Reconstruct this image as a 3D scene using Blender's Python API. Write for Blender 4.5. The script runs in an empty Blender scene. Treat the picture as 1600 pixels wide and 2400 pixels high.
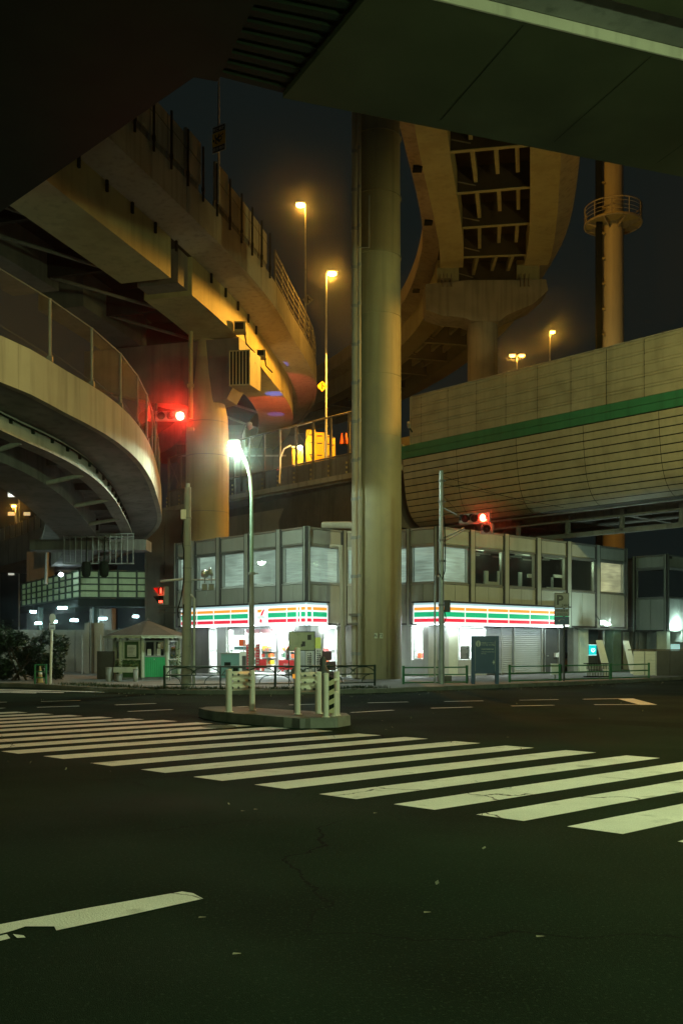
import bpy, math, random
from mathutils import Vector, Matrix
random.seed(7)
R = math.radians
scene = bpy.context.scene
COL = scene.collection

# ------------------------------------------------------------------ camera
F, HOR, CX, CAMZ = 2333.0, 1515.0, 800.0, 1.6      # focal length / horizon of the photograph in its own pixels
cam_d = bpy.data.cameras.new("camera")
cam = bpy.data.objects.new("camera", cam_d); COL.objects.link(cam)
cam.location = (0, 0, CAMZ); cam.rotation_euler = (R(90), 0, 0)
cam_d.sensor_fit = 'HORIZONTAL'; cam_d.sensor_width = 24.0; cam_d.lens = F / 1600.0 * 24.0
cam_d.shift_y = (HOR - 1200) / 1600.0
cam_d.clip_start = 0.1; cam_d.clip_end = 2000
scene.camera = cam

# ------------------------------------------------------------------ night sky
world = bpy.data.worlds.new("World"); scene.world = world; world.use_nodes = True
wn, wl = world.node_tree.nodes, world.node_tree.links
wn.clear()
w_out = wn.new("ShaderNodeOutputWorld"); w_bg = wn.new("ShaderNodeBackground")
w_sky = wn.new("ShaderNodeTexSky"); w_sky.sky_type = 'NISHITA'; w_sky.sun_disc = False
w_sky.sun_elevation = R(-4); w_sky.sun_rotation = R(200)
w_sc = wn.new("ShaderNodeVectorMath"); w_sc.operation = 'SCALE'; w_sc.inputs[3].default_value = 0.012
w_add = wn.new("ShaderNodeVectorMath"); w_add.operation = 'ADD'; w_add.inputs[1].default_value = (0.0050, 0.0082, 0.0076)
wl.new(w_sky.outputs[0], w_sc.inputs[0]); wl.new(w_sc.outputs[0], w_add.inputs[0])
wl.new(w_add.outputs[0], w_bg.inputs[0]); w_bg.inputs[1].default_value = 1.0
wl.new(w_bg.outputs[0], w_out.inputs[0])

# ------------------------------------------------------------------ exposure and sampling
vs = scene.view_settings
scene.display_settings.display_device = 'sRGB'
vs.view_transform = 'Standard'; vs.look = 'None'; vs.exposure = 0.0; vs.gamma = 1.0; vs.use_curve_mapping = False
cy = scene.cycles
cy.use_denoising = True; cy.max_bounces = 6; cy.diffuse_bounces = 3; cy.glossy_bounces = 3; cy.transmission_bounces = 4
cy.transparent_max_bounces = 12; cy.sample_clamp_indirect = 4.0; cy.volume_bounces = 0
cy.caustics_reflective = False; cy.caustics_refractive = False

# lamp strengths (watts) in one place
W_SODIUM, W_STREET, W_NEAR, W_NEAR2, W_WARM_R, W_WARM_L = 900, 1700, 7800, 5800, 8000, 2300
C_SODIUM, C_STREET, C_NEAR, C_NEAR2, C_WARM = (1.0, .46, .05), (.72, 1.0, .76), (.68, 1.0, .50), (.66, 1.0, .48), (1.0, .90, .31)

# ------------------------------------------------------------------ helpers
def P(px, py, Y):
    """the point of the photograph's pixel (px, py) that lies at depth Y"""
    return Vector(((px - CX) / F * Y, Y, CAMZ + (HOR - py) / F * Y))
def G(px, py, z=0.0):
    """the point of a pixel on the level z"""
    Y = (CAMZ - z) * F / (py - HOR)
    return Vector(((px - CX) / F * Y, Y, z))
def PX(px, Y): return (px - CX) / F * Y

class Fr:
    """a wall frame: origin, U to the right, N outwards (towards the street), z up"""
    def __init__(s, p0, p1):
        s.o = Vector((p0[0], p0[1], 0)); d = Vector((p1[0] - p0[0], p1[1] - p0[1], 0)); s.L = d.length
        s.U = d.normalized(); s.N = Vector((s.U.y, -s.U.x, 0))
    def p(s, u, n, z): return s.o + s.U * u + s.N * n + Vector((0, 0, z))
    def u(s, px, n=0.0):
        d = Vector(((px - CX) / F, 1, 0)); o = s.o + s.N * n
        k = o.dot(s.N) / d.dot(s.N)
        return (d * k - o).dot(s.U)

class MB:
    def __init__(s): s.v, s.f, s.sm = [], [], []
    def add(s, vs_, fs, smooth=False):
        b = len(s.v); s.v += [Vector(p) for p in vs_]
        for f in fs: s.f.append([b + i for i in f]); s.sm.append(smooth)
        return s
    def hexa(s, p):
        return s.add(p, [(0,3,2,1),(4,5,6,7),(0,1,5,4),(1,2,6,5),(2,3,7,6),(3,0,4,7)])
    def box(s, c, d, rz=0.0):
        c = Vector(c); h = [x / 2 for x in d]; m = Matrix.Rotation(rz, 3, 'Z')
        q = [(-1,-1,-1),(1,-1,-1),(1,1,-1),(-1,1,-1),(-1,-1,1),(1,-1,1),(1,1,1),(-1,1,1)]
        return s.hexa([c + m @ Vector((a*h[0], b*h[1], e*h[2])) for a, b, e in q])
    def ob(s, fr, u0, u1, n0, n1, z0, z1):
        return s.hexa([fr.p(u0,n1,z0), fr.p(u1,n1,z0), fr.p(u1,n0,z0), fr.p(u0,n0,z0),
                       fr.p(u0,n1,z1), fr.p(u1,n1,z1), fr.p(u1,n0,z1), fr.p(u0,n0,z1)])
    def quad(s, a, b, c, d): return s.add([a,b,c,d], [(0,1,2,3)])
    def tube(s, pts, r, seg=8, cap=True):
        pts = [Vector(p) for p in pts]; n = len(pts); rr = r if isinstance(r, (list, tuple)) else [r]*n
        rings = []; ref = None
        for i, p in enumerate(pts):
            t = (pts[min(i+1,n-1)] - pts[max(i-1,0)]).normalized()
            if ref is None:
                ref = Vector((0,0,1)) if abs(t.z) < .9 else Vector((1,0,0))
            a = (ref - t * ref.dot(t)).normalized(); b = t.cross(a); ref = a
            rings.append([p + (a*math.cos(2*math.pi*k/seg) + b*math.sin(2*math.pi*k/seg))*rr[i] for k in range(seg)])
        vv = [q for g in rings for q in g]; ff = []
        for i in range(n-1):
            for k in range(seg):
                k2 = (k+1) % seg
                ff.append((i*seg+k, i*seg+k2, (i+1)*seg+k2, (i+1)*seg+k))
        s.add(vv, ff, seg > 5)
        if cap:
            s.add(rings[0], [tuple(reversed(range(seg)))]); s.add(rings[-1], [tuple(range(seg))])
        return s
    def lathe(s, c, prof, seg=24, smooth=True):
        c = Vector(c); n = len(prof); vv = []; ff = []
        for r, z in prof:
            for k in range(seg):
                a = 2*math.pi*k/seg; vv.append(c + Vector((r*math.cos(a), r*math.sin(a), z)))
        for i in range(n-1):
            for k in range(seg):
                k2 = (k+1) % seg; ff.append((i*seg+k, i*seg+k2, (i+1)*seg+k2, (i+1)*seg+k))
        s.add(vv, ff, smooth)
        s.add(vv[:seg], [tuple(reversed(range(seg)))]); s.add(vv[-seg:], [tuple(range(seg))])
        return s
    def prism(s, poly, z0, z1):
        n = len(poly)
        zb = z0 if isinstance(z0, (list, tuple)) else [z0]*n; zt = z1 if isinstance(z1, (list, tuple)) else [z1]*n
        a = sum(poly[i][0]*poly[(i+1)%n][1]-poly[(i+1)%n][0]*poly[i][1] for i in range(n))
        idx = list(range(n)) if a > 0 else list(reversed(range(n)))
        vv = [(poly[i][0], poly[i][1], zb[i]) for i in idx] + [(poly[i][0], poly[i][1], zt[i]) for i in idx]
        ff = [tuple(reversed(range(n))), tuple(range(n, 2*n))] + [(i, (i+1)%n, n+(i+1)%n, n+i) for i in range(n)]
        return s.add(vv, ff)
    def plate(s, pts, nrm):
        """a flat polygon given as points with thickness along nrm"""
        n = len(pts); pts = [Vector(p) for p in pts]; d = Vector(nrm)
        vv = pts + [p + d for p in pts]
        return s.add(vv, [tuple(reversed(range(n))), tuple(range(n, 2*n))] + [(i,(i+1)%n,n+(i+1)%n,n+i) for i in range(n)])
    def sweep(s, path, prof, cap=True, smooth=False):
        """profile points (n to the right of travel, z) swept along a path of points"""
        m = len(prof); vv = []; ff = []
        for p, t in path:
            nr = Vector((t.y, -t.x, 0)).normalized()
            for (n, z) in prof: vv.append(p + nr*n + Vector((0,0,z)))
        for i in range(len(path)-1):
            for k in range(m):
                k2 = (k+1) % m; ff.append((i*m+k, (i+1)*m+k, (i+1)*m+k2, i*m+k2))
        s.add(vv, ff, smooth)
        if cap:
            s.add(vv[:m], [tuple(range(m))]); s.add(vv[-m:], [tuple(reversed(range(m)))])
        return s
    def text(s, body, o, U, V, size, align='CENTER', d=0.0, bold=0.0, sx=1.0):
        vv, ff, w, h = text_geo(body, bold)
        o, U, V = Vector(o), Vector(U), Vector(V)
        k = size; ox = {'CENTER': -w/2, 'LEFT': 0, 'RIGHT': -w}[align]
        return s.add([o + U*((x+ox)*k*sx) + V*(y*k) for x, y in vv], ff)

_tc = {}
def text_geo(body, bold=0.0):
    key = (body, bold)
    if key not in _tc:
        c = bpy.data.curves.new("lettering", 'FONT'); c.body = body; c.size = 1.0; c.offset = bold; c.resolution_u = 3
        o = bpy.data.objects.new("lettering", c); COL.objects.link(o)
        dg = bpy.context.evaluated_depsgraph_get(); ev = o.evaluated_get(dg); me = ev.to_mesh()
        vv = [(v.co.x, v.co.y) for v in me.vertices]; ff = [tuple(p.vertices) for p in me.polygons]
        ev.to_mesh_clear(); bpy.data.objects.remove(o); bpy.data.curves.remove(c)
        xs = [v[0] for v in vv] or [0]; ys = [v[1] for v in vv] or [0]
        x0, y0 = min(xs), min(ys)
        _tc[key] = ([(x-x0, y-y0) for x, y in vv], ff, max(xs)-x0, max(ys)-y0)
    return _tc[key]

def wloc(o):
    v = Vector((0,0,0))
    while o is not None: v += o.location; o = o.parent
    return v
def tag(o, label=None, cat=None, group=None, kind=None):
    if label: o['label'] = label
    if cat: o['category'] = cat
    if group: o['group'] = group
    if kind: o['kind'] = kind
    return o
def obj(name, mb, mat, parent=None, local=False, loc=None, kind=None):
    """links mb as one mesh object; world coordinates unless local"""
    me = bpy.data.meshes.new(name)
    base = Vector((0,0,0))
    if not local:
        base = wloc(parent) if parent is not None else (Vector(loc) if loc is not None else Vector((0,0,0)))
    me.from_pydata([tuple(v - base) for v in mb.v], [], mb.f); me.validate()
    if any(mb.sm):
        for p, sflag in zip(me.polygons, mb.sm): p.use_smooth = sflag
    me.materials.append(mat)
    o = bpy.data.objects.new(name, me); COL.objects.link(o)
    if parent is not None: o.parent = parent
    elif loc is not None: o.location = loc
    if kind: o['kind'] = kind
    me.update()
    return o
def thing(name, label, cat, loc=(0,0,0), rz=0.0, group=None):
    o = bpy.data.objects.new(name, None); COL.objects.link(o); o.empty_display_size = .2
    o.location = loc; o.rotation_euler = (0,0,rz)
    return tag(o, label, cat, group)
def single(name, mb, mat, label, cat, loc=(0,0,0), group=None):
    return tag(obj(name, mb, mat, None, loc=loc), label, cat, group)
def struct(name, mb, mat, loc=(0,0,0)): return obj(name, mb, mat, None, loc=loc, kind='structure')
def kids(o): return [c for c in bpy.data.objects if c.parent == o]
def dup(root, loc=None, rz=None, label=None, group=None):
    table = {}
    for o in bpy.data.objects:
        if o.parent is not None: table.setdefault(o.parent.name, []).append(o)
    def go(o, par):
        c = o.copy(); COL.objects.link(c)
        if par is not None: c.parent = par
        for ch in table.get(o.name, []): go(ch, c)
        return c
    r = go(root, None)
    if loc is not None: r.location = loc
    if rz is not None: r.rotation_euler = (0,0,rz)
    if label: r['label'] = label
    if group: r['group'] = group
    return r
def lamp(parent, loc, watts, color, radius=.12, kind='POINT', aim=None, cone=None, blend=.5, world_xyz=True):
    l = bpy.data.lights.new("bulb", kind); l.energy = watts; l.color = color; l.shadow_soft_size = radius
    if kind == 'SPOT': l.spot_size = R(cone); l.spot_blend = blend
    o = bpy.data.objects.new("bulb", l); COL.objects.link(o)
    o.parent = parent; o.location = Vector(loc) - (wloc(parent) if (parent is not None and world_xyz) else Vector((0,0,0)))
    if aim is not None:
        o.rotation_euler = (Vector(aim) - Vector(loc)).to_track_quat('-Z', 'Y').to_euler()
    return o
def spline(pts, step=1.5):
    """Catmull-Rom through pts -> [(point, tangent)] about every step metres"""
    pts = [Vector(p) for p in pts]; q = [pts[0]*2 - pts[1]] + pts + [pts[-1]*2 - pts[-2]]
    out = []
    for i in range(1, len(q)-2):
        p0, p1, p2, p3 = q[i-1], q[i], q[i+1], q[i+2]
        n = max(1, int((p2-p1).length/step))
        for k in range(n):
            t = k/n
            out.append(.5*((2*p1)+(p2-p0)*t+(2*p0-5*p1+4*p2-p3)*t*t+(3*p1-p0-3*p2+p3)*t**3))
    out.append(pts[-1])
    res = []
    for i, p in enumerate(out):
        t = out[min(i+1,len(out)-1)] - out[max(i-1,0)]; t = Vector((t.x, t.y, 0)).normalized()
        res.append((p, t))
    return res
def along(path, step, start=0.0):
    """points every step metres along a path"""
    res = []; acc = 0.0; nxt = start
    for i in range(len(path)-1):
        a, b = path[i][0], path[i+1][0]; d = (b-a).length
        while nxt <= acc + d:
            t = (nxt-acc)/d; tg = (path[i][1]*(1-t)+path[i+1][1]*t).normalized()
            res.append((a.lerp(b, t), tg)); nxt += step
        acc += d
    return res
def cut(path, y0, y1): return [q for q in path if y0 <= q[0].y <= y1]
def off(pt, tg, n, z=0.0): return pt + Vector((tg.y, -tg.x, 0))*n + Vector((0,0,z))

# ------------------------------------------------------------------ materials
MATS = {}
def M(name, col, rough=.75, var=.18, scale=2.0, bump=0.0, bscale=30.0, metal=0.0, streak=0.0, dirt=None, dscale=.6, dlo=.52, dhi=.75, emis=None, estr=0.0, spec=.5, grain=0.0):
    m = bpy.data.materials.new(name); m.use_nodes = True; nt = m.node_tree; n, l = nt.nodes, nt.links
    b = n["Principled BSDF"]; b.inputs["Roughness"].default_value = rough; b.inputs["Metallic"].default_value = metal
    b.inputs["Specular IOR Level"].default_value = spec
    tc = n.new("ShaderNodeTexCoord")
    def noise(sc, det=4.0, vec=None):
        t = n.new("ShaderNodeTexNoise"); t.inputs["Scale"].default_value = sc; t.inputs["Detail"].default_value = det
        l.new(vec if vec else tc.outputs["Object"], t.inputs["Vector"]); return t.outputs["Fac"]
    def mixc(fac, a, bcol, mode='MIX'):
        x = n.new("ShaderNodeMix"); x.data_type = 'RGBA'; x.blend_type = mode
        if isinstance(fac, float): x.inputs[0].default_value = fac
        else: l.new(fac, x.inputs[0])
        for s_, i in ((a, 6), (bcol, 7)):
            if isinstance(s_, tuple): x.inputs[i].default_value = (*s_, 1)
            else: l.new(s_, x.inputs[i])
        return x.outputs[2]
    def ramp(src, lo, hi):
        r = n.new("ShaderNodeMapRange"); r.inputs[1].default_value = lo; r.inputs[2].default_value = hi; r.clamp = True
        l.new(src, r.inputs[0]); return r.outputs[0]
    c = mixc(ramp(noise(scale), .3, .7), tuple(x*(1-var) for x in col), tuple(min(1, x*(1+var)) for x in col)) if var else None
    if grain:
        c = mixc(ramp(noise(bscale*3, 2), .35, .65), mixc(1.0, c, (1-grain,)*3, 'MULTIPLY'), mixc(1.0, c, (1+grain,)*3, 'MULTIPLY'))
    if streak and c is not None:
        mp = n.new("ShaderNodeMapping"); mp.inputs["Scale"].default_value = (1, 1, .06); l.new(tc.outputs["Object"], mp.inputs[0])
        c = mixc(ramp(noise(3.2, 5, mp.outputs[0]), .5, .72), c, mixc(1.0, c, (1-streak,)*3, 'MULTIPLY'))
    if dirt is not None:
        c = mixc(ramp(noise(dscale, 8), dlo, dhi), c if c is not None else col, dirt)
    if c is None: b.inputs["Base Color"].default_value = (*col, 1)
    else: l.new(c, b.inputs["Base Color"])
    if bump:
        bp = n.new("ShaderNodeBump"); bp.inputs["Strength"].default_value = bump; bp.inputs["Distance"].default_value = .02
        l.new(noise(bscale, 6), bp.inputs["Height"]); l.new(bp.outputs[0], b.inputs["Normal"])
    if emis:
        b.inputs["Emission Color"].default_value = (*emis, 1); b.inputs["Emission Strength"].default_value = estr
    MATS[name] = m
    return m
def EM(name, col, strength, base=None): return M(name, base or col, .5, 0, emis=col, estr=strength)
def glass_mat(name, tint=(.93,.97,.95), refl=.10, rough=.02):
    m = bpy.data.materials.new(name); m.use_nodes = True; n, l = m.node_tree.nodes, m.node_tree.links; n.clear()
    o = n.new("ShaderNodeOutputMaterial"); mx = n.new("ShaderNodeMixShader"); t = n.new("ShaderNodeBsdfTransparent"); g = n.new("ShaderNodeBsdfGlossy")
    t.inputs[0].default_value = (*tint, 1); g.inputs["Roughness"].default_value = rough
    lw = n.new("ShaderNodeLayerWeight"); lw.inputs[0].default_value = .35
    mr = n.new("ShaderNodeMapRange"); mr.inputs[3].default_value = refl; mr.inputs[4].default_value = .9
    l.new(lw.outputs["Fresnel"], mr.inputs[0]); l.new(mr.outputs[0], mx.inputs[0])
    l.new(t.outputs[0], mx.inputs[1]); l.new(g.outputs[0], mx.inputs[2]); l.new(mx.outputs[0], o.inputs[0]); return m
def mesh_mat(name, col, cell=.055, wire=.2):
    """woven wire: thin diagonal wires with open holes between"""
    m = bpy.data.materials.new(name); m.use_nodes = True; n, l = m.node_tree.nodes, m.node_tree.links
    b = n["Principled BSDF"]; b.inputs["Base Color"].default_value = (*col, 1); b.inputs["Metallic"].default_value = .4; b.inputs["Roughness"].default_value = .5
    tc = n.new("ShaderNodeTexCoord"); sep = n.new("ShaderNodeSeparateXYZ"); l.new(tc.outputs["Object"], sep.inputs[0])
    def ma(op, a, bb):
        x = n.new("ShaderNodeMath"); x.operation = op
        for i, q in enumerate((a, bb)):
            if q is None: continue
            if isinstance(q, (int, float)): x.inputs[i].default_value = q
            else: l.new(q, x.inputs[i])
        return x.outputs[0]
    hor = ma('ADD', sep.outputs[0], sep.outputs[1]); fs = []
    for sgn in (1, -1):
        d = ma('ADD', hor, ma('MULTIPLY', sep.outputs[2], sgn)); d = ma('DIVIDE', d, cell); d = ma('FRACT', d, None); fs.append(ma('LESS_THAN', d, wire))
    fac = ma('MAXIMUM', fs[0], fs[1])
    tr = n.new("ShaderNodeBsdfTransparent"); mx = n.new("ShaderNodeMixShader"); o = n["Material Output"]
    l.new(fac, mx.inputs[0]); l.new(tr.outputs[0], mx.inputs[1]); l.new(b.outputs[0], mx.inputs[2]); l.new(mx.outputs[0], o.inputs[0]); return m

def worn(m, crack_col, size, width, patch=None, gloss=None):
    """cracks (warped cell edges), broad tonal patches and a worn sheen worked into a ground material"""
    n, l = m.node_tree.nodes, m.node_tree.links; b = n["Principled BSDF"]; src = b.inputs["Base Color"].links[0].from_socket
    tc = n.new("ShaderNodeTexCoord"); nz = n.new("ShaderNodeTexNoise"); nz.inputs["Scale"].default_value = .9; nz.inputs["Detail"].default_value = 7
    l.new(tc.outputs["Object"], nz.inputs["Vector"])
    ad = n.new("ShaderNodeMix"); ad.data_type = 'RGBA'; ad.blend_type = 'LINEAR_LIGHT'; ad.inputs[0].default_value = .55
    l.new(tc.outputs["Object"], ad.inputs[6]); l.new(nz.outputs["Color"], ad.inputs[7])
    vo = n.new("ShaderNodeTexVoronoi"); vo.feature = 'DISTANCE_TO_EDGE'; vo.inputs["Scale"].default_value = 1/size; l.new(ad.outputs[2], vo.inputs["Vector"])
    mr = n.new("ShaderNodeMapRange"); mr.inputs[1].default_value = width*.3; mr.inputs[2].default_value = width; mr.inputs[3].default_value = 1; mr.inputs[4].default_value = 0; l.new(vo.outputs[0], mr.inputs[0])
    ms = n.new("ShaderNodeTexNoise"); ms.inputs["Scale"].default_value = .22; l.new(tc.outputs["Object"], ms.inputs["Vector"])
    mk_ = n.new("ShaderNodeMapRange"); mk_.inputs[1].default_value = .46; mk_.inputs[2].default_value = .56; l.new(ms.outputs["Fac"], mk_.inputs[0])
    mu = n.new("ShaderNodeMath"); mu.operation = 'MULTIPLY'; l.new(mr.outputs[0], mu.inputs[0]); l.new(mk_.outputs[0], mu.inputs[1])
    mx = n.new("ShaderNodeMix"); mx.data_type = 'RGBA'; l.new(mu.outputs[0], mx.inputs[0]); l.new(src, mx.inputs[6]); mx.inputs[7].default_value = (*crack_col, 1)
    l.new(mx.outputs[2], b.inputs["Base Color"])
    if patch:
        sp = n.new("ShaderNodeTexNoise"); sp.inputs["Scale"].default_value = 48; sp.inputs["Detail"].default_value = 2; l.new(tc.outputs["Object"], sp.inputs["Vector"])
        sr = n.new("ShaderNodeMapRange"); sr.inputs[1].default_value = .57; sr.inputs[2].default_value = .74; l.new(sp.outputs["Fac"], sr.inputs[0])
        m3 = n.new("ShaderNodeMix"); m3.data_type = 'RGBA'; l.new(sr.outputs[0], m3.inputs[0]); l.new(mx.outputs[2], m3.inputs[6]); m3.inputs[7].default_value = (*patch, 1)
        l.new(m3.outputs[2], b.inputs["Base Color"])
    if gloss:
        g = n.new("ShaderNodeMapRange"); g.inputs[1].default_value = .35; g.inputs[2].default_value = .65; g.inputs[3].default_value = gloss[0]; g.inputs[4].default_value = gloss[1]
        l.new(ms.outputs["Fac"], g.inputs[0]); l.new(g.outputs[0], b.inputs["Roughness"])
    return m
m_asphalt = worn(M("asphalt", (.0130,.0260,.0155), .85, .30, .35, .6, 150, dirt=(.0080,.0165,.0098), dscale=.30, dlo=.48, dhi=.62, grain=.75, spec=.02), (.006,.006,.006), 3.2, .006, patch=(.036,.055,.036), gloss=(.7,.9))
m_paint = worn(M("road paint", (.78,.76,.71), .7, .10, 1.2, .5, 90, dirt=(.34,.34,.30), dscale=2.6, dlo=.60, dhi=.80, grain=.22), (.05,.05,.045), 2.6, .006)
m_kerb = M("kerb stone", (.20,.20,.17), .85, .2, 2, .5, 60, dirt=(.08,.085,.07), dscale=1.5)
m_pave = M("pavement", (.17,.17,.165), .85, .18, 1.2, .4, 60, dirt=(.09,.09,.085), dscale=.8)
m_soil = M("verge soil", (.05,.055,.035), .95, .4, 4, .8, 25)
m_conc = M("concrete", (.36,.34,.30), .85, .12, .6, .25, 20, streak=.35, dirt=(.22,.21,.18), dscale=.35)
m_conc_warm = M("painted concrete", (.42,.38,.30), .85, .10, .5, .15, 16, streak=.28, dirt=(.28,.25,.19), dscale=.3, spec=.12)
m_conc_dark = M("dark concrete", (.20,.195,.18), .9, .2, .6, .3, 18, streak=.4, dirt=(.10,.10,.09), dscale=.4)
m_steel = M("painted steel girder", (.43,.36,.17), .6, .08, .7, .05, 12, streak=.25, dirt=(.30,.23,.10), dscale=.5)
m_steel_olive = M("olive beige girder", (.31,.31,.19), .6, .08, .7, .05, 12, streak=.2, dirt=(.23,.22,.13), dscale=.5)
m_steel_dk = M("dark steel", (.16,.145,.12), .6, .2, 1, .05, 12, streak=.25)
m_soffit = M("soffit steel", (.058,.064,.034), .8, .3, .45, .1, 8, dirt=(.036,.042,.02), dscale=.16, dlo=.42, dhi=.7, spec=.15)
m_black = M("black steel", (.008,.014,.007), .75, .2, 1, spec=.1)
m_slat = M("beige cladding", (.42,.37,.25), .5, .08, 1.2, .03, 14, streak=.18, dirt=(.30,.26,.17), dscale=.8)
m_stripe = M("green band", (.035,.20,.10), .5, .12, .8, streak=.25)
m_panel = M("grey facade panel", (.42,.44,.41), .6, .07, .8, .03, 20, streak=.16)
m_fin = M("facade fin", (.40,.42,.38), .5, .06, .8, streak=.12)
m_alu = M("aluminium", (.55,.56,.55), .35, .05, 3, metal=.7)
m_galv = M("galvanised steel", (.42,.44,.43), .45, .15, 3, metal=.5)
m_dkrail = M("dark green rail", (.018,.045,.028), .45, .2, 4)
m_grnrail = M("green rail", (.035,.19,.075), .4, .15, 4)
m_lampgreen = M("pale green pole", (.33,.46,.36), .45, .08, 2, streak=.15)
m_pole = M("concrete pole", (.32,.33,.30), .8, .1, 2, .15, 40, streak=.2)
m_white = M("white paint", (.80,.74,.66), .45, .08, 3, streak=.12, dirt=(.45,.42,.34), dscale=4, dlo=.6, dhi=.8)
m_whiteclean = M("clean white", (.8,.8,.78), .5, .03, 2)
m_dkgrey = M("dark grey", (.07,.07,.07), .6, .15, 3)
m_greypl = M("mid grey", (.25,.26,.25), .6, .12, 3)
m_rubber = M("black rubber", (.02,.02,.02), .8, .1, 3)
m_navy = M("navy enamel", (.05,.10,.22), .35, .08, 2)
m_signwhite = M("sign white", (.7,.72,.7), .5, .04, 3)
m_signgrey = M("grey sign plate", (.30,.31,.30), .5, .08, 3)
m_yellow = M("yellow paint", (.75,.46,.03), .5, .08, 3)
m_signyellow = M("yellow sign", (.85,.48,.02), .5, .06, 3)
m_orange = M("orange cone", (.85,.13,.02), .5, .05, 3)
m_red = M("red", (.62,.03,.03), .5, .06, 3)
m_pinkred = M("red banner", (.72,.06,.10), .7, .06, 3)
m_teal = M("teal cabinet", (.16,.32,.30), .6, .06, 3)
m_green_plank = M("green door planks", (.03,.36,.13), .5, .10, 3, streak=.12)
m_green_dk = M("dark green board", (.04,.10,.03), .6, .15, 3)
m_cream = M("cream post", (.55,.60,.48), .55, .06, 3, streak=.1)
m_roofdk = M("dark roof", (.06,.062,.06), .75, .2, 3, .3, 25)
m_wood = M("old wood", (.12,.09,.055), .8, .3, 4, streak=.2)
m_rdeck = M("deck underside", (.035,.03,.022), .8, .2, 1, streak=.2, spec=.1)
m_leaf = M("leaf", (.05,.10,.03), .55, .5, 1.5)
m_leafdk = M("dark leaf", (.025,.05,.018), .6, .5, 1.5)
m_bark = M("bark", (.06,.045,.03), .9, .3, 5)
m_glass = glass_mat("window glass")
m_glassdk = glass_mat("dark window glass", (.75,.8,.76), .16)
m_wire = mesh_mat("chain link wire", (.16,.155,.145), .055, .055)
m_interior_dk = M("dark room", (.07,.075,.07), .9, .2, 1)
def slatted(m, period, lo):
    """fine horizontal slat lines and uneven brightness in a lit blind"""
    n, l = m.node_tree.nodes, m.node_tree.links; b = n["Principled BSDF"]; tc = n.new("ShaderNodeTexCoord")
    mp = n.new("ShaderNodeMapping"); mp.inputs["Scale"].default_value = (.5,.5,9); l.new(tc.outputs["Object"], mp.inputs[0])
    nz = n.new("ShaderNodeTexNoise"); nz.inputs["Scale"].default_value = 2.2; nz.inputs["Detail"].default_value = 5; l.new(mp.outputs[0], nz.inputs["Vector"])
    n2 = n.new("ShaderNodeTexNoise"); n2.inputs["Scale"].default_value = .55; l.new(tc.outputs["Object"], n2.inputs["Vector"])
    mr = n.new("ShaderNodeMapRange"); mr.inputs[1].default_value = .35; mr.inputs[2].default_value = .65; mr.inputs[3].default_value = lo; mr.inputs[4].default_value = 1.15; l.new(nz.outputs["Fac"], mr.inputs[0])
    m2 = n.new("ShaderNodeMapRange"); m2.inputs[1].default_value = .35; m2.inputs[2].default_value = .65; m2.inputs[3].default_value = .7; m2.inputs[4].default_value = 1.3; l.new(n2.outputs["Fac"], m2.inputs[0])
    mu = n.new("ShaderNodeMath"); mu.operation = 'MULTIPLY'; l.new(mr.outputs[0], mu.inputs[0]); l.new(m2.outputs[0], mu.inputs[1])
    ms = n.new("ShaderNodeMath"); ms.operation = 'MULTIPLY'; l.new(mu.outputs[0], ms.inputs[0]); ms.inputs[1].default_value = b.inputs["Emission Strength"].default_value
    l.new(ms.outputs[0], b.inputs["Emission Strength"]); return m
m_blind = slatted(M("window blind", (.50,.54,.49), .7, .05, 1, emis=(.70,.95,.78), estr=.36), .05, .6)
m_blind_y = slatted(M("lit window blind", (.62,.60,.48), .7, .05, 1, emis=(.85,.86,.50), estr=.42), .05, .6)
m_shopwall = M("shop wall", (.82,.84,.82), .7, .03, 1)
m_shutter = M("grey shutter", (.40,.43,.43), .5, .05, 1, streak=.08)
# ================================================================== SETTING: ground
mb = MB(); mb.quad((-150,-40,0),(150,-40,0),(150,260,0),(-150,260,0)); struct("road", mb, m_asphalt)

# pavement behind the kerb line
kerb_line = [(-40,46.5),(-24,42),(-13.5,39.3),(-8.33,34.8),(-6.2,33.4),(-4.24,33.0),(-1.4,33.1),(.76,33.7),(2.28,34.9),(5.65,37.7),(9.67,41.0),(14.4,45.5),(16.6,48.0),(24,57),(40,76)]
ks = spline([(x,y,0) for x,y in kerb_line], .9)
kp = [(p.x,p.y) for p,t in ks]
inner = [(p.x - t.y*.0 - (-t.y)*.18*-1, p.y) for p,t in ks]
mb = MB()
poly = [(off(p,t,-.18).x, off(p,t,-.18).y) for p,t in ks]
mb.prism(poly + [(60,120),(-60,120)], -.1, .14); struct("pavement", mb, m_pave)
kerb = tag(thing("kerb", "long curved stone kerb along the far pavement", "kerb", (0,33,0)))
kerb['kind'] = 'structure'
cs = along(ks, 1.0, .0)
for i in range(len(cs)-1):
    (a,ta),(b_,tb) = cs[i],cs[i+1]
    if not (-15 < a.x < 18): continue
    d = (b_-a).normalized()*.006
    mbk = MB(); nL = Vector((-ta.y,ta.x,0))*.176
    q = [a+d, b_-d, b_-d+nL, a+d+nL]
    h = .15 + random.uniform(-.006,.006)
    mbk.hexa([Vector((v.x,v.y,-.05)) for v in q] + [Vector((v.x,v.y,h)) for v in q]); obj("kerb_stone", mbk, m_kerb, kerb)
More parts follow.
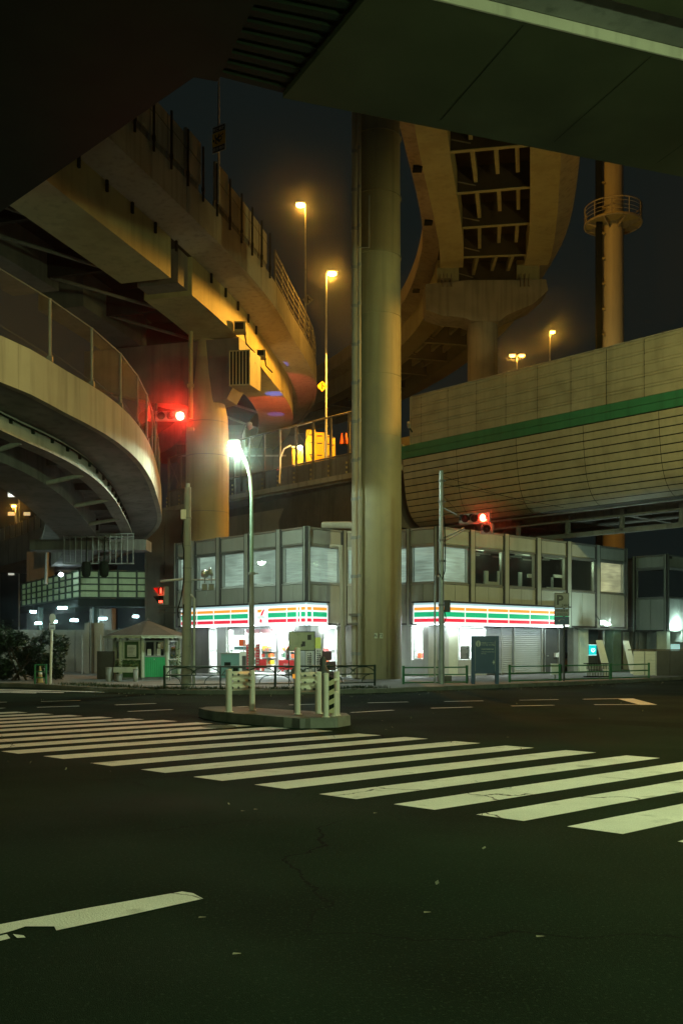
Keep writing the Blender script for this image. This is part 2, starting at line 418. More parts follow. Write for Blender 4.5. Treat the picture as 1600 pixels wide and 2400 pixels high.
# grass verge strip behind the kerb (left part), with litter of leaves
mb = MB()
vs_ = [(off(p,t,-.2), off(p,t,-1.35)) for p,t in ks if -11 < p.x < 1.5]
for i in range(len(vs_)-1):
    a,b_ = vs_[i],vs_[i+1]
    mb.quad(a[0]+Vector((0,0,.15)), b_[0]+Vector((0,0,.15)), b_[1]+Vector((0,0,.15)), a[1]+Vector((0,0,.15)))
struct("verge", mb, m_soil)
mb = MB()
for i in range(2600):
    a = random.choice(vs_); k = random.uniform(.05,.95)
    p = a[0].lerp(a[1], k) + Vector((random.uniform(-.5,.5), random.uniform(-.15,.15), .15)); h = random.uniform(.04,.13); an = random.uniform(0,6.28)
    dx,dy = math.cos(an)*.012, math.sin(an)*.012; lx,ly = random.uniform(-.05,.05), random.uniform(-.05,.05)
    mb.add([p+Vector((-dx,-dy,0)), p+Vector((dx,dy,0)), p+Vector((lx,ly,h))], [(0,1,2)])
obj("grass", mb, m_leafdk, kind='stuff')

# crosswalk: every stripe its own piece
cw = thing("crosswalk", "wide white striped zebra crossing over the dark road", "crosswalk", (0,12,0)); cw['kind'] = 'structure'
Bpx = [(43,1767.8),(148,1780),(263,1797),(388,1813),(520,1831.6),(668,1850.5),(833,1874.5),(1019.4,1900),(1226,1926),(1458,1956.6)]
Rpx = {-9:(65,1671),-8:(126.5,1675),-7:(194,1679),-6:(265,1683),-5:(338,1687),-4:(416,1691.3),-3:(499,1697),-2:(590,1702.2),-1:(678,1707.8),0:(780.6,1714.5),1:(892,1724.4),2:(1003,1732.6),3:(1126.5,1743),4:(1252,1754),5:(1397,1765),6:(1547,1778)}
th = R(-42.3); dL = Vector((math.cos(th), math.sin(th), 0)); B0 = G(*Bpx[0]); sv = Vector((4.37,3.84,0))
for i in range(-9, 12):
    lo_ = G(*Bpx[i]) if 0 <= i < len(Bpx) else (B0 + dL*1.06*i if i < 0 else G(*Bpx[-1]) + dL*1.0*(i-len(Bpx)+1))
    hi_ = G(*Rpx[i]) if i in Rpx else lo_ + sv
    if i < 0: lo_ = hi_ - sv
    w = .52 + random.uniform(-.012,.012); a, b_ = lo_, hi_
    mbs = MB(); Z = Vector((0,0,.005))
    n = 8; lo = []; hi = []
    for k in range(n+1):
        t = k/n; wv = random.uniform(-.008,.008)
        lo.append(a.lerp(b_, t) + dL*wv + Z); hi.append(a.lerp(b_, t) - dL*(w + random.uniform(-.008,.008)) + Z)
    for k in range(n): mbs.quad(lo[k], lo[k+1], hi[k+1], hi[k])
    obj("stripe", mbs, m_paint, cw)

def ground_poly(name, pts, z=.005, mat=m_paint, parent=None):
    mb = MB(); g = [G(x,y,z) for x,y in pts]; mb.add(g, [tuple(range(len(g)))]); return obj(name, mb, mat, parent)
mk = thing("road_markings", "thin dashed white guide lines curving across the junction", "road marking", (0,25,0)); mk['kind'] = 'structure'
E_ = .51
dashes = [((96,1644.8),(188,1642.3)),((87,1658.6),(186,1655.5)),((270,1653),(365,1649.4)),((300,1668.3),(404,1663.7)),((492,1660),(582,1656.5)),((678,1653),(760,1650.5)),
          ((862,1648),(956,1645.8)),((1041,1644.8),(1132,1643.3)),((1217,1641.8),(1308,1640.2)),((823,1670.8),(921,1665.2)),((1010,1660.6),(1106,1658)),((1198,1655.5),(1297,1653.5)),
          ((1366,1639.5),(1450,1638.2)),((1392,1652.3),(1500,1652.0)),((-60,1648),(16,1646.2)),((-40,1664),(10,1660))]
for (x0,y0),(x1,y1) in dashes:
    a,b_ = G(x0,y0), G(x1,y1); d = (b_-a).normalized(); nn = Vector((-d.y,d.x,0))*.075
    mb = MB(); z = Vector((0,0,.005)); mb.quad(a-nn+z, b_-nn+z, b_+nn+z, a+nn+z); obj("dash", mb, m_paint, mk)
ground_poly("arrow_bar", [(1446,1637.8),(1483,1637.4),(1540,1652.2),(1500,1652.6)], parent=mk, z=.006)
# stop line end, near left, chipped lower edge
ground_poly("stop_line", [(-260,2232),(-120,2207),(0,2167),(210,2128),(427,2090),(452,2094),(476,2107),(300,2146),(132,2181.5),(127,2172),(60,2172),(30,2182),(0,2190),(-120,2225)], parent=mk)
ground_poly("paint_flake", [(30,2190),(55,2193),(60,2198),(40,2199)], parent=mk)
ground_poly("paint_flake", [(-8,2196),(16,2190),(24,2200),(0,2206)], parent=mk)
for (y0,y1,x0,x1) in ((1614.5,1621.5,-60,245),(1617.5,1623.0,-60,150),(1620.5,1623.8,-60,85)):
    ground_poly("edge_line", [(x0,y0),(x1,y1),(x1,y1+1.4),(x0,y0+1.8)], parent=mk)
for k,(x0,y0,w_,h_,rz_,tone) in enumerate(((7.5,19.5,1.2,7.0,.9,.0175),(-5.5,26.5,1.0,6.0,1.2,.0175))):
    mb = MB(); c,s_ = math.cos(rz_),math.sin(rz_); pts_ = []
    for (u,v) in ((-.5,-.5),(0,-.51),(.5,-.5),(.51,0),(.5,.5),(.02,.5),(-.5,.5),(-.49,0)): pts_.append((x0+u*w_*c-v*h_*s_, y0+u*w_*s_+v*h_*c, .0025))
    mb.add(pts_,[tuple(range(8))]); obj("road_patch", mb, M("patched asphalt %d"%k,(tone*.66,tone*1.1,tone*.68),.85,.25,.5,1.0,45,grain=.7,spec=.02), mk)
# litter: fallen leaves and paper bits along the kerb and on the road
mb = MB()
for i in range(345):
    if i < 300:
        p,t = random.choice([q for q in ks if -9 < q[0].x < 14]); p = off(p,t, random.expovariate(2.2)+.03) + Vector((0,0,.012))
    else:
        p = Vector((random.uniform(-9,9), random.uniform(6,32), .012))
    s_ = random.uniform(.008,.024) if i<300 else random.uniform(.006,.014); an = random.uniform(0,6.28); u = Vector((math.cos(an)*s_,math.sin(an)*s_,random.uniform(0,.02))); v = Vector((-math.sin(an)*s_*.7,math.cos(an)*s_*.7,random.uniform(0,.02)))
    mb.quad(p-u-v,p+u-v,p+u+v,p-u+v)
for (x,y) in ((570,1905),(600,1901),(880,1910),(1001,2145),(555,2243),(1265,2202),(474,2157),(1190,1730),(905,1712)):
    p = G(x,y) + Vector((0,0,.015)); mb.quad(p+Vector((-.022,-.012,0)),p+Vector((.022,-.01,.004)),p+Vector((.02,.012,0)),p+Vector((-.02,.01,.004)))
obj("litter", mb, M("dry leaf litter",(.24,.23,.16),.8,.5,8), kind='stuff')
# manhole cover at the far end of the crossing
mc = G(513,1704); mh = thing("manhole_cover", "round pale manhole cover at the crossing end beside the island", "manhole cover", (mc.x,mc.y,0))
mb = MB(); mb.lathe((mc.x,mc.y,0), [(.34,.001),(.34,.010),(.30,.012)], 28); obj("rim", mb, m_kerb, mh)
mb = MB()
for i in range(-4,5):
    for j in range(-4,5):
        if i*i+j*j < 17: mb.box((mc.x+i*.062, mc.y+j*.062, .016), (.036,.036,.010), (i+j)%2*.78)
obj("stud_pattern", mb, m_kerb, mh, kind='stuff')

# refuge island with kerb stones
isl = thing("refuge_island", "low concrete traffic island at the end of the zebra crossing", "traffic island", (-1.4,20.5,0)); isl['kind'] = 'structure'
front = [(-3.25,22.6),(-2.8,21.5),(-1.75,20.25),(-.8,19.35),(-.1,19.55),(.2,20.2)]
back = [(.1,21.0),(-1.2,22.1),(-2.7,23.4),(-3.15,23.2)]
mb = MB(); mb.prism([(x*.985-.02,y*.985+.32) for x,y in front] + back, .0, .19); obj("island_top", mb, m_conc_dark, isl)
fs = spline([(x,y,0) for x,y in front], .25); seg = along(fs, .62)
seg.append(fs[-1])
for i in range(len(seg)-1):
    a,b_ = seg[i][0], seg[i+1][0]
    if (b_-a).length < .1: continue
    d = (b_-a).normalized(); nn = Vector((-d.y,d.x,0))*.17
    mbk = MB(); q = [a+d*.006, b_-d*.006, b_-d*.006+nn, a+d*.006+nn]; hh = .2+random.uniform(-.008,.008)
    mbk.hexa([v+Vector((0,0,-.02)) for v in q]+[v+Vector((0,0,hh)) - (nn*.0 if k>1 else -nn*.06) for k,v in enumerate(q)]); obj("kerb_stone", mbk, m_kerb, isl)
# ================================================================== SHOP BUILDING
A = (-1.65-7.47, 47+1.05*7.47); Bp = (-1.65,47.0); Cp = (.17,48.9); Dp = (2.17,48.9); Ep = (4.57,47.0); Fp = (4.57+1.105*10.8, 57.8)
fL, fC1, fM, fC2, fR = Fr(A,Bp), Fr(Bp,Cp), Fr(Cp,Dp), Fr(Dp,Ep), Fr(Ep,Fp)
bld = thing("shop_building", "two storey grey panelled corner building under the flyovers with a lit convenience shop", "building", (1.5,50,.14))
Z_SOF, Z_WB, Z_WT, Z_TOP = 2.62, 4.64, 6.40, 7.27
rnd = random.Random(3)

def upper_bay(fr, u0, u1, blind, root, glass=m_glass, zs=(Z_SOF,Z_WB,Z_WT,Z_TOP), two=True):
    zf, zb, zt, zp = zs
    # recessed wall core so that joints read dark
    mb = MB(); mb.ob(fr,u0,u1,-.22,-.10,zf+.02,zb-.02); mb.ob(fr,u0,u1,-.22,-.10,zt+.04,zp-.03); obj("bay_core", mb, m_dkgrey, root)
    mb = MB(); mb.ob(fr,u0+.012,u1-.012,-.10,-.02,zt+.10,zp-.10); obj("fascia_panel", mb, m_panel, root)
    mb = MB(); mb.ob(fr,u0-.01,u1+.01,-.12,.03,zp-.085,zp); obj("coping", mb, m_alu, root)
    for z0_,z1_ in ((zt+.03,zt+.085),(zb-.075,zb-.02)): mb = MB(); mb.ob(fr,u0,u1,-.12,.01,z0_,z1_); obj("trim", mb, m_alu, root)
    k = 2 if two else 1; w = (u1-u0)/k
    for i in range(k):
        mb = MB(); mb.ob(fr,u0+w*i+.012,u0+w*(i+1)-.012,-.10,-.02+rnd.uniform(-.004,.004),zf+.10,zb-.09); obj("spandrel_panel", mb, m_panel, root)
    # window: frame > pane, blind
    mb = MB(); e = .055
    mb.ob(fr,u0,u1,-.22,-.06,zb-.02,zb+e); mb.ob(fr,u0,u1,-.22,-.06,zt-e,zt+.03); mb.ob(fr,u0,u0+e,-.22,-.06,zb+e,zt-e); mb.ob(fr,u1-e,u1,-.22,-.06,zb+e,zt-e)
    wf = obj("window", mb, m_alu, root)
    mb = MB(); mb.quad(fr.p(u0+e,-.13,zb+e), fr.p(u1-e,-.13,zb+e), fr.p(u1-e,-.13,zt-e), fr.p(u0+e,-.13,zt-e)); obj("pane", mb, glass, wf)
    if blind is not None:
        mb = MB(); n = 34; h = (zt-zb-2*e)/n
        for i in range(n):
            z = zb+e+h*i; t_ = rnd.uniform(-.004,.004)
            mb.quad(fr.p(u0+e+.02,-.235+t_,z), fr.p(u1-e-.02,-.235+t_,z), fr.p(u1-e-.02,-.205+t_,z+h*.97), fr.p(u0+e+.02,-.205+t_,z+h*.97))
        o = obj("blind", mb, blind, wf); o['kind'] = 'stuff'
def fin(fr, u, w, root, zf=Z_SOF, zp=Z_TOP, n=.10):
    mb = MB(); mb.ob(fr,u-w/2,u+w/2,-.2,n,zf,zp+.01); obj("pier_fin", mb, m_fin, root)
    mb = MB(); mb.ob(fr,u-w/2-.02,u-w/2+.015,-.1,n+.012,zf,zp); mb.ob(fr,u+w/2-.015,u+w/2+.02,-.1,n+.012,zf,zp); obj("edge_trim", mb, m_dkgrey, root)

uL = [.0, 1.73, 3.96, 6.35, 8.86, fL.L]
for i in range(5):
    upper_bay(fL, uL[i]+.15 if i else .12, uL[i+1]-.15, m_blind, bld)
for u in uL[1:-1]: fin(fL, u, .3, bld)
fin(fL, .06, .16, bld); fin(fL, fL.L-.07, .16, bld); 
upper_bay(fC1, .22, fC1.L-.25, m_blind, bld); fin(fC1, .07, .14, bld); fin(fC1, fC1.L-.1, .2, bld)
upper_bay(fM, .1, fM.L-.1, m_blind, bld)
uc = [.1, 1.38, fC2.L]
upper_bay(fC2, .14, 1.30, m_blind, bld, two=False); upper_bay(fC2, 1.48, fC2.L-.2, m_blind, bld)
fin(fC2, 1.39, .16, bld); fin(fC2, fC2.L-.08, .15, bld)
uR = [0, 2.39, 5.03, 7.70, 10.40, 13.16, fR.L]
for i in range(6):
    bl = m_blind if i == 0 else (m_blind_y if i == 5 else None)
    upper_bay(fR, uR[i]+(.17 if i else .2), uR[i+1]-(.17 if i < 5 else .12), bl, bld, m_glass if bl else m_glassdk)
for u in uR[1:-1]: fin(fR, u, .34, bld)
fin(fR, .08, .15, bld); fin(fR, fR.L-.05, .1, bld)
# roof, floor between storeys, side walls, dark room backs
outline = [A,Bp,Cp,Dp,Ep,Fp,(Fp[0]-3.5,Fp[1]+6.5),(3,64),(A[0]+3,A[1]+7)]
ins = lambda fr,u,n: (fr.p(u,n,0).x, fr.p(u,n,0).y)
core = [ins(fL,.0,-.23),ins(fL,fL.L-.1,-.23),ins(fC1,fC1.L-.0,-.23),ins(fM,fM.L,-.23),ins(fC2,fC2.L-.1,-.23),ins(fR,fR.L-.02,-.23)] + outline[6:]
mb = MB(); mb.prism(core, Z_TOP-.25, Z_TOP-.06); obj("roof", mb, m_roofdk, bld)
mb = MB(); mb.prism(core, Z_SOF+.0, Z_SOF+.3); obj("floor_slab", mb, m_panel, bld)
side = Fr(Fp, outline[6]); mb = MB(); mb.ob(side,.0,side.L,-.15,0,Z_SOF+.31,Z_TOP-.27); obj("side_wall", mb, m_panel, bld)
side2 = Fr(outline[8], A); mb = MB(); mb.ob(side2,.0,side2.L,-.15,0,.14,Z_TOP-.27); obj("side_wall", mb, m_panel, bld)
mb = MB(); mb.ob(fR,2.4,fR.L-.2,-4.2,-4.0,Z_SOF+.31,Z_TOP-.27); mb.ob(fR,2.3,2.4,-4.0,-.3,Z_SOF+.31,Z_TOP-.27); obj("room_wall", mb, m_interior_dk, bld)

# bars standing in for reflections on the dark windows, lit by added lamps
for (u0,u1,n_,z0,z1) in ((2.7,4.6,-1.9,4.7,4.82),(4.45,4.6,-1.9,4.82,5.5),(5.4,7.3,-1.7,4.72,5.0),(5.5,5.8,-1.75,5.0,5.55),(6.6,6.75,-1.75,5.0,5.6),(8.0,10.1,-1.6,4.7,4.85),(8.2,8.45,-1.6,4.85,5.6),(9.0,10.0,-1.62,5.35,5.55),(9.6,9.75,-1.6,4.85,5.35),(10.6,12.6,-1.5,4.7,4.9),(11.2,12.3,-1.5,5.45,5.62),(11.0,11.15,-1.5,4.9,5.45)):
    mb = MB(); mb.ob(fR,u0,u1,n_-.08,n_,z0,z1); obj("reflection_bar", mb, m_shopwall, bld)
for k in range(4):
    for u_ in (3.7,6.3,9.0,11.6):
        mb = MB(); mb.ob(fR,u_-.8,u_+.75,-1.2-.75*k,-1.12-.75*k,6.52,6.60); obj("reflection_strip", mb, m_panel, bld)
for u_ in (4.2,8.0,11.4): lamp(bld, fR.p(u_,-1.0,6.2), 20, (.75,1,.62), .2)  # unseen lamps added to light the stand-in bars
# ------------------------------------------------------------------ ground floor (set back under the overhang)
NB = -.55
def gpiece(name, fr, u0, u1, z0, z1, mat, n0=NB-.12, n1=NB, parent=None):
    mb = MB(); mb.ob(fr,u0,u1,n0,n1,z0,z1); return obj(name, mb, mat, parent or bld)
def gwin(fr, u0, u1, z0=.3, z1=2.5, mull=0, glass=m_glass, name="shop_window"):
    e = .05; mb = MB(); mb.ob(fr,u0,u1,NB-.1,NB,z0,z0+e); mb.ob(fr,u0,u1,NB-.1,NB,z1-e,z1)
    for i in range(mull+2):
        u = u0 + (u1-u0-e)*i/(mull+1); mb.ob(fr,u,u+e,NB-.098,NB-.002,z0+e,z1-e)
    w = obj(name, mb, m_alu, bld)
    for i in range(mull+1):
        ua = u0+(u1-u0-e)*i/(mull+1)+e; ub = u0+(u1-u0-e)*(i+1)/(mull+1)
        mb = MB(); mb.quad(fr.p(ua,NB-.05,z0+e),fr.p(ub,NB-.05,z0+e),fr.p(ub,NB-.05,z1-e),fr.p(ua,NB-.05,z1-e)); obj("pane", mb, glass, w)
    # row of collision marks
    mb = MB(); u = u0+.1
    while u < u1-.12:
        mb.quad(fr.p(u,NB-.044,1.33),fr.p(u+.035,NB-.044,1.33),fr.p(u+.06,NB-.044,1.40),fr.p(u+.025,NB-.044,1.40)); u += .16
    obj("glass_marks", mb, m_greypl, w, kind='stuff')
    mb = MB(); mb.quad(fr.p(u0+.06,NB-.047,1.29),fr.p(u1-.06,NB-.047,1.29),fr.p(u1-.06,NB-.047,1.44),fr.p(u0+.06,NB-.047,1.44)); obj("glass_band", mb, m_band, w)
    return w
m_band = glass_mat("frosted band", (.8,.82,.8), .2)
U = lambda fr,px: fr.u(px, NB)
zt = Z_SOF
gpiece("wall_panel", fL, .05, U(fL,488), .14, zt, m_conc_dark)
gwin(fL, U(fL,489), U(fL,511), .3, zt-.1); gpiece("column", fL, U(fL,512), U(fL,534), .14, zt, m_panel, NB-.3, NB+.12)
gwin(fL, U(fL,535), U(fL,648), .3, zt-.1, 2); gwin(fL, U(fL,649), U(fL,707), .3, zt-.1, 1, name="door")
gpiece("lintel", fL, U(fL,512), U(fL,707), zt-.1, zt, m_panel)
gpiece("corner_column", fL, U(fL,708), fL.L-.25, .14, zt, m_panel, NB-.3, NB+.05)
gpiece("column", fC1, .0, U(fC1,756), .14, zt, m_panel, NB-.3, NB)
gwin(fC1, U(fC1,757), U(fC1,797), .3, zt-.1, 0); gpiece("wall_panel", fC1, U(fC1,798), fC1.L, .14, zt, m_panel)
gpiece("wall_panel", fM, -.3, fM.L+.3, .14, zt, m_conc_dark)
gpiece("wall_panel", fC2, -.3, U(fC2,964), .14, zt, m_panel)
gwin(fC2, U(fC2,968), U(fC2,1026), .95, zt-.1, 0); gpiece("sill_wall", fC2, U(fC2,965), U(fC2,1028), .14, .94, m_panel)
gpiece("corner_column", fR, -.15, U(fR,1050), .14, zt, m_panel, NB-.3, NB+.04)
gpiece("wall_panel", fR, U(fR,1050)+.01, U(fR,1073), .14, zt, m_cream)
w_ = gwin(fR, U(fR,1075), U(fR,1139), .95, zt-.1, 0); gpiece("sill_wall", fR, U(fR,1074), U(fR,1140), .14, .94, m_panel)
for a,b_ in ((1141,1203),(1205,1269)):
    mb = MB(); u0,u1 = U(fR,a),U(fR,b_); n = 22
    for i in range(n):
        z0 = .2+(zt-.25)*i/n; z1 = .2+(zt-.25)*(i+1)/n
        mb.add([fr_ for fr_ in (fR.p(u0,NB-.05,z0),fR.p(u1,NB-.05,z0),fR.p(u1,NB-.03,(z0+z1)/2),fR.p(u0,NB-.03,(z0+z1)/2),fR.p(u1,NB-.05,z1),fR.p(u0,NB-.05,z1))],[(0,1,2,3),(3,2,4,5)])
    obj("roller_shutter", mb, m_shutter, bld)
for px in (1203.5,1270,1276,1309):
    u = U(fR,px); mb = MB(); mb.ob(fR,u-.04,u+.04,NB-.1,NB+.03,.14,zt); obj("door_jamb", mb, m_alu, bld)
d_ = gpiece("side_door", fR, U(fR,1277)+.03, U(fR,1308)-.03, .16, zt-.08, m_dkgrey, NB-.1, NB-.04)
mb = MB(); mb.ob(fR,U(fR,1281),U(fR,1285),NB-.04,NB+.02,1.05,1.12); obj("handle", mb, m_alu, d_)
gpiece("mail_box", fR, U(fR,1299), U(fR,1306), 1.0, 1.25, m_whiteclean, NB-.04, NB+.1)
gpiece("column", fR, U(fR,1340), U(fR,1351), .14, zt, m_greypl, NB-.3, NB+.1); gpiece("column", fR, U(fR,1351)+.01, U(fR,1371), .14, zt, m_cream, NB-.3, NB+.2)
gpiece("recess_wall", fR, U(fR,1311), U(fR,1339), .14, zt, m_dkgrey, NB-.6, NB-.5)
gpiece("entrance_recess", fR, U(fR,1372), U(fR,1410), .14, zt, m_interior_dk, NB-.9, NB-.8)
gpiece("tiled_wall", fR, U(fR,1428), fR.L, .14, zt, M("green wall",(.10,.17,.12),.7,.15,2,.1,20), NB-.3, NB+.25)
gpiece("recess_wall", fR, U(fR,1405), U(fR,1428)-.01, .14, zt, m_interior_dk, NB-.9, NB-.78)
mb = MB(); mb.text("C-70", fR.p(U(fR,1458),NB+.256,1.75), fR.U, Vector((0,0,1)), .22, 'CENTER'); obj("wall_number", mb, m_signgrey, bld)
mb = MB(); mb.ob(fR,U(fR,1345),fR.L+.03,NB+.0,.06,zt-.06,zt-.002); obj("soffit_trim", mb, m_alu, bld); mb = MB(); mb.ob(fL,-.03,U(fL,440),-.1,.06,zt-.06,zt-.002); obj("soffit_trim", mb, m_alu, bld)
# exit light and station sign on the entrance glass
mb = MB(); mb.ob(fR,U(fR,1377),U(fR,1383),NB-.5,NB-.45,1.75,2.2)
mb = MB(); g0 = fR.p(U(fR,1379),NB-.4,2.0); mb.tube([g0+Vector((0,0,.02)),g0+fR.U*.05+Vector((0,0,-.12)),g0+fR.U*.0+Vector((0,0,-.24)),g0+fR.U*.06+Vector((0,0,-.34))],.035,6); mb.lathe(g0+Vector((0,0,.1)),[(.01,0),(.04,.03),(.04,.06),(.01,.09)],10); mb.lathe(g0+fR.U*.14+Vector((0,0,.1)),[(.01,0),(.035,.03),(.035,.1),(.01,.13)],10)
obj("exit_light", mb, EM("exit green",(.1,.9,.55),2.2), bld)
ms_ = gpiece("station_sign", fR, U(fR,1371.5), U(fR,1387), 1.12, 1.66, EM("station teal",(.0,.55,.60),1.0), NB+.22, NB+.28)
mb = MB(); c_ = fR.p(U(fR,1379.3),NB+.286,1.39); Zv = Vector((0,0,1))
def arcs(c,r,a0,a1,w,n=14):
    q = []
    for i in range(n+1):
        a = R(a0+(a1-a0)*i/n); q.append((c+fR.U*(r-w)*math.cos(a)+Zv*(r-w)*math.sin(a), c+fR.U*(r)*math.cos(a)+Zv*(r)*math.sin(a)))
    for i in range(n): mb.quad(q[i][0],q[i][1],q[i+1][1],q[i+1][0])
arcs(c_-fR.U*.09,.10,0,290,.032); arcs(c_+fR.U*.09,.10,-110,180,.032)
mb.quad(c_-fR.U*.19-Zv*.04,c_-Zv*.15,c_-Zv*.10,c_-fR.U*.14-Zv*.0); mb.quad(c_+fR.U*.19-Zv*.04,c_+fR.U*.14,c_-Zv*.10,c_-Zv*.15)
obj("emblem", mb, EM("emblem white",(.85,1,.98),1.6), ms_)
mb = MB(); mb.ob(fR,U(fR,1370.8),U(fR,1387.7),NB+.21,NB+.276,1.09,1.115); mb.ob(fR,U(fR,1370.8),U(fR,1387.7),NB+.21,NB+.276,1.665,1.69); obj("sign_frame", mb, EM("sign rim",(.7,1,1),1.2), ms_)
# drain pipes on the right wing and in the corner
for px,n,r,z1 in ((1410,NB+.12,.06,2.6),(1171,NB+.1,.045,2.6),(1201,NB+.1,.05,2.6),(1266,NB+.1,.04,2.6)):
    u = U(fR,px); mb = MB(); mb.tube([fR.p(u,n,.14),fR.p(u,n,z1)],r,10); obj("drain_pipe", mb, m_galv, bld)
# ------------------------------------------------------------------ illuminated shop sign
m_sw = EM("sign face white",(.92,.98,1.0),.98); m_so = EM("sign orange",(1.0,.33,.03),.95); m_sg = EM("sign green",(.0,.55,.25),.62); m_sr = EM("sign red",(.85,.015,.05),.85)
m_ul = EM("under sign fill",(.85,.97,1.0),9)  # glow strip added under the sign to brighten the shutters
SN, SZ0, SZ1 = .42, 2.66, 3.60
def sign_run(root, pts, cells, logo=None):
    """pts: list of frames with (fr,u0,u1); cells: (fr,ua,ub)"""
    mb = MB(); mbt = MB()
    for fr,u0,u1 in pts:
        mb.ob(fr,u0,u1,-.02,SN,SZ0,SZ1-.05); mbt.ob(fr,u0-.02,u1+.02,-.02,SN+.12,SZ1+.06,SZ1+.13)
    s_ = obj("shop_sign", mb, m_sw, root)
    for fr,u0,u1 in pts:
        mb_ = MB(); mb_.ob(fr,u0+.1,u1-.1,.08,.2,SZ0-.045,SZ0-.005); obj("under_fill", mb_, m_ul, s_); obj("canopy", mbt, m_dkgrey, s_)
    mbg = MB()
    for fr,u0,u1 in pts: mbg.ob(fr,u0,u1,-.02,SN-.06,SZ1-.045,SZ1+.055)
    obj("canopy_edge", mbg, EM("canopy glow",(.45,.65,.68),.7), s_)
    h = SZ1-.05-SZ0
    for (fr,ua,ub) in cells:
        for (t0,t1,mt) in ((.12,.28,m_so),(.37,.63,m_sg),(.72,.90,m_sr)):
            mb = MB(); mb.ob(fr,ua,ub,SN-.01,SN+.006,SZ0+h*(1-t1),SZ0+h*(1-t0)); obj("stripe", mb, mt, s_)
    return s_
us = lambda fr,px: fr.u(px, SN)
e1 = fL.L + SN*math.tan((math.acos(max(-1,min(1,fL.U.dot(fC1.U)))))/2)
gap = .035
cL = []
edges = [424,446,461.5,500.5,540.5,582]
for a,b_ in zip(edges[:-1],edges[1:]): cL.append((fL, us(fL,a)+gap, us(fL,b_)-gap))
cL += [(fL,us(fL,628),us(fL,671.5)-gap/2),(fL,us(fL,673),us(fL,695)-gap/2),(fL,us(fL,698),e1-.05)]
lim1 = us(fC1,768)
c1s = -(e1-fL.L)
cL += [(fC1,c1s+.08,lim1-.06)]
sL = sign_run(bld, [(fL,us(fL,424),e1-.01),(fC1,c1s+.01,lim1)], cL)
# numeral logo
h = SZ1-.05-SZ0; zz = lambda t: SZ0+h*(1-t); u7 = us(fL,611); w7 = .66; NN = SN+.008
q7 = lambda pts: [fL.p(u7+(x-.5)*w7, NN, zz(t)) for x,t in pts]
mb = MB(); mb.add(q7([(.13,.17),(.72,.16),(.60,.24),(.50,.33),(.13,.33)]),[(0,4,3,2,1)]); obj("numeral_top", mb, m_so, sL)
mb = MB(); mb.add(q7([(.98,.15),(.93,.24),(.80,.36),(.70,.50),(.46,.50),(.56,.36),(.70,.25),(.85,.17)]),[(0,7,6,1),(1,6,5,2),(2,5,4,3)]); mb.add(q7([(.38,.70),(.66,.70),(.64,.89),(.38,.89)]),[(0,3,2,1)]); obj("numeral_stem", mb, m_sr, sL)
mb = MB(); mb.text("ELEVEn", fL.p(u7+.02,NN,zz(.655)), fL.U, Zv, .155, 'CENTER', bold=.006, sx=1.15); obj("lettering", mb, EM("letter green",(.0,.22,.12),.4), sL)
cR = []; s0 = us(fC2,968); e2 = fC2.L + SN*math.tan((math.acos(max(-1,min(1,fC2.U.dot(fR.U)))))/2); r0 = -(e2-fC2.L)
cR.append((fC2,s0+.05,e2-.06))
edR = [1027.5,1089.5,1142,1191.5,1241.5,1286.5,1332]
cR.append((fR,r0+.07,us(fR,1089.5)-gap))
for a,b_ in zip(edR[1:-1],edR[2:]): cR.append((fR,us(fR,a)+gap,us(fR,b_)-gap))
sR = sign_run(bld, [(fC2,s0,e2-.01),(fR,r0+.01,us(fR,1333))], cR)

# ------------------------------------------------------------------ shop interior
inn = [ins(fL,U(fL,486),NB-.13),ins(fL,fL.L-.1,NB-.13),ins(fC1,fC1.L,NB-.13),ins(fM,fM.L,NB-.13),ins(fC2,fC2.L-.05,NB-.13),ins(fR,U(fR,1140),NB-.13)]
inb = [ins(fR,U(fR,1140),-5.0),(2.0,56.5),ins(fL,U(fL,486),-5.0)]
mb = MB(); mb.prism(inn+inb, .15, .2); obj("shop_floor", mb, m_shopwall, bld)
mb = MB()
wl_ = inn[-1:]+inb+inn[:1]
for a,b_ in zip(wl_[:-1],wl_[1:]):
    f_ = Fr(a,b_); mb.ob(f_,0,f_.L,-.05,.05,.2,zt-.01)
obj("shop_back_wall", mb, m_shopwall, bld)
m_tube = EM("ceiling tube",(.88,1,.97),110)
for fr,us_,nn_ in ((fL,[4.2,5.6,7.0,8.4,9.8],(-1.7,-3.3)),(fC1,[.8],(-1.4,-2.6)),(fC2,[1.2,2.4],(-1.6,)),(fR,[1.0,2.4],(-1.6,-3.0))):
    for u in us_:
        for n_ in nn_:
            mb = MB(); mb.ob(fr,u-.55,u+.55,n_-.14,n_+.14,zt-.12,zt-.03); obj("ceiling_light", mb, m_tube, bld)
def shelf(fr, u, n, w, hgt, label, seed):
    rs = random.Random(seed); p = fr.p(u,n,.2); t = thing("shop_shelf", label, "shelf", p, group="shelves inside the lit shop")
    mb = MB(); mb.ob(fr,u-w/2,u+w/2,n-.03,n+.03,.2,.2+hgt)
    for z in (.25,.62,.99,1.32):
        if z < hgt+.1: mb.ob(fr,u-w/2,u+w/2,n+.031,n+.36,z,z+.03)
    obj("rack", mb, m_whiteclean, t)
    cols = [m_red,m_signyellow,m_teal,m_whiteclean,m_greypl,m_orange,m_grnrail,m_pinkred]; mbs = {}
    for z in (.28,.65,1.02,1.35):
        if z > hgt: continue
        x = u-w/2+.02
        while x < u+w/2-.12:
            ww = rs.uniform(.08,.2); hh = rs.uniform(.14,.27); m_ = rs.choice(cols); mbs.setdefault(m_.name,MB()).ob(fr,x,x+ww*.92,n+.08,n+.32,z,z+hh); x += ww
    for k,mm in mbs.items(): obj("goods", mm, MATS[k], t, kind='stuff')
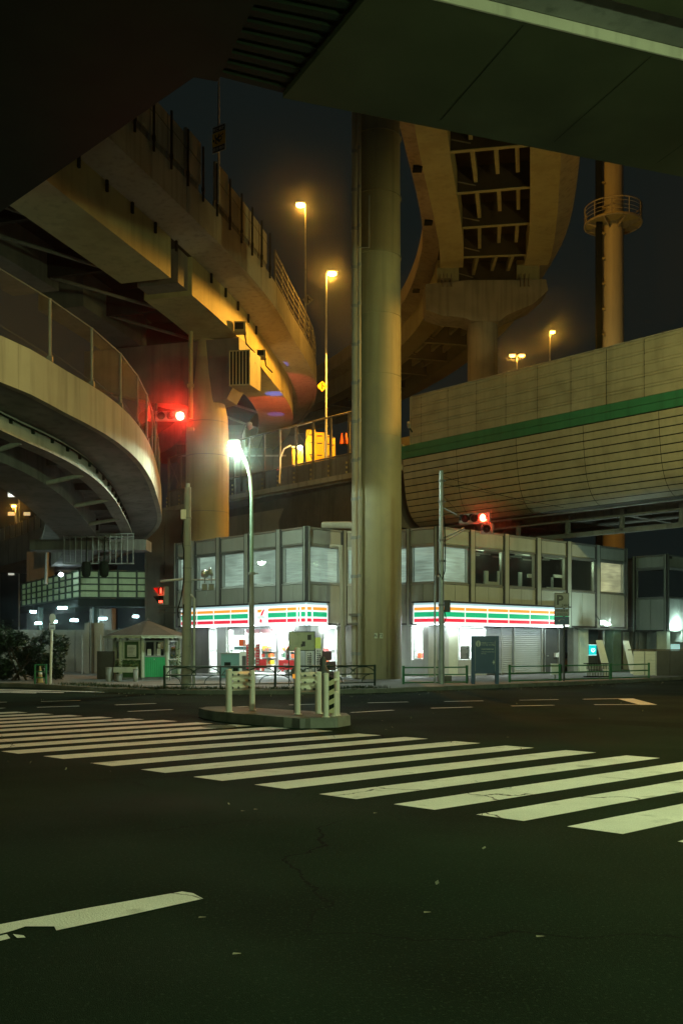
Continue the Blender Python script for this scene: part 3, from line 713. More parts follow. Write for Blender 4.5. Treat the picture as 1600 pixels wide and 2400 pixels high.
shelf(fL,5.2,-2.2,1.6,1.35,"white gondola shelf of goods behind the left shop window",1); shelf(fL,7.4,-2.4,1.8,1.35,"white gondola shelf of goods behind the shop door",2)
shelf(fL,6.2,-4.2,3.6,1.75,"tall wall shelf at the back of the lit shop",3); shelf(fC1,1.3,-2.2,1.2,1.35,"small goods shelf behind the bright chamfer window",4); shelf(fR,1.6,-2.2,1.6,1.2,"goods shelf behind the right shop window",5)
# posters and decals (parts of the building's glazing)
def poster(fr, px0, px1, z0, z1, mat, n=NB+.006, name="poster", th=.004):
    mb = MB(); mb.ob(fr,fr.u(px0,n),fr.u(px1,n),n,n+th,z0,z1); return obj(name, mb, mat, bld)
m_pinkp = M("pink poster",(.85,.45,.48),.6,.05,3); m_posterw = M("white poster",(.75,.75,.72),.6,.12,9)
poster(fL,576,647,2.28,2.5,m_pinkp,n=NB-.04); poster(fL,548,575,2.18,2.5,m_posterw,n=NB-.04); poster(fL,650,682,2.2,2.5,m_posterw,n=NB-.04)
poster(fL,560,576,1.62,1.95,m_orange,n=NB-.04); poster(fL,549,578,1.42,1.60,m_teal,n=NB-.04)
pr = poster(fL,601,624,.48,.95,m_red); pr2 = poster(fL,653,689,.45,.92,m_red)
for pp,px in ((pr2,671),): 
    mb = MB(); mb.text("SEVEN", fL.p(fL.u(px,NB+.012),NB+.012,.62), fL.U, Zv, .17, bold=.01); obj("lettering", mb, m_signwhite, pp)
po = poster(fR,1078,1100,.97,1.62,M("dark poster",(.10,.12,.11),.5,.3,9))
for k in range(9):
    mb = MB(); mb.ob(fR,fR.u(1079,NB+.012)+.05,fR.u(1079,NB+.012)+rnd.uniform(.35,.6),NB+.010,NB+.014,1.02+k*.064,1.05+k*.064); obj("print_line", mb, m_signgrey, po)
pv = poster(fC2,1000,1010,.6,1.9,m_posterw,name="vertical_banner"); 
for k in range(12):
    mb = MB(); mb.ob(fC2,fC2.u(1001.5,NB+.014),fC2.u(1008.5,NB+.014)-rnd.uniform(0,.08),NB+.012,NB+.015,.65+k*.1,.71+k*.1); obj("print_line", mb, m_dkgrey, pv)
# ================================================================== ELEVATED ROADS
# ---- overhead decks close above the crossing (soffit 14.2 m)
K = .52; ZS = 1.6 + 24.2*K
k2 = lambda pts: [(x*K, y*K) for x, y in pts]
oh = thing("overhead_viaduct", "huge dark steel viaduct box passing right overhead across the top", "viaduct", (4,23,0))
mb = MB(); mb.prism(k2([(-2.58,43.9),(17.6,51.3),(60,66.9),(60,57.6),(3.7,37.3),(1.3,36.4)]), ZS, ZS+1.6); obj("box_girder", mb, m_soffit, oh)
ndir = Vector((.34,-.94,0)).normalized(); pd = Vector((.94,.34,0)).normalized()
def ohp(s, n): b = Vector((3.7*K,37.3*K,0)) + pd*s + ndir*n; return (b.x,b.y)
mb = MB(); mb.prism([ohp(-1.4,.004),ohp(32,.004),ohp(32,.05),ohp(-1.4,.05)], ZS-.02, ZS+.21); obj("bottom_flange_edge", mb, m_conc_warm, oh)
mb = MB(); mb.prism([ohp(-4,.054),ohp(32,.054),ohp(32,1.1),ohp(-4,1.1)], ZS+.22, ZS+.5); obj("cantilever_slab", mb, m_conc_dark, oh)
mb = MB(); mb.prism([ohp(-6,1.11),ohp(32,1.11),ohp(32,2.8),ohp(-6,2.8)], ZS+.03, ZS+1.4); obj("outer_girder", mb, m_soffit, oh)
for s_ in (6.2,9.2,12.2):
    mb = MB(); mb.tube([Vector((*ohp(s_,.06),ZS+.2)), Vector((*ohp(s_+.55,1.05),ZS+.12))], .04, 6); obj("brace", mb, m_steel_dk, oh)
for s_ in (1.9,5.0,8.1,11.2):
    a = Vector((*ohp(s_,-.1),ZS-.008)); b_ = a - ndir*3.85; dd = pd*.012
    mb = MB(); mb.quad(a-dd,a+dd,b_+dd,b_-dd); obj("weld_joint", mb, m_black, oh)
ohl = thing("overhead_ramp", "unlit black ramp slab overhead filling the top left corner", "viaduct", (-8,23,0))
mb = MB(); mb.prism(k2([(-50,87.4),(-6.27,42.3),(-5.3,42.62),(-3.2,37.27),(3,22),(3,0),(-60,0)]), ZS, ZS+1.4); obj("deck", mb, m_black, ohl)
ohj = thing("deck_joint", "dark corrugated strip between the two overhead decks", "deck joint", (-.5,21,0))
mb = MB(); n = 30
for i in range(n):
    t0,t1 = i/n,(i+.5)/n
    L0,L1 = Vector((-5.25,42.64,0))*K, Vector((2.9,22,0))*K; r0_,r1_ = Vector((-2.6,43.9,0))*K, Vector((8,22.4,0))*K
    a,b_ = L0.lerp(L1,t0),r0_.lerp(r1_,t0); c_,d_ = L0.lerp(L1,t1),r0_.lerp(r1_,t1)
    mb.prism([(a.x,a.y),(b_.x,b_.y),(d_.x,d_.y),(c_.x,c_.y)], ZS+.12, ZS+.2)
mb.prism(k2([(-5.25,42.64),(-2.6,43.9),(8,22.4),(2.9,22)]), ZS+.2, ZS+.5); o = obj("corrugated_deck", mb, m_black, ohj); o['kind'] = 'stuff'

# ---- the big round pillar with its number
pil = thing("round_pillar", "tall round concrete pillar standing before the shop with a painted number", "pillar", (1.62,45,.14))
mb = MB(); mb.lathe((1.62,45,0), [(1.09,.14),(1.09,8),(1.06,16),(1.03,22),(1.02,26.4)], 48); obj("shaft", mb, M("pillar concrete",(.30,.265,.15),.55,.10,.7,.2,22,streak=.25,dirt=(.19,.175,.13),dscale=.5), pil)
mb = MB(); mb.prism([(-.4,43.4),(14.5,48.6),(13.9,50.4),(-1.0,45.2)], 26.41, 28.1); obj("cap_beam", mb, m_steel_dk, pil)
def on_pil(px, z, r=1.098):
    d = Vector((PX(px,1),1,0)); c = Vector((1.62,45,0)); A_ = d.dot(d); B_ = d.dot(c); C_ = c.dot(c)-r*r
    k = (B_-math.sqrt(B_*B_-A_*C_))/A_; q = d*k; return Vector((q.x,q.y,z))
c0 = on_pil(886,2.0); nn = (c0-Vector((1.62,45,2.0))).normalized(); uu = Vector((-nn.y,nn.x,0))*-1
if uu.x < 0: uu = -uu
mb = MB(); mb.text("A-72", c0+nn*.012, uu, Vector((0,0,1)), .2, 'CENTER', bold=.012); obj("number", mb, m_dkgrey, pil)
for k,ch in enumerate(()): pass
mb = MB(); mb.plate([on_pil(877,1.95,1.095),on_pil(897,1.95,1.095),on_pil(897,2.18,1.095),on_pil(877,2.18,1.095)], nn*.008); obj("number_patch", mb, m_cream, pil)
# vertical pipes with clamps on the pillar's left side
for k in range(9):
    mb = MB(); z = 2.9+2.7*k; mb.lathe((1.62,45,0), [(1.091,z),(1.093,z+.012)], 48); obj("form_joint", mb, MATS["pillar concrete"], pil)
for px,r,y,z1 in ((831.5,.15,44.35,26.3),(842,.07,43.95,26.3)):
    x = PX(px,y); mb = MB(); mb.tube([(x,y,.2),(x,y,z1)], r, 12); pp = obj("drain_pipe", mb, m_conc_warm, pil)
    for i in range(14):
        z = 1.2+i*1.72; mb = MB(); mb.tube([(x,y,z),(x,y,z+.14)], r*1.22, 12); obj("clamp", mb, m_greypl, pp)
mb = MB(); x = PX(838,43.9); mb.tube([(x,43.9,19.2),(x+.5,43.9,19.2),(x+.5,43.9,21.5)], .03, 6); obj("conduit", mb, m_greypl, pil)
for z in (3.0,2.6):
    mb = MB(); mb.box((PX(830,44.1),44.12,z),(.5,.1,.1)); obj("pipe_bracket", mb, m_steel_dk, pil)
mb = MB(); x = PX(803,44.6); mb.tube([(x-.9,45.2,7.1),(x,44.7,7.05),(x+.5,44.4,7.0)], .16, 10); mb.tube([(x-.55,44.9,6.1),(x-.1,44.7,6.1),(x-.05,44.7,4.9),(x+.05,44.65,.2)],.11,10); obj("side_pipe", mb, m_conc_warm, pil)

# ---- left high viaduct (curving away to the centre)
p1 = spline([(-14.3,26,19),(-12.5,32,19),(-10.7,38.15,19),(-7.4,49.3,19),(-5.72,56.5,19),(-4.9,62.7,19),(-4.2,67.7,19),(-3.75,71.8,19),(-3.74,76.6,19),(-4.6,83,19),(-6.8,90,19),(-11,98,19)], 1.2)
hv = thing("curved_viaduct", "high double box viaduct curving from upper left with tall noise walls, lit orange", "viaduct", (-8,52,0))
gap_y = 48.2
for (y0,y1) in ((0,gap_y-.12),(gap_y+1.0,200)):
    pc = cut(p1,y0,y1)
    mb = MB(); mb.sweep(pc, [(-2.6,0),(-2.6,1.92),(0,1.92),(0,0)]); obj("box_girder", mb, m_steel, hv)
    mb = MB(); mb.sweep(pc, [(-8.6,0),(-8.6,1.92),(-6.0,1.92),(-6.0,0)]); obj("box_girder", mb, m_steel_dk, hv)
pc = cut(p1,gap_y-.3,gap_y+1.2); mb = MB(); mb.sweep(pc, [(-2.4,.25),(-2.4,1.92),(-.22,1.92),(-.22,.25)]); obj("end_diaphragm", mb, m_steel_dk, hv)
mb = MB(); mb.sweep(p1, [(-.02,1.93),(1.8,2.12),(1.8,2.4),(-.02,2.4)]); obj("cantilever", mb, m_conc_warm, hv)
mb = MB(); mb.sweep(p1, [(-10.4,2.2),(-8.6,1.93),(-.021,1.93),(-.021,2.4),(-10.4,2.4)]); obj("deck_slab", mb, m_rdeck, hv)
# parapet in segments with open joints
pa = along(p1, 3.3)
for i in range(len(pa)-1):
    q = [x for x in p1 if 0 <= 1] ; a,b_ = pa[i],pa[i+1]
    sub = [a]+[x for x in p1 if (x[0]-a[0]).dot(a[1])>.15 and (b_[0]-x[0]).dot(b_[1])>.15]+[b_]
    sub = [(x[0]+x[1]*(.02 if k==0 else (-.02 if k==len(sub)-1 else 0)),x[1]) for k,x in enumerate(sub)]
    mb = MB(); mb.sweep(sub, [(1.52,2.41),(1.52,3.5),(1.8,3.5),(1.815,2.02),(1.6,2.02),(1.6,2.41)]); obj("parapet", mb, m_conc_warm, hv)
mb = MB(); mb.sweep(p1, [(-10.4,2.41),(-10.4,3.5),(-10.15,3.5),(-10.15,2.41)]); obj("parapet", mb, m_conc_dark, hv)
# noise wall: posts and panels, ends about depth 56
np_ = [q for q in along(p1, 1.62, .4) if 27 < q[0].y < 56.5]
for i,(p,t) in enumerate(np_):
    a = off(p,t,1.86,3.2); mb = MB(); mb.tube([a, off(p,t,1.86,5.72)], .055, 6); mb.box(off(p,t,1.86,3.75), (.14,.14,.2)); obj("wall_post", mb, m_black, hv)
    if i+1 < len(np_):
        p2,t2 = np_[i+1]; dd = (p2-p).normalized()*.05
        zb,ztp = 3.98,5.62
        nrm = Vector((t.y,-t.x,0))*.07
        big = i in (len(np_)-8,len(np_)-6)
        if i == len(np_)-7: continue
        mb = MB(); mb.plate([off(p,t,1.62,zb)+dd, off(p2,t2,1.62,zb)-dd, off(p2,t2,1.62,ztp+(.25 if big else 0))-dd, off(p,t,1.62,ztp+(.25 if big else 0))+dd], nrm*(2.2 if big else 1)); obj("noise_panel", mb, m_conc_warm, hv)
        mb = MB(); mb.plate([off(p,t,1.6,3.52)+dd, off(p2,t2,1.6,3.52)-dd, off(p2,t2,1.6,3.97)-dd, off(p,t,1.6,3.97)+dd], nrm*.6); obj("base_panel", mb, m_stripe if False else m_conc_dark, hv)
        mb = MB(); mb.tube([off(p,t,1.88,4.9), off(p2,t2,1.88,4.75)], .012, 4); obj("safety_wire", mb, m_black, hv)
# railing with horizontal bars beyond the noise wall
rl = [q for q in along(p1, 2.0, .9) if 56.4 < q[0].y < 80]
for i,(p,t) in enumerate(rl):
    mb = MB(); mb.tube([off(p,t,1.7,3.5), off(p,t,1.7,5.5)], .06, 6); obj("rail_post", mb, m_steel_dk, hv)
    if i+1 < len(rl):
        p2,t2 = rl[i+1]
        for z in (3.8,4.2,4.6,5.0,5.4):
            mb = MB(); mb.tube([off(p,t,1.7,z), off(p2,t2,1.7,z)], .05, 6); obj("rail_bar", mb, m_conc_warm, hv)
# small brackets under the cantilever, cross beams and braces between the boxes, drain stains
for p,t in along(p1, 2.15, .8):
    if 30 < p.y < 62 and not gap_y-.4 < p.y < gap_y+1.4:
        c = off(p,t,.05,1.68); mb = MB(); mb.hexa([c+Vector((t.x*a+t.y*n,t.y*a-t.x*n,z)) for z in (-.26,.22) for a,n in ((-.06,.0),(.06,.0),(.06,.10),(-.06,.10))]); obj("bracket", mb, m_black, hv)
for p,t in along(p1, 6.0, 3.0):
    if p.y < 78:
        mb = MB(); nr = Vector((t.y,-t.x,0)); a,b_ = off(p,t,-5.99,0),off(p,t,-2.61,0); dd = t*.12
        mb.hexa([v+Vector((0,0,z)) for z in (.3,1.6) for v in (b_-dd,b_+dd,a+dd,a-dd)]); obj("cross_beam", mb, m_rdeck, hv)
        q2 = p+t*6; mb = MB(); mb.tube([off(p,t,-5.9,.35), off(q2,t,-2.7,.35)], .09, 6); obj("brace", mb, m_steel_dk, hv)
# column + hammerhead cap with the barred inspection box
pc_ = thing("viaduct_column", "tapering round column lit orange under the curved viaduct, with a hammerhead cap", "column", (-7.67,57,.14))
mb = MB(); mb.lathe((-7.67,57,0), [(1.22,.14),(1.22,13.2),(1.17,14.6),(.98,15.6),(.86,17.0),(.78,19.0)], 40); obj("shaft", mb, M("column concrete",(.42,.32,.17),.6,.09,.7,.15,22,streak=.22), pc_)
for z in (9.2,12.4,14.3):
    mb = MB(); mb.lathe((-7.67,57,0), [(1.224 if z<13.5 else 1.19,z),(1.224 if z<13.5 else 1.185,z+.03)], 40); obj("cast_joint", mb, m_conc_dark, pc_)
capd = Vector((.96,-.28,0)).normalized(); capn = Vector((.28,.96,0))
def capq(s,n): v = Vector((-7.67,57,0))+capd*s+capn*n; return v
mb = MB()
prof = [(-7.5,16.9),(-7.5,18.9),(2.25,18.9),(2.25,16.75),(1.5,15.5),(-.2,15.2),(-3,15.6)]
mb.add([capq(s,-.75)+Vector((0,0,z)) for s,z in prof]+[capq(s,.75)+Vector((0,0,z)) for s,z in prof], [tuple(range(7)),tuple(reversed(range(7,14)))]+[(i,7+i,7+(i+1)%7,(i+1)%7) for i in range(7)])
obj("cap_beam", mb, m_steel_dk, pc_)
# gallery box
bx = thing("inspection_box", "orange lit box with vertical bars fixed to the end of the viaduct cap", "inspection box", (-5.7,53.6,17.2))
b0 = P(537,904,53.4); bz0,bz1 = 15.65,17.45
wl2 = Vector((.985,-.17,0)); dp = Vector((.30,.954,0)); b0.z = 0
def bq(a,d,z): return b0+wl2*a+dp*d+Vector((0,0,z))
mb = MB(); W_,D_ = 1.12,1.5
mb.hexa([bq(0,.12,bz0),bq(W_,.12,bz0),bq(W_,D_,bz0),bq(0,D_,bz0),bq(0,.12,bz1),bq(W_,.12,bz1),bq(W_,D_,bz1),bq(0,D_,bz1)]); obj("box_body", mb, m_black, bx)
mb = MB(); mb.hexa([bq(W_,.0,bz0-.05),bq(W_+.03,.0,bz0-.05),bq(W_+.03,D_,bz0-.05),bq(W_,D_,bz0-.05),bq(W_,.0,bz1+.03),bq(W_+.03,.0,bz1+.03),bq(W_+.03,D_,bz1+.03),bq(W_,D_,bz1+.03)]); sp = obj("side_plate", mb, m_steel, bx)
mb = MB(); mb.hexa([bq(-.02,-.02,bz0-.06),bq(W_,-.02,bz0-.06),bq(W_,D_,bz0-.06),bq(-.02,D_,bz0-.06),bq(-.02,-.02,bz0-.01),bq(W_,-.02,bz0-.01),bq(W_,D_,bz0-.01),bq(-.02,D_,bz0-.01)]); obj("floor_plate", mb, m_steel, bx)
for i in range(7):
    a = .0+i*W_/6.2; mb = MB(); mb.tube([bq(a+.02,.02,bz0),bq(a+.02,.02,bz1)], .032, 6); obj("bar", mb, m_steel, bx)
mb = MB(); mb.tube([bq(0,.02,bz1),bq(W_,.02,bz1)], .035, 6); obj("top_rail", mb, m_steel, bx)
c_ = bq(W_+.034,.75,16.6); mb = MB()
for i in range(24):
    a0,a1 = R(-60+10*i),R(-60+10*(i+1)); f_ = lambda a,r: c_+dp*math.cos(a)*r*.55+Vector((0,0,math.sin(a)*r))
    mb.quad(f_(a0,.36),f_(a1,.36),f_(a1,.39),f_(a0,.39))
obj("ring_mark", mb, m_dkgrey, sp)
# junction boxes on the girder
for (px,py,Y,sx,sz,lab) in ((563,767,55.0,.65,.55,"open fronted orange lit junction box high on the viaduct girder"),(613,830,56.3,.5,.4,"smaller junction box with tray right of the barred box")):
    c = P(px,py,Y); t = thing("junction_box", lab, "junction box", c, group=None)
    mb = MB(); mb.box(c,(sx,.45,sz)); bb = obj("case", mb, m_steel, t)
    mb = MB(); mb.box(c+Vector((-.04,-.235,.02)),(sx*.72,.03,sz*.66)); obj("opening", mb, m_black, bb)
    mb = MB(); mb.box(c+Vector((0,-.1,-sz/2-.05)),(sx*1.05,.6,.05)); obj("tray", mb, m_steel, t)
    mb = MB(); mb.tube([c+Vector((sx*.35,0,-sz/2)),c+Vector((sx*.5,.1,-sz*1.6)),c+Vector((sx*1.2,.3,-sz*2.4))],.04,6); obj("cable", mb, m_black, t)
# pipe in front of the column
mb = MB(); x = PX(447,55); mb.tube([(x,55,14.2),(x,55,18.99)], .12, 10); dpipe = obj("drain_pipe", mb, m_steel, pc_)
for z in (13.6,16.0): mb = MB(); mb.box((x,55.0,z),(.36,.3,.16)); obj("clamp", mb, m_steel, dpipe)

# ---- near left ramp with beige parapet and chain link fence
p2 = spline([(-20.5,14,10.9),(-16.6,19,10.75),(-12.6,23.4,10.55),(-9.6,28,10.36),(-8.51,30.7,10.12),(-7.83,32.9,9.95),(-7.5,35.2,9.8),(-7.5,38.2,9.64),(-7.89,42.3,9.45),(-9.14,50.4,9.2),(-11.3,57.5,9.05),(-13.4,63,8.95)], .9)
rv = thing("left_ramp", "low curved ramp with beige parapet and chain link fence at the left edge", "viaduct", (-9,36,0))
pa = along(p2, 3.0, .5)
for i in range(len(pa)-1):
    a,b_ = pa[i],pa[i+1]
    sub = [a]+[x for x in p2 if (x[0]-a[0]).dot(a[1])>.15 and (b_[0]-x[0]).dot(b_[1])>.15]+[b_]
    sub = [(x[0]+x[1]*(.006 if k==0 else (-.006 if k==len(sub)-1 else 0)),x[1]) for k,x in enumerate(sub)]
    mb = MB(); mb.sweep(sub, [(-.28,-1.1),(-.26,0),(0,0),(0.012,-1.32),(-.2,-1.32),(-.2,-1.1)]); obj("parapet", mb, m_conc_warm, rv)
mb = MB(); mb.sweep(p2, [(-5.7,-1.35),(-4.8,-1.5),(-3.0,-1.5),(-.2,-1.30),(-.21,-1.11),(-5.7,-1.11)]); obj("deck_slab", mb, m_conc_dark, rv)
mb = MB(); mb.sweep(p2, [(-1.75,-2.05),(-1.75,-1.45),(-1.62,-1.45),(-1.62,-2.05)]); mb.sweep(p2,[(-1.95,-2.13),(-1.95,-2.051),(-1.42,-2.051),(-1.42,-2.13)]); obj("edge_beam", mb, m_conc, rv)
mb = MB(); mb.sweep(p2, [(-4.8,-2.45),(-4.8,-1.52),(-3.0,-1.52),(-3.0,-2.45)]); obj("box_girder", mb, m_conc_dark, rv)
for p,t in along(p2, 4.6, 2.4):
    mb = MB(); mb.tube([off(p,t,-1.7,-2.1), off(p,t,-3.02,-2.38)], .09, 6); obj("strut", mb, m_conc, rv)
    nr = Vector((t.y,-t.x,0)); a,b_ = off(p,t,-2.99,0),off(p,t,-1.76,0); dd = t*.05
    mb = MB(); mb.hexa([v+Vector((0,0,z)) for z in (-1.75,-1.47) for v in (b_-dd,b_+dd,a+dd,a-dd)]); obj("rib", mb, m_conc_dark, rv)
for p,t in along(p2, 1.15, .6):
    if 24 < p.y < 48:
        c = off(p,t,-1.58,-1.62); mb = MB(); mb.box(c,(.09,.09,.16)); obj("bracket", mb, m_black, rv)
for k in (0,):
    mb = MB(); mb.sweep(p2, [(-1.55,-1.60),(-1.55,-1.56),(-1.51,-1.56),(-1.51,-1.60)]); obj("conduit", mb, m_black, rv)
m_fpost = M("dark fence post",(.15,.15,.14),.6,.15,3)  # posts in one even dark grey
cf = thing("chain_link_fence", "chain link fence on posts along the top of the beige ramp parapet", "fence", (-9,32,10))
fp = [q for q in along(p2, 2.32, 1.5) if 17 < q[0].y < 52]
for i,(p,t) in enumerate(fp):
    mb = MB(); mb.tube([off(p,t,-.1,.0), off(p,t,-.1,1.95)], .045, 8); pst = obj("post", mb, m_fpost, cf)
    mb = MB(); mb.box(off(p,t,-.1,.1),(.16,.16,.2)); obj("post_shoe", mb, m_dkgrey, pst)
    if i+1 < len(fp):
        q,s_ = fp[i+1]; mb = MB(); mb.tube([off(p,t,-.1,1.93), off(q,s_,-.1,1.93)], .025, 6); obj("top_rail", mb, m_fpost, cf)
        mb = MB(); mb.tube([off(p,t,-.1,.35), off(q,s_,-.1,.2)], .014, 5); obj("tension_wire", mb, m_dkgrey, cf)
        mb = MB(); mb.quad(off(p,t,-.1,.08), off(q,s_,-.1,.08), off(q,s_,-.1,1.9), off(p,t,-.1,1.9)); obj("wire_panel", mb, m_wire, cf)
# crossbeam and pier of that ramp, and the dark walls behind
pr_ = thing("ramp_pier", "dark pier behind the footbridge carrying the far end of the left ramp", "pier", (-15,65.5,.14))
mb = MB(); mb.box((-15.4,64.3,3.2),(1.4,1.2,6.1)); obj("shaft", mb, m_steel_dk, pr_)
mb = MB(); mb.box((-15.9,64.3,6.3),(4.2,1.3,.35)); obj("cap_beam", mb, m_conc_dark, pr_)
mb = MB(); mb.box((-12.2,48.6,6.5),(5.6,1.4,.5)); obj("crossbeam", mb, m_conc_dark, rv)
aw = thing("abutment_wall", "dark abutment wall behind the ramp end and left of the orange column", "wall", (-9.8,60,.14))
mb = MB(); mb.box((-10.2,60.6,5.0),(3.4,.6,9.7)); obj("wall_panel", mb, m_steel_dk, aw)
for i in range(3): mb = MB(); mb.box((-11.2+i*1.0,60.25,4.9),(.96,.08,9.4)); obj("facing", mb, m_steel_dk, aw)

# ---- far left approach ramp with orange lit wall top
fr3 = thing("approach_ramp", "distant concrete approach ramp with an orange lit wall top at far left", "viaduct", (-22,75,0))
a3 = [(-32,88,11.2),(-25,79,11.5),(-19.6,72,12.0)]; s3 = spline(a3,2.0)
mb = MB(); mb.sweep(s3, [(-6,-3.0),(-6,-.9),(0,-.9),(0,-3.0)]); obj("box_girder", mb, m_conc, fr3)
q3 = along(s3,1.35)
for i in range(len(q3)-1):
    (p,t),(q,s_) = q3[i],q3[i+1]; dd=(q-p).normalized()*.03; nr = Vector((t.y,-t.x,0))*.1
    mb = MB(); mb.plate([off(p,t,.0,-.9)+dd,off(q,s_,0,-.9)-dd,off(q,s_,0,.1)-dd,off(p,t,0,.1)+dd], nr); obj("wall_panel", mb, m_conc, fr3)
    mb = MB(); mb.tube([off(p,t,.14,-1.0),off(p,t,.14,.2)],.05,6); obj("wall_post", mb, m_dkgrey, fr3)
for (x,y) in ((-27,80),(-20.5,73)): mb = MB(); mb.box((x-2,y+1.5,4.4),(1.6,1.6,8.4)); obj("pier", mb, m_conc_dark, fr3)

# ---- middle distance: tall S curved viaduct with T pier
p4 = spline([(7.0,47.5,28.2),(7.9,53,28.2),(9.6,62,28.2),(10.5,68,28.2),(10.75,73,28.2),(10.45,80,28.2),(9.4,87,28.2),(6.4,98,28.2),(1.0,110,28.2),(-8,122,28.2),(-22,132,28.2)], 1.6)
sv_ = thing("twin_girder_viaduct", "soaring curved viaduct seen from below with twin girders and crossbeams between them", "viaduct", (10,72,0))
for (y0,y1) in ((0,71.2),(72.6,300)):
    pc = cut(p4,y0,y1)
    for (a,b_) in ((-3.75,-2.15),(2.1,3.75)):
        mb = MB(); mb.sweep(pc, [(a,0),(a,1.75),(b_,1.75),(b_,0)]); obj("box_girder", mb, m_steel_olive, sv_)
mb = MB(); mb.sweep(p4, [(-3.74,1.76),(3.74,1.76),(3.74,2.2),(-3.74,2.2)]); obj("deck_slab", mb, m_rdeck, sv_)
for q_ in ([(-4.95,2.05),(-3.745,1.76),(-3.745,2.2),(-4.95,2.2)],[(3.745,1.3),(4.95,2.05),(4.95,2.2),(3.745,2.2)]):
    mb = MB(); mb.sweep(p4, q_); obj("cantilever", mb, m_conc, sv_)
for a,b_ in ((-4.95,-4.75),(4.75,4.95)):
    mb = MB(); mb.sweep(p4, [(a,2.21),(a,3.4),(b_,3.4),(b_,2.21)]); obj("parapet", mb, m_conc_warm, sv_)
cbs = along(p4, 5.0, 1.2)
for i,(p,t) in enumerate(cbs):
    if p.y > 112: break
    a,b_ = off(p,t,-2.14,0),off(p,t,2.09,0); dd = t*.03
    mb = MB(); mb.hexa([v+Vector((0,0,z)) for z in (.25,1.74) for v in (a-dd,b_-dd,b_+dd,a+dd)]); x_ = obj("cross_beam", mb, m_rdeck, sv_)
    dd = t*.13; mb = MB(); mb.hexa([v+Vector((0,0,z)) for z in (.2,.249) for v in (a-dd,b_-dd,b_+dd,a+dd)]); obj("flange", mb, m_steel_olive, x_)
    if i+1 < len(cbs):
        q,s_ = cbs[i+1]
        for n_ in (-1.05,.25,1.4):
            e_ = .82 if n_ > -1 else .98
            u0_,u1_ = off(p,t,n_,0)+t*.15, off(p,t,n_,0).lerp(off(q,s_,n_,0),e_)
            nn_ = Vector((t.y,-t.x,0))*.11
            mb = MB(); mb.hexa([v+Vector((0,0,z)) for z in (.75,1.3) for v in (u0_-nn_,u0_+nn_,u1_+nn_,u1_-nn_)]); obj("stringer", mb, m_steel_olive, sv_)
        mb = MB(); mb.tube([off(p,t,-2.1,.9),off(p,t,-1.05,.6)],.06,6); obj("brace", mb, m_steel_dk, sv_)
for (s_,n_) in ((58,-4.96),(66,-4.96),(80,-4.96),(92,-4.96)):
    p,t = min(p4,key=lambda q: abs(q[0].y-s_)); mb = MB(); mb.box(off(p,t,-4.5,1.86),(.55,.7,.12)); obj("drain_box", mb, m_black, sv_)
p,t = min(p4,key=lambda q: abs(q[0].y-57)); mb = MB(); mb.box(off(p,t,5.1,2.0),(.3,.8,.7)); obj("sign_bracket", mb, m_steel_olive, sv_)
tp = thing("t_pier", "round T shaped pier holding up the twin girder viaduct", "pier", (10.35,73,0))
mb = MB(); mb.lathe((10.35,73,0), [(1.1,0),(1.1,25.2)], 36); obj("shaft", mb, m_conc_dark, tp)
mb = MB(); tt = Vector((.98,.0,0)); prof = [(-4.3,25.9),(-4.35,27.75),(-1.2,28.05),(1.5,28.05),(4.35,28.1),(4.5,27.3),(3.4,26.3),(1.6,25.55),(1.0,25.1),(-1.0,25.1),(-1.6,25.35),(-3.2,25.5)]
pr3 = [(x,z) for x,z in prof]; n_ = len(pr3)
mb.add([(10.4+x,71.8,z) for x,z in pr3]+[(10.4+x,74.2,z) for x,z in pr3],[tuple(reversed(range(n_))),tuple(range(n_,2*n_))]+[(i,(i+1)%n_,n_+(i+1)%n_,n_+i) for i in range(n_)]); obj("cap_beam", mb, m_conc_dark, tp)
for x in (7.6,13.2):
    for dx in (-.3,0,.3): mb = MB(); mb.box((x+dx,71.7,28.0),(.06,.2,.9)); obj("bearing_rib", mb, m_steel_dk, tp)
    mb = MB(); mb.box((x,72.3,28.13),(.8,.8,.16)); obj("bearing", mb, m_steel_dk, tp)

# ---- right viaduct with beige louvre cladding and green band
cv = thing("clad_viaduct", "long viaduct clad in beige horizontal louvres with a green band on the right", "viaduct", (10,52,8))
av = Vector((-.677,.736,0)); O1 = Vector((4.07,58,0)); Rn = Vector((av.y,-av.x,0))      # Rn points away from the street
def cq(t, n, z): return O1 + av*t + Rn*n + Vector((0,0,z))     # n > 0 behind the face
T0 = -40.0
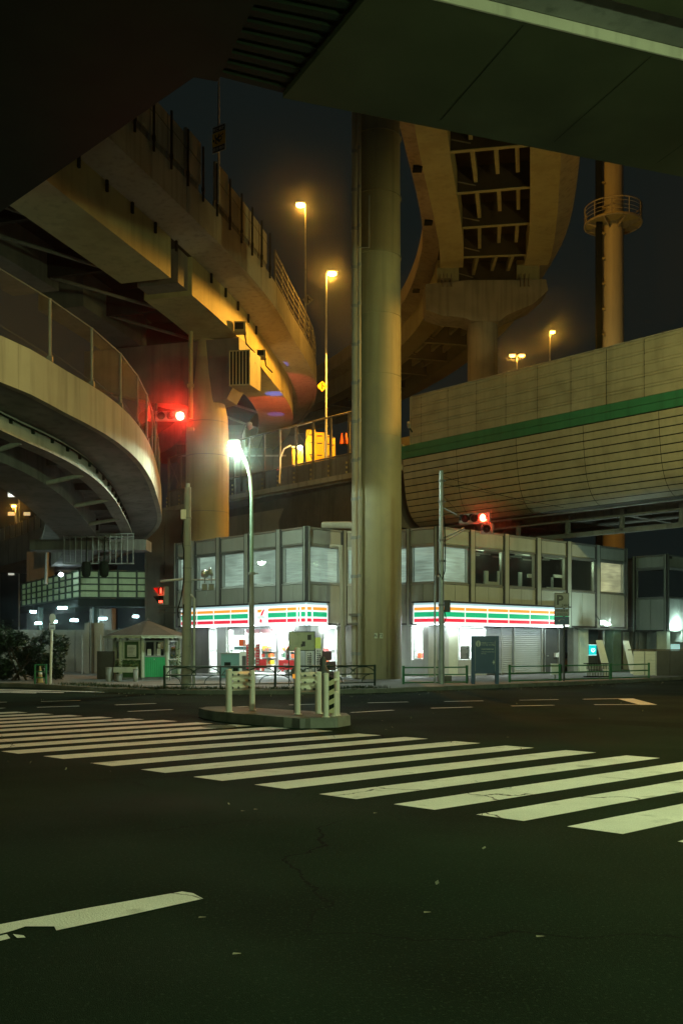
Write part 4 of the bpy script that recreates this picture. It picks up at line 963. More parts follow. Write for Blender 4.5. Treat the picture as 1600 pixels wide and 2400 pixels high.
# cladding profile, top to bottom
prof = [(0,12.6),(.02,12.2),(.05,11.8),(.09,11.4),(.14,11.0),(.20,10.6),(.28,10.2),(.40,9.85),(.56,9.5),(.78,9.2),(1.05,8.95),(1.45,8.75)]
ncol = 9; cl = 4.12; tend = .66
for c in range(ncol):
    t1 = tend - cl*c; t0 = t1-cl
    t1 = min(tend, t1)
    for r in range(len(prof)-1):
        (n0,z0),(n1,z1) = prof[r],prof[r+1]
        if c > 6 and r < 0: continue
        jit = rnd.uniform(-.006,.006)
        d_ = Vector((n1-n0, z1-z0)).normalized(); o_ = Vector((-d_.y, d_.x))   # outwards normal in (n,z): pick towards -n
        if o_.x > 0: o_ = -o_
        g = .045
        pa_ = (n0+d_.x*g, z0+d_.y*g); pb = (n1-d_.x*.012, z1-d_.y*.012); mid = ((pa_[0]+pb[0])/2+o_.x*(.012+jit), (pa_[1]+pb[1])/2+o_.y*.012)
        mb = MB(); e_ = .014
        for q0,q1 in ((pa_,mid),(mid,pb)): mb.quad(cq(t0+e_,q0[0]-.03,q0[1]),cq(t1-e_,q0[0]-.03,q0[1]),cq(t1-e_,q1[0]-.03,q1[1]),cq(t0+e_,q1[0]-.03,q1[1]))
        mb.quad(cq(t0+e_,pb[0]-.03,pb[1]),cq(t1-e_,pb[0]-.03,pb[1]),cq(t1-e_,pb[0]+.04,pb[1]),cq(t0+e_,pb[0]+.04,pb[1]))
        mb.quad(cq(t0+e_,pa_[0]-.03,pa_[1]),cq(t1-e_,pa_[0]-.03,pa_[1]),cq(t1-e_,pa_[0]+.04,pa_[1]),cq(t0+e_,pa_[0]+.04,pa_[1]))
        obj("cladding_slat", mb, m_slat, cv)
mb = MB()
mb.add([cq(T0,n,z) for n,z in prof]+[cq(tend-.02,n,z) for n,z in prof], [(i,i+1,len(prof)+i+1,len(prof)+i) for i in range(len(prof)-1)]); obj("cladding_back", mb, m_black, cv)
mb = MB(); e_ = [(0,12.6)]+prof[1:]+[(1.45,12.6)]; mb.add([cq(tend,n,z) for n,z in e_],[tuple(range(len(e_)))]); obj("end_plate", mb, m_slat, cv)
mb = MB(); mb.hexa([cq(T0,-.1,12.6),cq(tend+.05,-.1,12.6),cq(tend+.05,.3,12.6),cq(T0,.3,12.6),cq(T0,-.1,12.97),cq(tend+.05,-.1,12.97),cq(tend+.05,.3,12.97),cq(T0,.3,12.97)]); obj("green_band", mb, m_stripe, cv)
mb = MB(); mb.hexa([cq(T0,-.1,12.99),cq(tend+.05,-.1,12.99),cq(tend+.05,.3,12.99),cq(T0,.3,12.99),cq(T0,-.1,13.34),cq(tend+.05,-.1,13.34),cq(tend+.05,.3,13.34),cq(T0,.3,13.34)]); obj("green_band", mb, m_stripe, cv)
# noise wall panels above
tj = [0,-.78]+[-.78-2.04*k for k in range(1,12)]
for i in range(len(tj)-1):
    t1,t0 = tj[i],tj[i+1]; e_ = .02
    mb = MB(); z = 13.36; rows = 5; hh = (16.1-13.36)/rows
    for r in range(rows):
        zb_ = z+hh*r; a_,b_,c_,d_ = zb_+.02, zb_+hh*.70, zb_+hh*.78, zb_+hh*.98
        sec = [(.02,zb_),(-.03,a_),(-.03,b_),(.02,b_+.02),(.02,c_-.01),(-.03,c_),(-.03,d_),(.02,zb_+hh)]
        for k in range(len(sec)-1): mb.quad(cq(t0+e_,sec[k][0],sec[k][1]),cq(t1-e_,sec[k][0],sec[k][1]),cq(t1-e_,sec[k+1][0],sec[k+1][1]),cq(t0+e_,sec[k+1][0],sec[k+1][1]))
    mb.hexa([cq(t0+e_,.03,13.36),cq(t1-e_,.03,13.36),cq(t1-e_,.14,13.36),cq(t0+e_,.14,13.36),cq(t0+e_,.03,16.12),cq(t1-e_,.03,16.12),cq(t1-e_,.14,16.12),cq(t0+e_,.14,16.12)])
    obj("noise_panel", mb, m_slat, cv)
    mb = MB(); mb.hexa([cq(t0-e_,-.0,13.36),cq(t0+e_,-.0,13.36),cq(t0+e_,.2,13.36),cq(t0-e_,.2,13.36),cq(t0-e_,-.0,16.1),cq(t0+e_,-.0,16.1),cq(t0+e_,.2,16.1),cq(t0-e_,.2,16.1)]); obj("wall_post", mb, m_black, cv)
mb = MB(); mb.hexa([cq(-24,-.05,16.125),cq(.03,-.05,16.125),cq(.03,.18,16.125),cq(-24,.18,16.125),cq(-24,-.05,16.17),cq(.03,-.05,16.17),cq(.03,.18,16.17),cq(-24,.18,16.17)]); obj("top_cap", mb, m_conc_warm, cv)
mb = MB(); mb.hexa([cq(0,-.04,13.36),cq(.1,-.04,13.36),cq(.1,.2,13.36),cq(0,.2,13.36),cq(0,-.04,16.12),cq(.1,-.04,16.12),cq(.1,.2,16.12),cq(0,.2,16.12)]); obj("end_post", mb, m_slat, cv)
# deck, soffit and steelwork underneath
mb = MB(); mb.hexa([cq(T0,.3,11.9),cq(26,.3,11.9),cq(26,10,11.9),cq(T0,10,11.9),cq(T0,.3,12.5),cq(26,.3,12.5),cq(26,10,12.5),cq(T0,10,12.5)]); obj("deck_slab", mb, m_conc_dark, cv)
mb = MB(); mb.hexa([cq(T0,1.45,8.72),cq(tend,1.45,8.72),cq(tend,4.2,8.95),cq(T0,4.2,8.95),cq(T0,1.45,8.8),cq(tend,1.45,8.8),cq(tend,4.2,9.03),cq(T0,4.2,9.03)]); obj("soffit_panel", mb, m_conc_dark, cv)
mb = MB(); mb.tube([cq(T0,2.2,8.68),cq(tend,2.2,8.68)], .05, 6); obj("service_pipe", mb, m_galv, cv)
for n_ in (4.6,7.2,9.8):
    mb = MB(); mb.hexa([cq(T0,n_-.05,8.6),cq(26,n_-.05,8.6),cq(26,n_+.05,8.6),cq(T0,n_+.05,8.6),cq(T0,n_-.05,11.9),cq(26,n_-.05,11.9),cq(26,n_+.05,11.9),cq(T0,n_+.05,11.9)]); g_ = obj("plate_girder", mb, m_conc, cv)
    mb = MB(); mb.hexa([cq(T0,n_-.28,8.5),cq(26,n_-.28,8.5),cq(26,n_+.28,8.5),cq(T0,n_+.28,8.5),cq(T0,n_-.28,8.595),cq(26,n_-.28,8.595),cq(26,n_+.28,8.595),cq(T0,n_+.28,8.595)]); obj("flange", mb, m_conc, g_)
for k in range(9):
    t_ = -1-3.4*k
    for n0,n1 in ((4.3,7.14),(7.26,9.74)):
        mb = MB(); mb.hexa([cq(t_-.14,n0,8.45+.1),cq(t_+.14,n0,8.55),cq(t_+.14,n1,8.55),cq(t_-.14,n1,8.55),cq(t_-.14,n0,8.85),cq(t_+.14,n0,8.85),cq(t_+.14,n1,8.85),cq(t_-.14,n1,8.85)]); obj("cross_beam", mb, m_conc, cv)
    mb = MB(); mb.hexa([cq(t_-.1,4.25,7.7),cq(t_+.1,4.25,7.7),cq(t_+.1,4.45,7.7),cq(t_-.1,4.45,7.7),cq(t_-.1,4.25,8.5),cq(t_+.1,4.25,8.5),cq(t_+.1,4.45,8.5),cq(t_-.1,4.45,8.5)]); obj("hanger", mb, m_conc, cv)
mb = MB(); mb.hexa([cq(-28,4.25,7.6),cq(-2,4.25,7.6),cq(-2,4.45,7.6),cq(-28,4.45,7.6),cq(-28,4.25,7.85),cq(-2,4.25,7.85),cq(-2,4.45,7.85),cq(-28,4.45,7.85)]); obj("walkway_beam", mb, m_conc, cv)
# continuing part left of the pillar: open deck with solid parapet, screen fence
T1 = 26.0
mb = MB(); sh = [(0,1.0,12.45),(1.6,1.0,12.45)]
mb.hexa([cq(tend+.06,-.35,11.98),cq(T1,-.35,11.98),cq(T1,.29,11.98),cq(tend+.06,.29,11.98),cq(tend+.06,-.35,12.3),cq(T1,-.35,12.3),cq(T1,.29,12.3),cq(tend+.06,.29,12.3)]); obj("edge_slab", mb, m_conc_warm, cv)
mb = MB(); mb.hexa([cq(tend+.1,.0,12.31),cq(T1,.0,12.31),cq(T1,.25,12.31),cq(tend+.1,.25,12.31),cq(tend+.1,.0,13.5),cq(T1,.0,13.5),cq(T1,.25,13.5),cq(tend+.1,.25,13.5)]); obj("solid_parapet", mb, m_conc_dark, cv)
mb = MB(); mb.hexa([cq(tend+.06,1.6,9.4),cq(T1,1.6,9.4),cq(T1,2.6,9.4),cq(tend+.06,2.6,9.4),cq(tend+.06,1.6,11.2),cq(T1,1.6,11.2),cq(T1,2.6,11.2),cq(tend+.06,2.6,11.2)]); obj("edge_girder", mb, m_conc_warm, cv)
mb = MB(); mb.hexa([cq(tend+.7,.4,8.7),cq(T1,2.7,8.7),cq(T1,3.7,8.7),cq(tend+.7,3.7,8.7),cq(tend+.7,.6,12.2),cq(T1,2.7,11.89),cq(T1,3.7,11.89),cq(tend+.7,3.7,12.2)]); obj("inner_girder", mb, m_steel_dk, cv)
sf = thing("screen_fence", "tall dark steel screen fence on the deck between orange column and pillar", "fence", cq(8,.1,13.5))
k = 0; t_ = tend+1.2
while t_ < T1:
    mb = MB(); mb.hexa([cq(t_-.08,-.1,12.2),cq(t_+.08,-.1,12.2),cq(t_+.08,.0,12.2),cq(t_-.08,.0,12.2),cq(t_-.08,-.1,16.2),cq(t_+.08,-.1,16.2),cq(t_+.08,.0,16.2),cq(t_-.08,.0,16.2)]); fpst = obj("post", mb, m_steel_dk, sf)
    for z in (12.45,12.75,13.05): mb = MB(); mb.box(cq(t_+.22,-.06,z),(.12,.1,.12)); obj("bolt_plate", mb, m_steel, fpst)
    t2 = t_+1.7
    if t2 < T1:
        for z in (13.56,16.15): mb = MB(); mb.tube([cq(t_,-.05,z),cq(t2,-.05,z)], .06, 6); obj("rail", mb, m_steel_dk, sf)
        mb = MB(); mb.quad(cq(t_+.1,-.04,13.6),cq(t2-.1,-.04,13.6),cq(t2-.1,-.04,16.1),cq(t_+.1,-.04,16.1)); obj("wire_panel", mb, m_wire, sf)
        if k % 3 == 1:
            mb = MB(); mb.tube([cq(t_,-.07,13.6),cq(t2,-.07,16.1)], .025, 5); mb.tube([cq(t_,-.08,16.1),cq(t2,-.08,13.6)], .025, 5); obj("cross_wire", mb, m_steel_dk, sf)
    t_ = t2; k += 1
# road works on that deck
m_barr = M("barrier yellow",(.80,.50,.03),.45,.08,3,streak=.2)
for i,(px,w_) in enumerate(((728,.62),(747,.72),(769,.42),(778,.42))):
    c = P(px,1080,66.5+.3*i); c.z = 12.5; labs = ("leftmost of the four tall yellow barriers behind the screen fence","broad yellow barrier just right of the leftmost one behind the screen fence","third yellow barrier, narrow, beside the lamp pole on the deck","rightmost yellow barrier with slots, next to the dark cabinet")
    t = thing("yellow_barrier", labs[i], "barrier", c, group="yellow barriers on the deck")
    hh = 3.55-.12*i; mb = MB(); mb.box(c+Vector((0,0,hh/2)),(w_,.3,hh)); obj("panel", mb, m_barr, t)
    for z in (1.9,2.7,3.2): mb = MB(); mb.box(c+Vector((.05,-.153,z)),(w_*.5,.02,.09)); obj("slot", mb, m_dkgrey, t)
c = cq(1.9,1.6,12.5); cab = single("steel_cabinet", MB().box(c+Vector((0,0,.85)),(3.4,1.0,1.7),R(-47)), m_dkgrey, "long dark steel cabinet on the deck under the orange cones", "cabinet", c)
for i,(px,sc,lab) in enumerate(((801,1.0,"left orange traffic cone up on the dark cabinet"),(811,.92,"right orange traffic cone up on the dark cabinet"))):
    c = P(px,1072,62.2); c.z = 14.2; t = thing("traffic_cone", lab, "traffic cone", c, group="orange cones on the deck")
    mb = MB(); mb.lathe(c,[(.17,.03),(.15,.1),(.04,.72),(.03,.74)],16); obj("cone", mb, m_orange, t)
    mb = MB(); mb.box(c+Vector((0,0,.015)),(.4,.4,.03)); obj("base", mb, m_rubber, t)
# ---- dark tall panelled wall behind, between orange column and fence
dw = thing("dark_wall", "tall dark panelled wall behind the orange column", "wall", (-9,86,0))
for i in range(5):
    for j in range(6):
        mb = MB(); mb.box((-13.2+i*2.05,86+i*.5,2+j*4.05),(2.0,.3,4.0)); obj("wall_panel", mb, M("dark wall panel",(.09,.10,.09),.7,.15,.8) if (i,j)==(0,0) else MATS["dark wall panel"], dw)
for j in range(3): mb = MB(); mb.box((-9.5,85.3,13.9+4.05*j),(9.5,.12,.12)); obj("rail", mb, m_galv, dw)
# ---- mast with ring platform
ma_ = thing("ring_mast", "tall pale round mast with a ring platform at upper right", "mast", (25.9,95,0))
mb = MB(); mb.lathe((25.9,95,0), [(1.12,0),(1.05,25),(.98,41),(.95,58)], 36); obj("shaft", mb, M("mast paint",(.50,.46,.36),.5,.06,.6,.05,10,streak=.15), ma_)
mb = MB(); mb.lathe((25.9,95,0), [(1.0,41.9),(2.65,41.9),(2.65,42.0),(1.0,42.0)], 40, False); fl_ = obj("platform", mb, m_steel, ma_)
for i in range(8):
    a = i*math.pi/4+.2; d = Vector((math.cos(a),math.sin(a),0)); nn_ = Vector((-d.y,d.x,0))*.06; c = Vector((25.9,95,0))
    mb = MB(); mb.hexa([c+d*.95+nn_+Vector((0,0,41.25)),c+d*2.6+nn_+Vector((0,0,41.7)),c+d*2.6-nn_+Vector((0,0,41.7)),c+d*.95-nn_+Vector((0,0,41.25)),c+d*.95+nn_+Vector((0,0,41.895)),c+d*2.6+nn_+Vector((0,0,41.895)),c+d*2.6-nn_+Vector((0,0,41.895)),c+d*.95-nn_+Vector((0,0,41.895))]); obj("rib", mb, m_conc_warm, ma_)
for z,r in ((43.45,.06),(42.7,.03),(43.1,.03),(42.35,.03),(41.85,.09)):
    mb = MB(); mb.tube([(25.9+2.65*math.cos(i*math.pi/20),95+2.65*math.sin(i*math.pi/20),z) for i in range(41)], r, 6, False); obj("ring_rail", mb, m_conc_warm, ma_)
for i in range(10):
    a = i*math.pi/5; mb = MB(); mb.tube([(25.9+2.65*math.cos(a),95+2.65*math.sin(a),41.9),(25.9+2.65*math.cos(a),95+2.65*math.sin(a),43.45)], .05, 6); obj("rail_post", mb, m_conc_warm, ma_)
mb = MB(); mb.box((25.9-1.45,94.6,24.5),(.55,.5,49)); mb.box((25.9-1.45,94.6,54.),(.55,.5,9.)); obj("ladder_cage", mb, m_black, ma_)
for i in range(12): mb = MB(); mb.box((25.9-1.08,94.4,24+2.4*i),(.3,.2,.16)); obj("ladder_bracket", mb, m_steel, ma_)
# ---- far deck behind the louvre wall (carries the far lamps)
fd = thing("distant_overpass", "far overpass deck hidden beyond the louvre clad viaduct", "viaduct", (22,112,0))
mb = MB(); mb.prism([(8,125),(12,80),(40,80),(46,96),(14,131)], 20.5, 22.0); obj("deck_slab", mb, m_conc_dark, fd)
for (x,y) in ((14,124),(24,113.5),(36,100.5)): mb = MB(); mb.box((x,y,10.2),(2,2,20.4)); obj("pier", mb, m_conc_dark, fd)
# ================================================================== STREET LAMPS AND LIGHTS
def lum(t, c, r, col, estr, mat_name, sx=1.0, rz=0.0):
    mb = MB(); prof = [(.02,-r*.5),(r*.75,-r*.42),(r,-r*.1),(r*.8,r*.2),(.02,r*.28)]
    mb.lathe((0,0,0),prof,16); m = Matrix.Rotation(rz,3,'Z') @ Matrix.Diagonal((sx,1,1)); mb.v = [Vector(c)+m@v for v in mb.v]
    return obj("lamp_glass", mb, (EM(mat_name,col,estr) if mat_name not in MATS else MATS[mat_name]), t)
# green white lamp in front of the shop
c = Vector((PX(589.5,39.6),39.6,.14)); hd = P(548,1043,39.2)
sl = thing("street_lamp", "pale green street lamp with curved arm and glaring white head before the shop", "street lamp", c)
x,y = c.x,c.y
mb = MB(); mb.tube([(x,y,.14),(x,y,1.3),(x,y,4.5)], [.12,.12,.085], 12); obj("pole_base", mb, m_pole, sl)
mb = MB(); mb.tube([(x,y,4.5),(x,y,6.6),(x-.0,y,7.6),(x-.06,y,8.3),(x-.2,y,8.9),(x-.42,y-.2,9.35),(hd.x+.12,hd.y,hd.z+.12)], [.085,.075,.07,.065,.06,.055,.05], 12); obj("pole_arm", mb, m_lampgreen, sl)
for z in (4.5,3.3): mb = MB(); mb.tube([(x,y,z-.05),(x,y,z+.05)],.14,12); mb.box((x+.16,y,z),(.2,.06,.05)); obj("collar", mb, m_pole, sl)
mb = MB(); mb.lathe(hd+Vector((0,0,.1)),[(.02,.13),(.2,.1),(.25,.0)],16); obj("lamp_hood", mb, m_lampgreen, sl)
lum(sl, hd, .23, (.8,1,.85), 170, "street glow")
lamp(sl, hd-Vector((0,0,.22)), W_STREET, C_STREET, .2, 'SPOT', hd-Vector((0,0,5)), 174, .1)
# unlit lamp head on the middle deck
u0 = P(575,1008,70); ul = thing("street_lamp", "unlit lamp head on a bent pole above the glaring street lamp", "street lamp", (u0.x-.3,70,12.5))
mb = MB(); mb.tube([(u0.x-.3,70,12.5),(u0.x-.3,70,15.4),(u0.x-.22,70,16.5),(u0.x-.02,70,17.2),(u0.x+.2,69.9,17.3)],[.1,.08,.07,.06,.06],8); obj("pole", mb, m_dkgrey, ul)
mb = MB(); mb.lathe((u0.x+.28,69.9,16.8),[(.02,.6),(.2,.5),(.26,.15),(.02,0)],12); obj("lamp_head", mb, m_dkgrey, ul)
# sodium lamps on the viaducts
def sodium(base, head, label, r=.28, watts=W_SODIUM, double=False, cut_=False, pr=.09, mn="sodium glow", estr=70):
    t = thing("highway_lamp", label, "street lamp", base, group="sodium lamps on the viaducts")
    b = Vector(base); h = Vector(head); top = Vector((b.x,b.y,h.z+.05))
    mb = MB(); mb.tube([b, b.lerp(top,.5), top],[pr,pr*.8,pr*.55],8); obj("pole", mb, m_galv, t)
    hs = [h, Vector((2*b.x-h.x,h.y,h.z))] if double else [h]
    for q in hs:
        mb = MB(); mb.tube([top, q+Vector((0,0,.1))],pr*.5,6); obj("arm", mb, m_galv, t)
        mb = MB(); mb.box(q+Vector((0,0,.13)),(.7,.36,.08)); obj("lamp_hood", mb, m_galv, t)
        lum(t, q, r*.85, (1,.52,.09), estr, mn, 1.25)
        if watts: lamp(t, q-Vector((0,0,.25)), watts, C_SODIUM, .2, *(('SPOT', q-Vector((0,0,5)), 175, .08) if cut_ else ()))
    return t
b1 = Vector((-2.72,75,21.4)); sodium(b1, P(704,480,75), "taller sodium lamp standing on the curved viaduct, left of the two by the pillar", .33, cut_=True)
b2 = Vector((PX(764,64.5),64.5,12.5)); sodium(b2, P(778,641,64.5), "sodium lamp rising from the screen fenced deck, right of the taller one", .27, cut_=True)
b3 = Vector((PX(1288,113),113,22)); sodium(b3, P(1294,778,113), "small distant sodium lamp right above the louvre wall near the mast", .30, 700, mn="sodium glow far", estr=22)
b4 = Vector((PX(1211,105),105,22)); sodium(b4, P(1222,833,105), "double headed sodium lamp just above the louvre wall", .33, 260, True, mn="sodium glow dim", estr=9)
b5 = Vector((PX(1200,124),124,22)); sodium(b5, P(1196,873,124), "sodium lamp head just peeping over the louvre wall top", .33, 0, mn="sodium glow dim")
# lamps the pillar or the frame edge hides, the pillar one added
b6 = Vector((2.7,60.9,12.5)); sodium(b6, (2.05,60.4,21.2), "added unseen sodium lamp on the deck behind the round pillar", .27, 11000, cut_=True)  # unseen lamp added to light the curved viaduct and its column
b7 = Vector((24.5,44.5,12.5)); sodium(b7, (23.4,43.9,18.7), "sodium lamp on the clad viaduct beyond the right edge", .27, 14000, cut_=True)
c = Vector((20.5,84,22.2)); flm = thing("floodlight", "unseen floodlight added on the far deck to light the tall mast", "floodlight", c)
mb = MB(); mb.box(c+Vector((0,0,.35)),(.6,.3,.5)); obj("case", mb, m_galv, flm); mb = MB(); mb.tube([c+Vector((0,0,-1.7)),c+Vector((0,0,.1))],.08,8); obj("stand", mb, m_galv, flm)
lamp(flm, c+Vector((.2,.5,.7)), 1500, (1,.76,.26), .2, 'SPOT', (25.9,95,40), 70, .5)  # light added out of view to brighten the mast
b10 = Vector((13.4,80,30.4)); sodium(b10, (14.0,80.0,43.8), "sodium lamp on the twin girder viaduct behind the overhead deck", .27, 3300, estr=20, mn="sodium glow soft")
# far lamp at left
b9 = Vector((PX(38,84),84,11.3)); sodium(b9, P(33,1186,84), "distant orange lamp over the approach ramp at far left", .22, 260, pr=.14, mn="sodium glow far")
# crossing lamps behind the camera's sides
def near_lamp(base, head, label, watts, col, nm, aim=None, cone=120):
    t = thing("street_lamp", label, "street lamp", base)
    b = Vector(base); h = Vector(head)
    mb = MB(); mb.tube([b,(b.x,b.y,h.z*.7),(b.x,b.y,h.z-.5),b.lerp(Vector((h.x,h.y,0)),.3)+Vector((0,0,h.z)),h+Vector((0,0,.1))],[.12,.09,.07,.06,.05],10); obj("pole", mb, m_lampgreen, t)
    mb = MB(); mb.lathe(h,[(.02,.16),(.2,.12),(.26,.02)],14); obj("lamp_hood", mb, m_lampgreen, t)
    lum(t, h, .23, col, 20, nm); lamp(t, h-Vector((0,0,.2)), watts, col, .25, *(('SPOT', aim, cone, .5) if aim else ()))
near_lamp((14.5,7.5,0), (12.5,8.0,9.5), "green white crossing lamp at the right side of the junction", W_NEAR, C_NEAR, "near lamp glow")
near_lamp((-8.0,-15,0), (-6.2,-14.6,10.0), "green white crossing lamp on the near pavement behind", W_NEAR2, C_NEAR2, "near lamp glow 2")
near_lamp((22.5,31.5,0), (20.2,31,13.5), "warm street lamp beyond the right edge", W_WARM_R, C_WARM, "warm lamp glow", (9.5,52,12.5), 80)
near_lamp((-24.0,51.5,0), (-22.2,52,7.6), "added white street lamp beyond the left edge near the footbridge", 700, C_STREET, "near lamp glow 3")  # unseen lamp added to lift the ramp wall and hedge
near_lamp((-10.2,18.4,0), (-8.4,19,11.0), "warm street lamp beyond the left edge", W_WARM_L, C_WARM, "warm lamp glow", (-7.6,37,7.0), 50)

# ================================================================== POLES, SIGNALS, SIGNS
def signal_head(t, c, n, horiz, lit, fwd, right, dia=.3, arrow=False, lm=None):
    """traffic signal: n lenses; lit = index"""
    up = Vector((0,0,1)); step = dia*1.22; ax = right if horiz else up*-1
    Lh = step*n+.1; hw = dia*.62
    cc = c; a = ax; o = up if horiz else right
    mb = MB(); q = lambda i,j,k: cc + a*i + o*j + fwd*k
    mb.hexa([q(-Lh/2,-hw,-.12),q(Lh/2,-hw,-.12),q(Lh/2,-hw,.06),q(-Lh/2,-hw,.06),q(-Lh/2,hw,-.12),q(Lh/2,hw,-.12),q(Lh/2,hw,.06),q(-Lh/2,hw,.06)])
    h = obj("signal_case", mb, m_greypl, t)
    for i in range(n):
        ce = cc + a*((i-(n-1)/2)*step) + fwd*.062
        mb = MB(); ring = [ce+right*math.cos(k*math.pi/10)*dia/2+up*math.sin(k*math.pi/10)*dia/2 for k in range(20)]
        mb.add([ce+fwd*.03]+ring,[(0,k+1,(k+1)%20+1) for k in range(20)])
        obj("lens", mb, (lm or EM("red lens",(1,.05,.02),14)) if i == lit else m_lens_off, h)
        mb = MB(); m_ = 13; e1_ = []; e2_ = []
        for k in range(m_):
            an = R(-20+220*k/(m_-1)); d = right*math.cos(an)+up*math.sin(an); e1_.append(ce+d*dia*.54); e2_.append(ce+d*dia*.54+fwd*(.30 if 3<k<9 else .2)-up*.03)
        mb.add(e1_+e2_,[(k,k+1,m_+k+1,m_+k) for k in range(m_-1)]); obj("visor", mb, m_black, h)
    return h
m_lens_off = M("dark lens",(.03,.02,.02),.25,.1,3)
m_redlens = EM("red lens",(1,.04,.02),60)
fw = Vector((-.45,-.89,0)).normalized(); rt = Vector((-fw.y,fw.x,0))
# right signal on its pole
pR = Vector((PX(1034,38.5),38.5,.14)); sp_ = thing("signal_pole", "slim grey pole with cables and stays in front of the right shop corner", "pole", pR)
x,y = pR.x,pR.y
mb = MB(); mb.tube([(x,y,.14),(x,y,3.2),(x,y,8.4)],[.12,.10,.085],12); obj("pole", mb, m_galv, sp_)
mb = MB(); mb.tube([(x-.25,y+.02,.14),(x-.25,y+.02,3.9),(x-.2,y+.02,4.35),(x-.1,y,4.3)],.035,8); obj("cable_pipe", mb, m_galv, sp_)
mb = MB(); mb.tube([(x+.1,y-.1,6.6),(x+.14,y-.12,5.4),(x+.12,y-.12,4.5),(x+.02,y-.14,4.2),(x-.1,y-.12,4.4)],.022,6); mb.tube([(x+.1,y-.1,3.0),(x+.16,y-.12,2.7),(x+.1,y-.1,2.5)],.02,6); obj("cable", mb, m_black, sp_)
mb = MB(); mb.box((x+.22,y-.06,3.15),(.22,.2,.46)); obj("control_box", mb, m_dkgrey, sp_)
sgc = P(1110,1216,38.0)
mb = MB(); mb.tube([(x,y,5.75),P(1088,1238,38.1)],.035,8); mb.tube([(x,y,5.6),P(1088,1243,38.1)],.025,8); mb.tube([(x,y,7.0),P(1070,1206,38.1)],.025,6); obj("signal_arm", mb, m_galv, sp_)
mb = MB(); mb.tube([(x,y,8.2),P(1230,1178,44)],.008,4); mb.tube([(x,y,7.9),P(1320,1190,47)],.008,4); mb.tube([(x,y,7.5),P(1073,1200,38.1)],.008,4); obj("stay_wire", mb, m_black, sp_)
for z in (8.0,7.2,5.7,4.9,3.2): mb = MB(); mb.tube([(x,y,z-.04),(x,y,z+.04)],.125,12); mb.box((x+.12,y,z),(.12,.05,.05)); obj("band", mb, m_greypl, sp_)
ts = thing("traffic_signal", "horizontal traffic signal showing red above the right shop wing", "traffic signal", sgc)
signal_head(ts, P(1112,1215,38.0), 3, True, 2, fw, rt, lm=m_redlens)
mb = MB(); cA = P(1141,1240,37.9); 
hA = signal_head(ts, cA, 1, True, 9, fw, rt)
lamp(ts, P(1134,1213,37.5), 260, (1,.06,.02), .14, 'SPOT', Vector((0,5,1)), 60, .6)
lamp(ts, P(1134,1213,37.4), 14, (1,.06,.02), .14)
# far red signal above the left ramp
sgL = P(418,974,46); tl = thing("traffic_signal", "glaring red expressway signal above the left ramp before the orange column", "traffic signal", sgL)
signal_head(tl, sgL+Vector((-.37,.1,0)), 3, True, 2, Vector((.05,-1,0)).normalized(), Vector((1,.05,0)).normalized(), .36, lm=EM("red lens far",(1,.035,.02),380))
lamp(tl, sgL+Vector((.1,-.4,0)), 2200, (1,.03,.012), .14, 'SPOT', Vector((-1,0,3)), 42, .7)
sgp = thing("signal_post", "dark post on the ramp parapet carrying the glaring red signal", "pole", (-8.7,46.2,9.4))
mb = MB(); mb.tube([(-8.62,46.3,9.3),(-8.62,46.3,12.9)],.06,8); mb.tube([(-8.62,46.3,12.45),(sgL.x-.3,46.24,12.45)],.04,6); obj("post", mb, m_dkgrey, sgp)

# concrete utility pole at left with pedestrian signal
pU = Vector((PX(440,35.7),35.7,.14)); up_ = thing("utility_pole", "thick concrete utility pole with cables left of the shop sign", "pole", pU)
x,y = pU.x,pU.y
mb = MB(); mb.tube([(x-.05,y,.14),(x,y,7.3)],[.19,.12],14); obj("pole", mb, m_pole, up_)
mb = MB(); mb.tube([(x+.22,y-.03,.14),(x+.24,y-.03,3.3),(x+.1,y-.03,3.45)],.05,8); obj("cable_pipe", mb, m_galv, up_)
mb = MB(); mb.tube([(x+.0,y,7.3),(x+.01,y,7.45)],.07,10); obj("pole_cap", mb, m_galv, up_)
mb = MB(); mb.box((x-.13,y-.1,6.32),(.18,.16,.34)); obj("junction_box", mb, m_white, up_)
mb = MB(); mb.tube([(x-.14,y-.1,6.1),(x-.2,y-.1,5.5),(x-.12,y-.13,5.0),(x-.12,y-.15,4.0),(x-.2,y-.16,3.4),(x-.33,y-.17,2.9),(x-.3,y-.17,2.6),(x-.15,y-.17,2.7),(x-.12,y-.17,3.1)],.022,6); obj("cable", mb, m_black, up_)
for z in (6.2,5.2,4.4,3.9,2.2,1.6): mb = MB(); mb.tube([(x-.02,y,z-.02),(x-.02,y,z+.02)],.17,14); obj("band", mb, m_greypl, up_)
for i,(dx,lab) in enumerate(((.62,"round floodlight on the utility pole, left of two"),(.86,"round floodlight on the utility pole, right of two"))):
    cF = Vector((x+dx,y-.1,4.2+.06*i)); t = thing("floodlight", lab, "floodlight", cF, group="floodlights on the utility pole")
    m_ = Matrix.Rotation(R(-100 if i==0 else 70),3,'X') if i==0 else Matrix.Rotation(R(75),3,'Y')
    mb = MB(); mb.lathe((0,0,0),[(.05,-.14),(.14,-.05),(.155,.03),(.13,.03)],16); mb.v = [cF+m_@v for v in mb.v]; obj("reflector", mb, m_galv, t)
    mb = MB(); mb.tube([cF,(cF.x,y-.1,3.86)],.02,6); mb.box((cF.x,y-.1,3.72),(.18,.16,.22)); obj("ballast_box", mb, m_greypl, t)
mb = MB(); mb.tube([(x,y,3.98),(x+1.0,y-.1,3.98)],.03,8); obj("cross_arm", mb, m_galv, up_)
mb = MB(); mb.tube([(x,y,4.03),(x-.98,y,3.93)],.045,8); obj("signal_arm", mb, m_galv, up_)
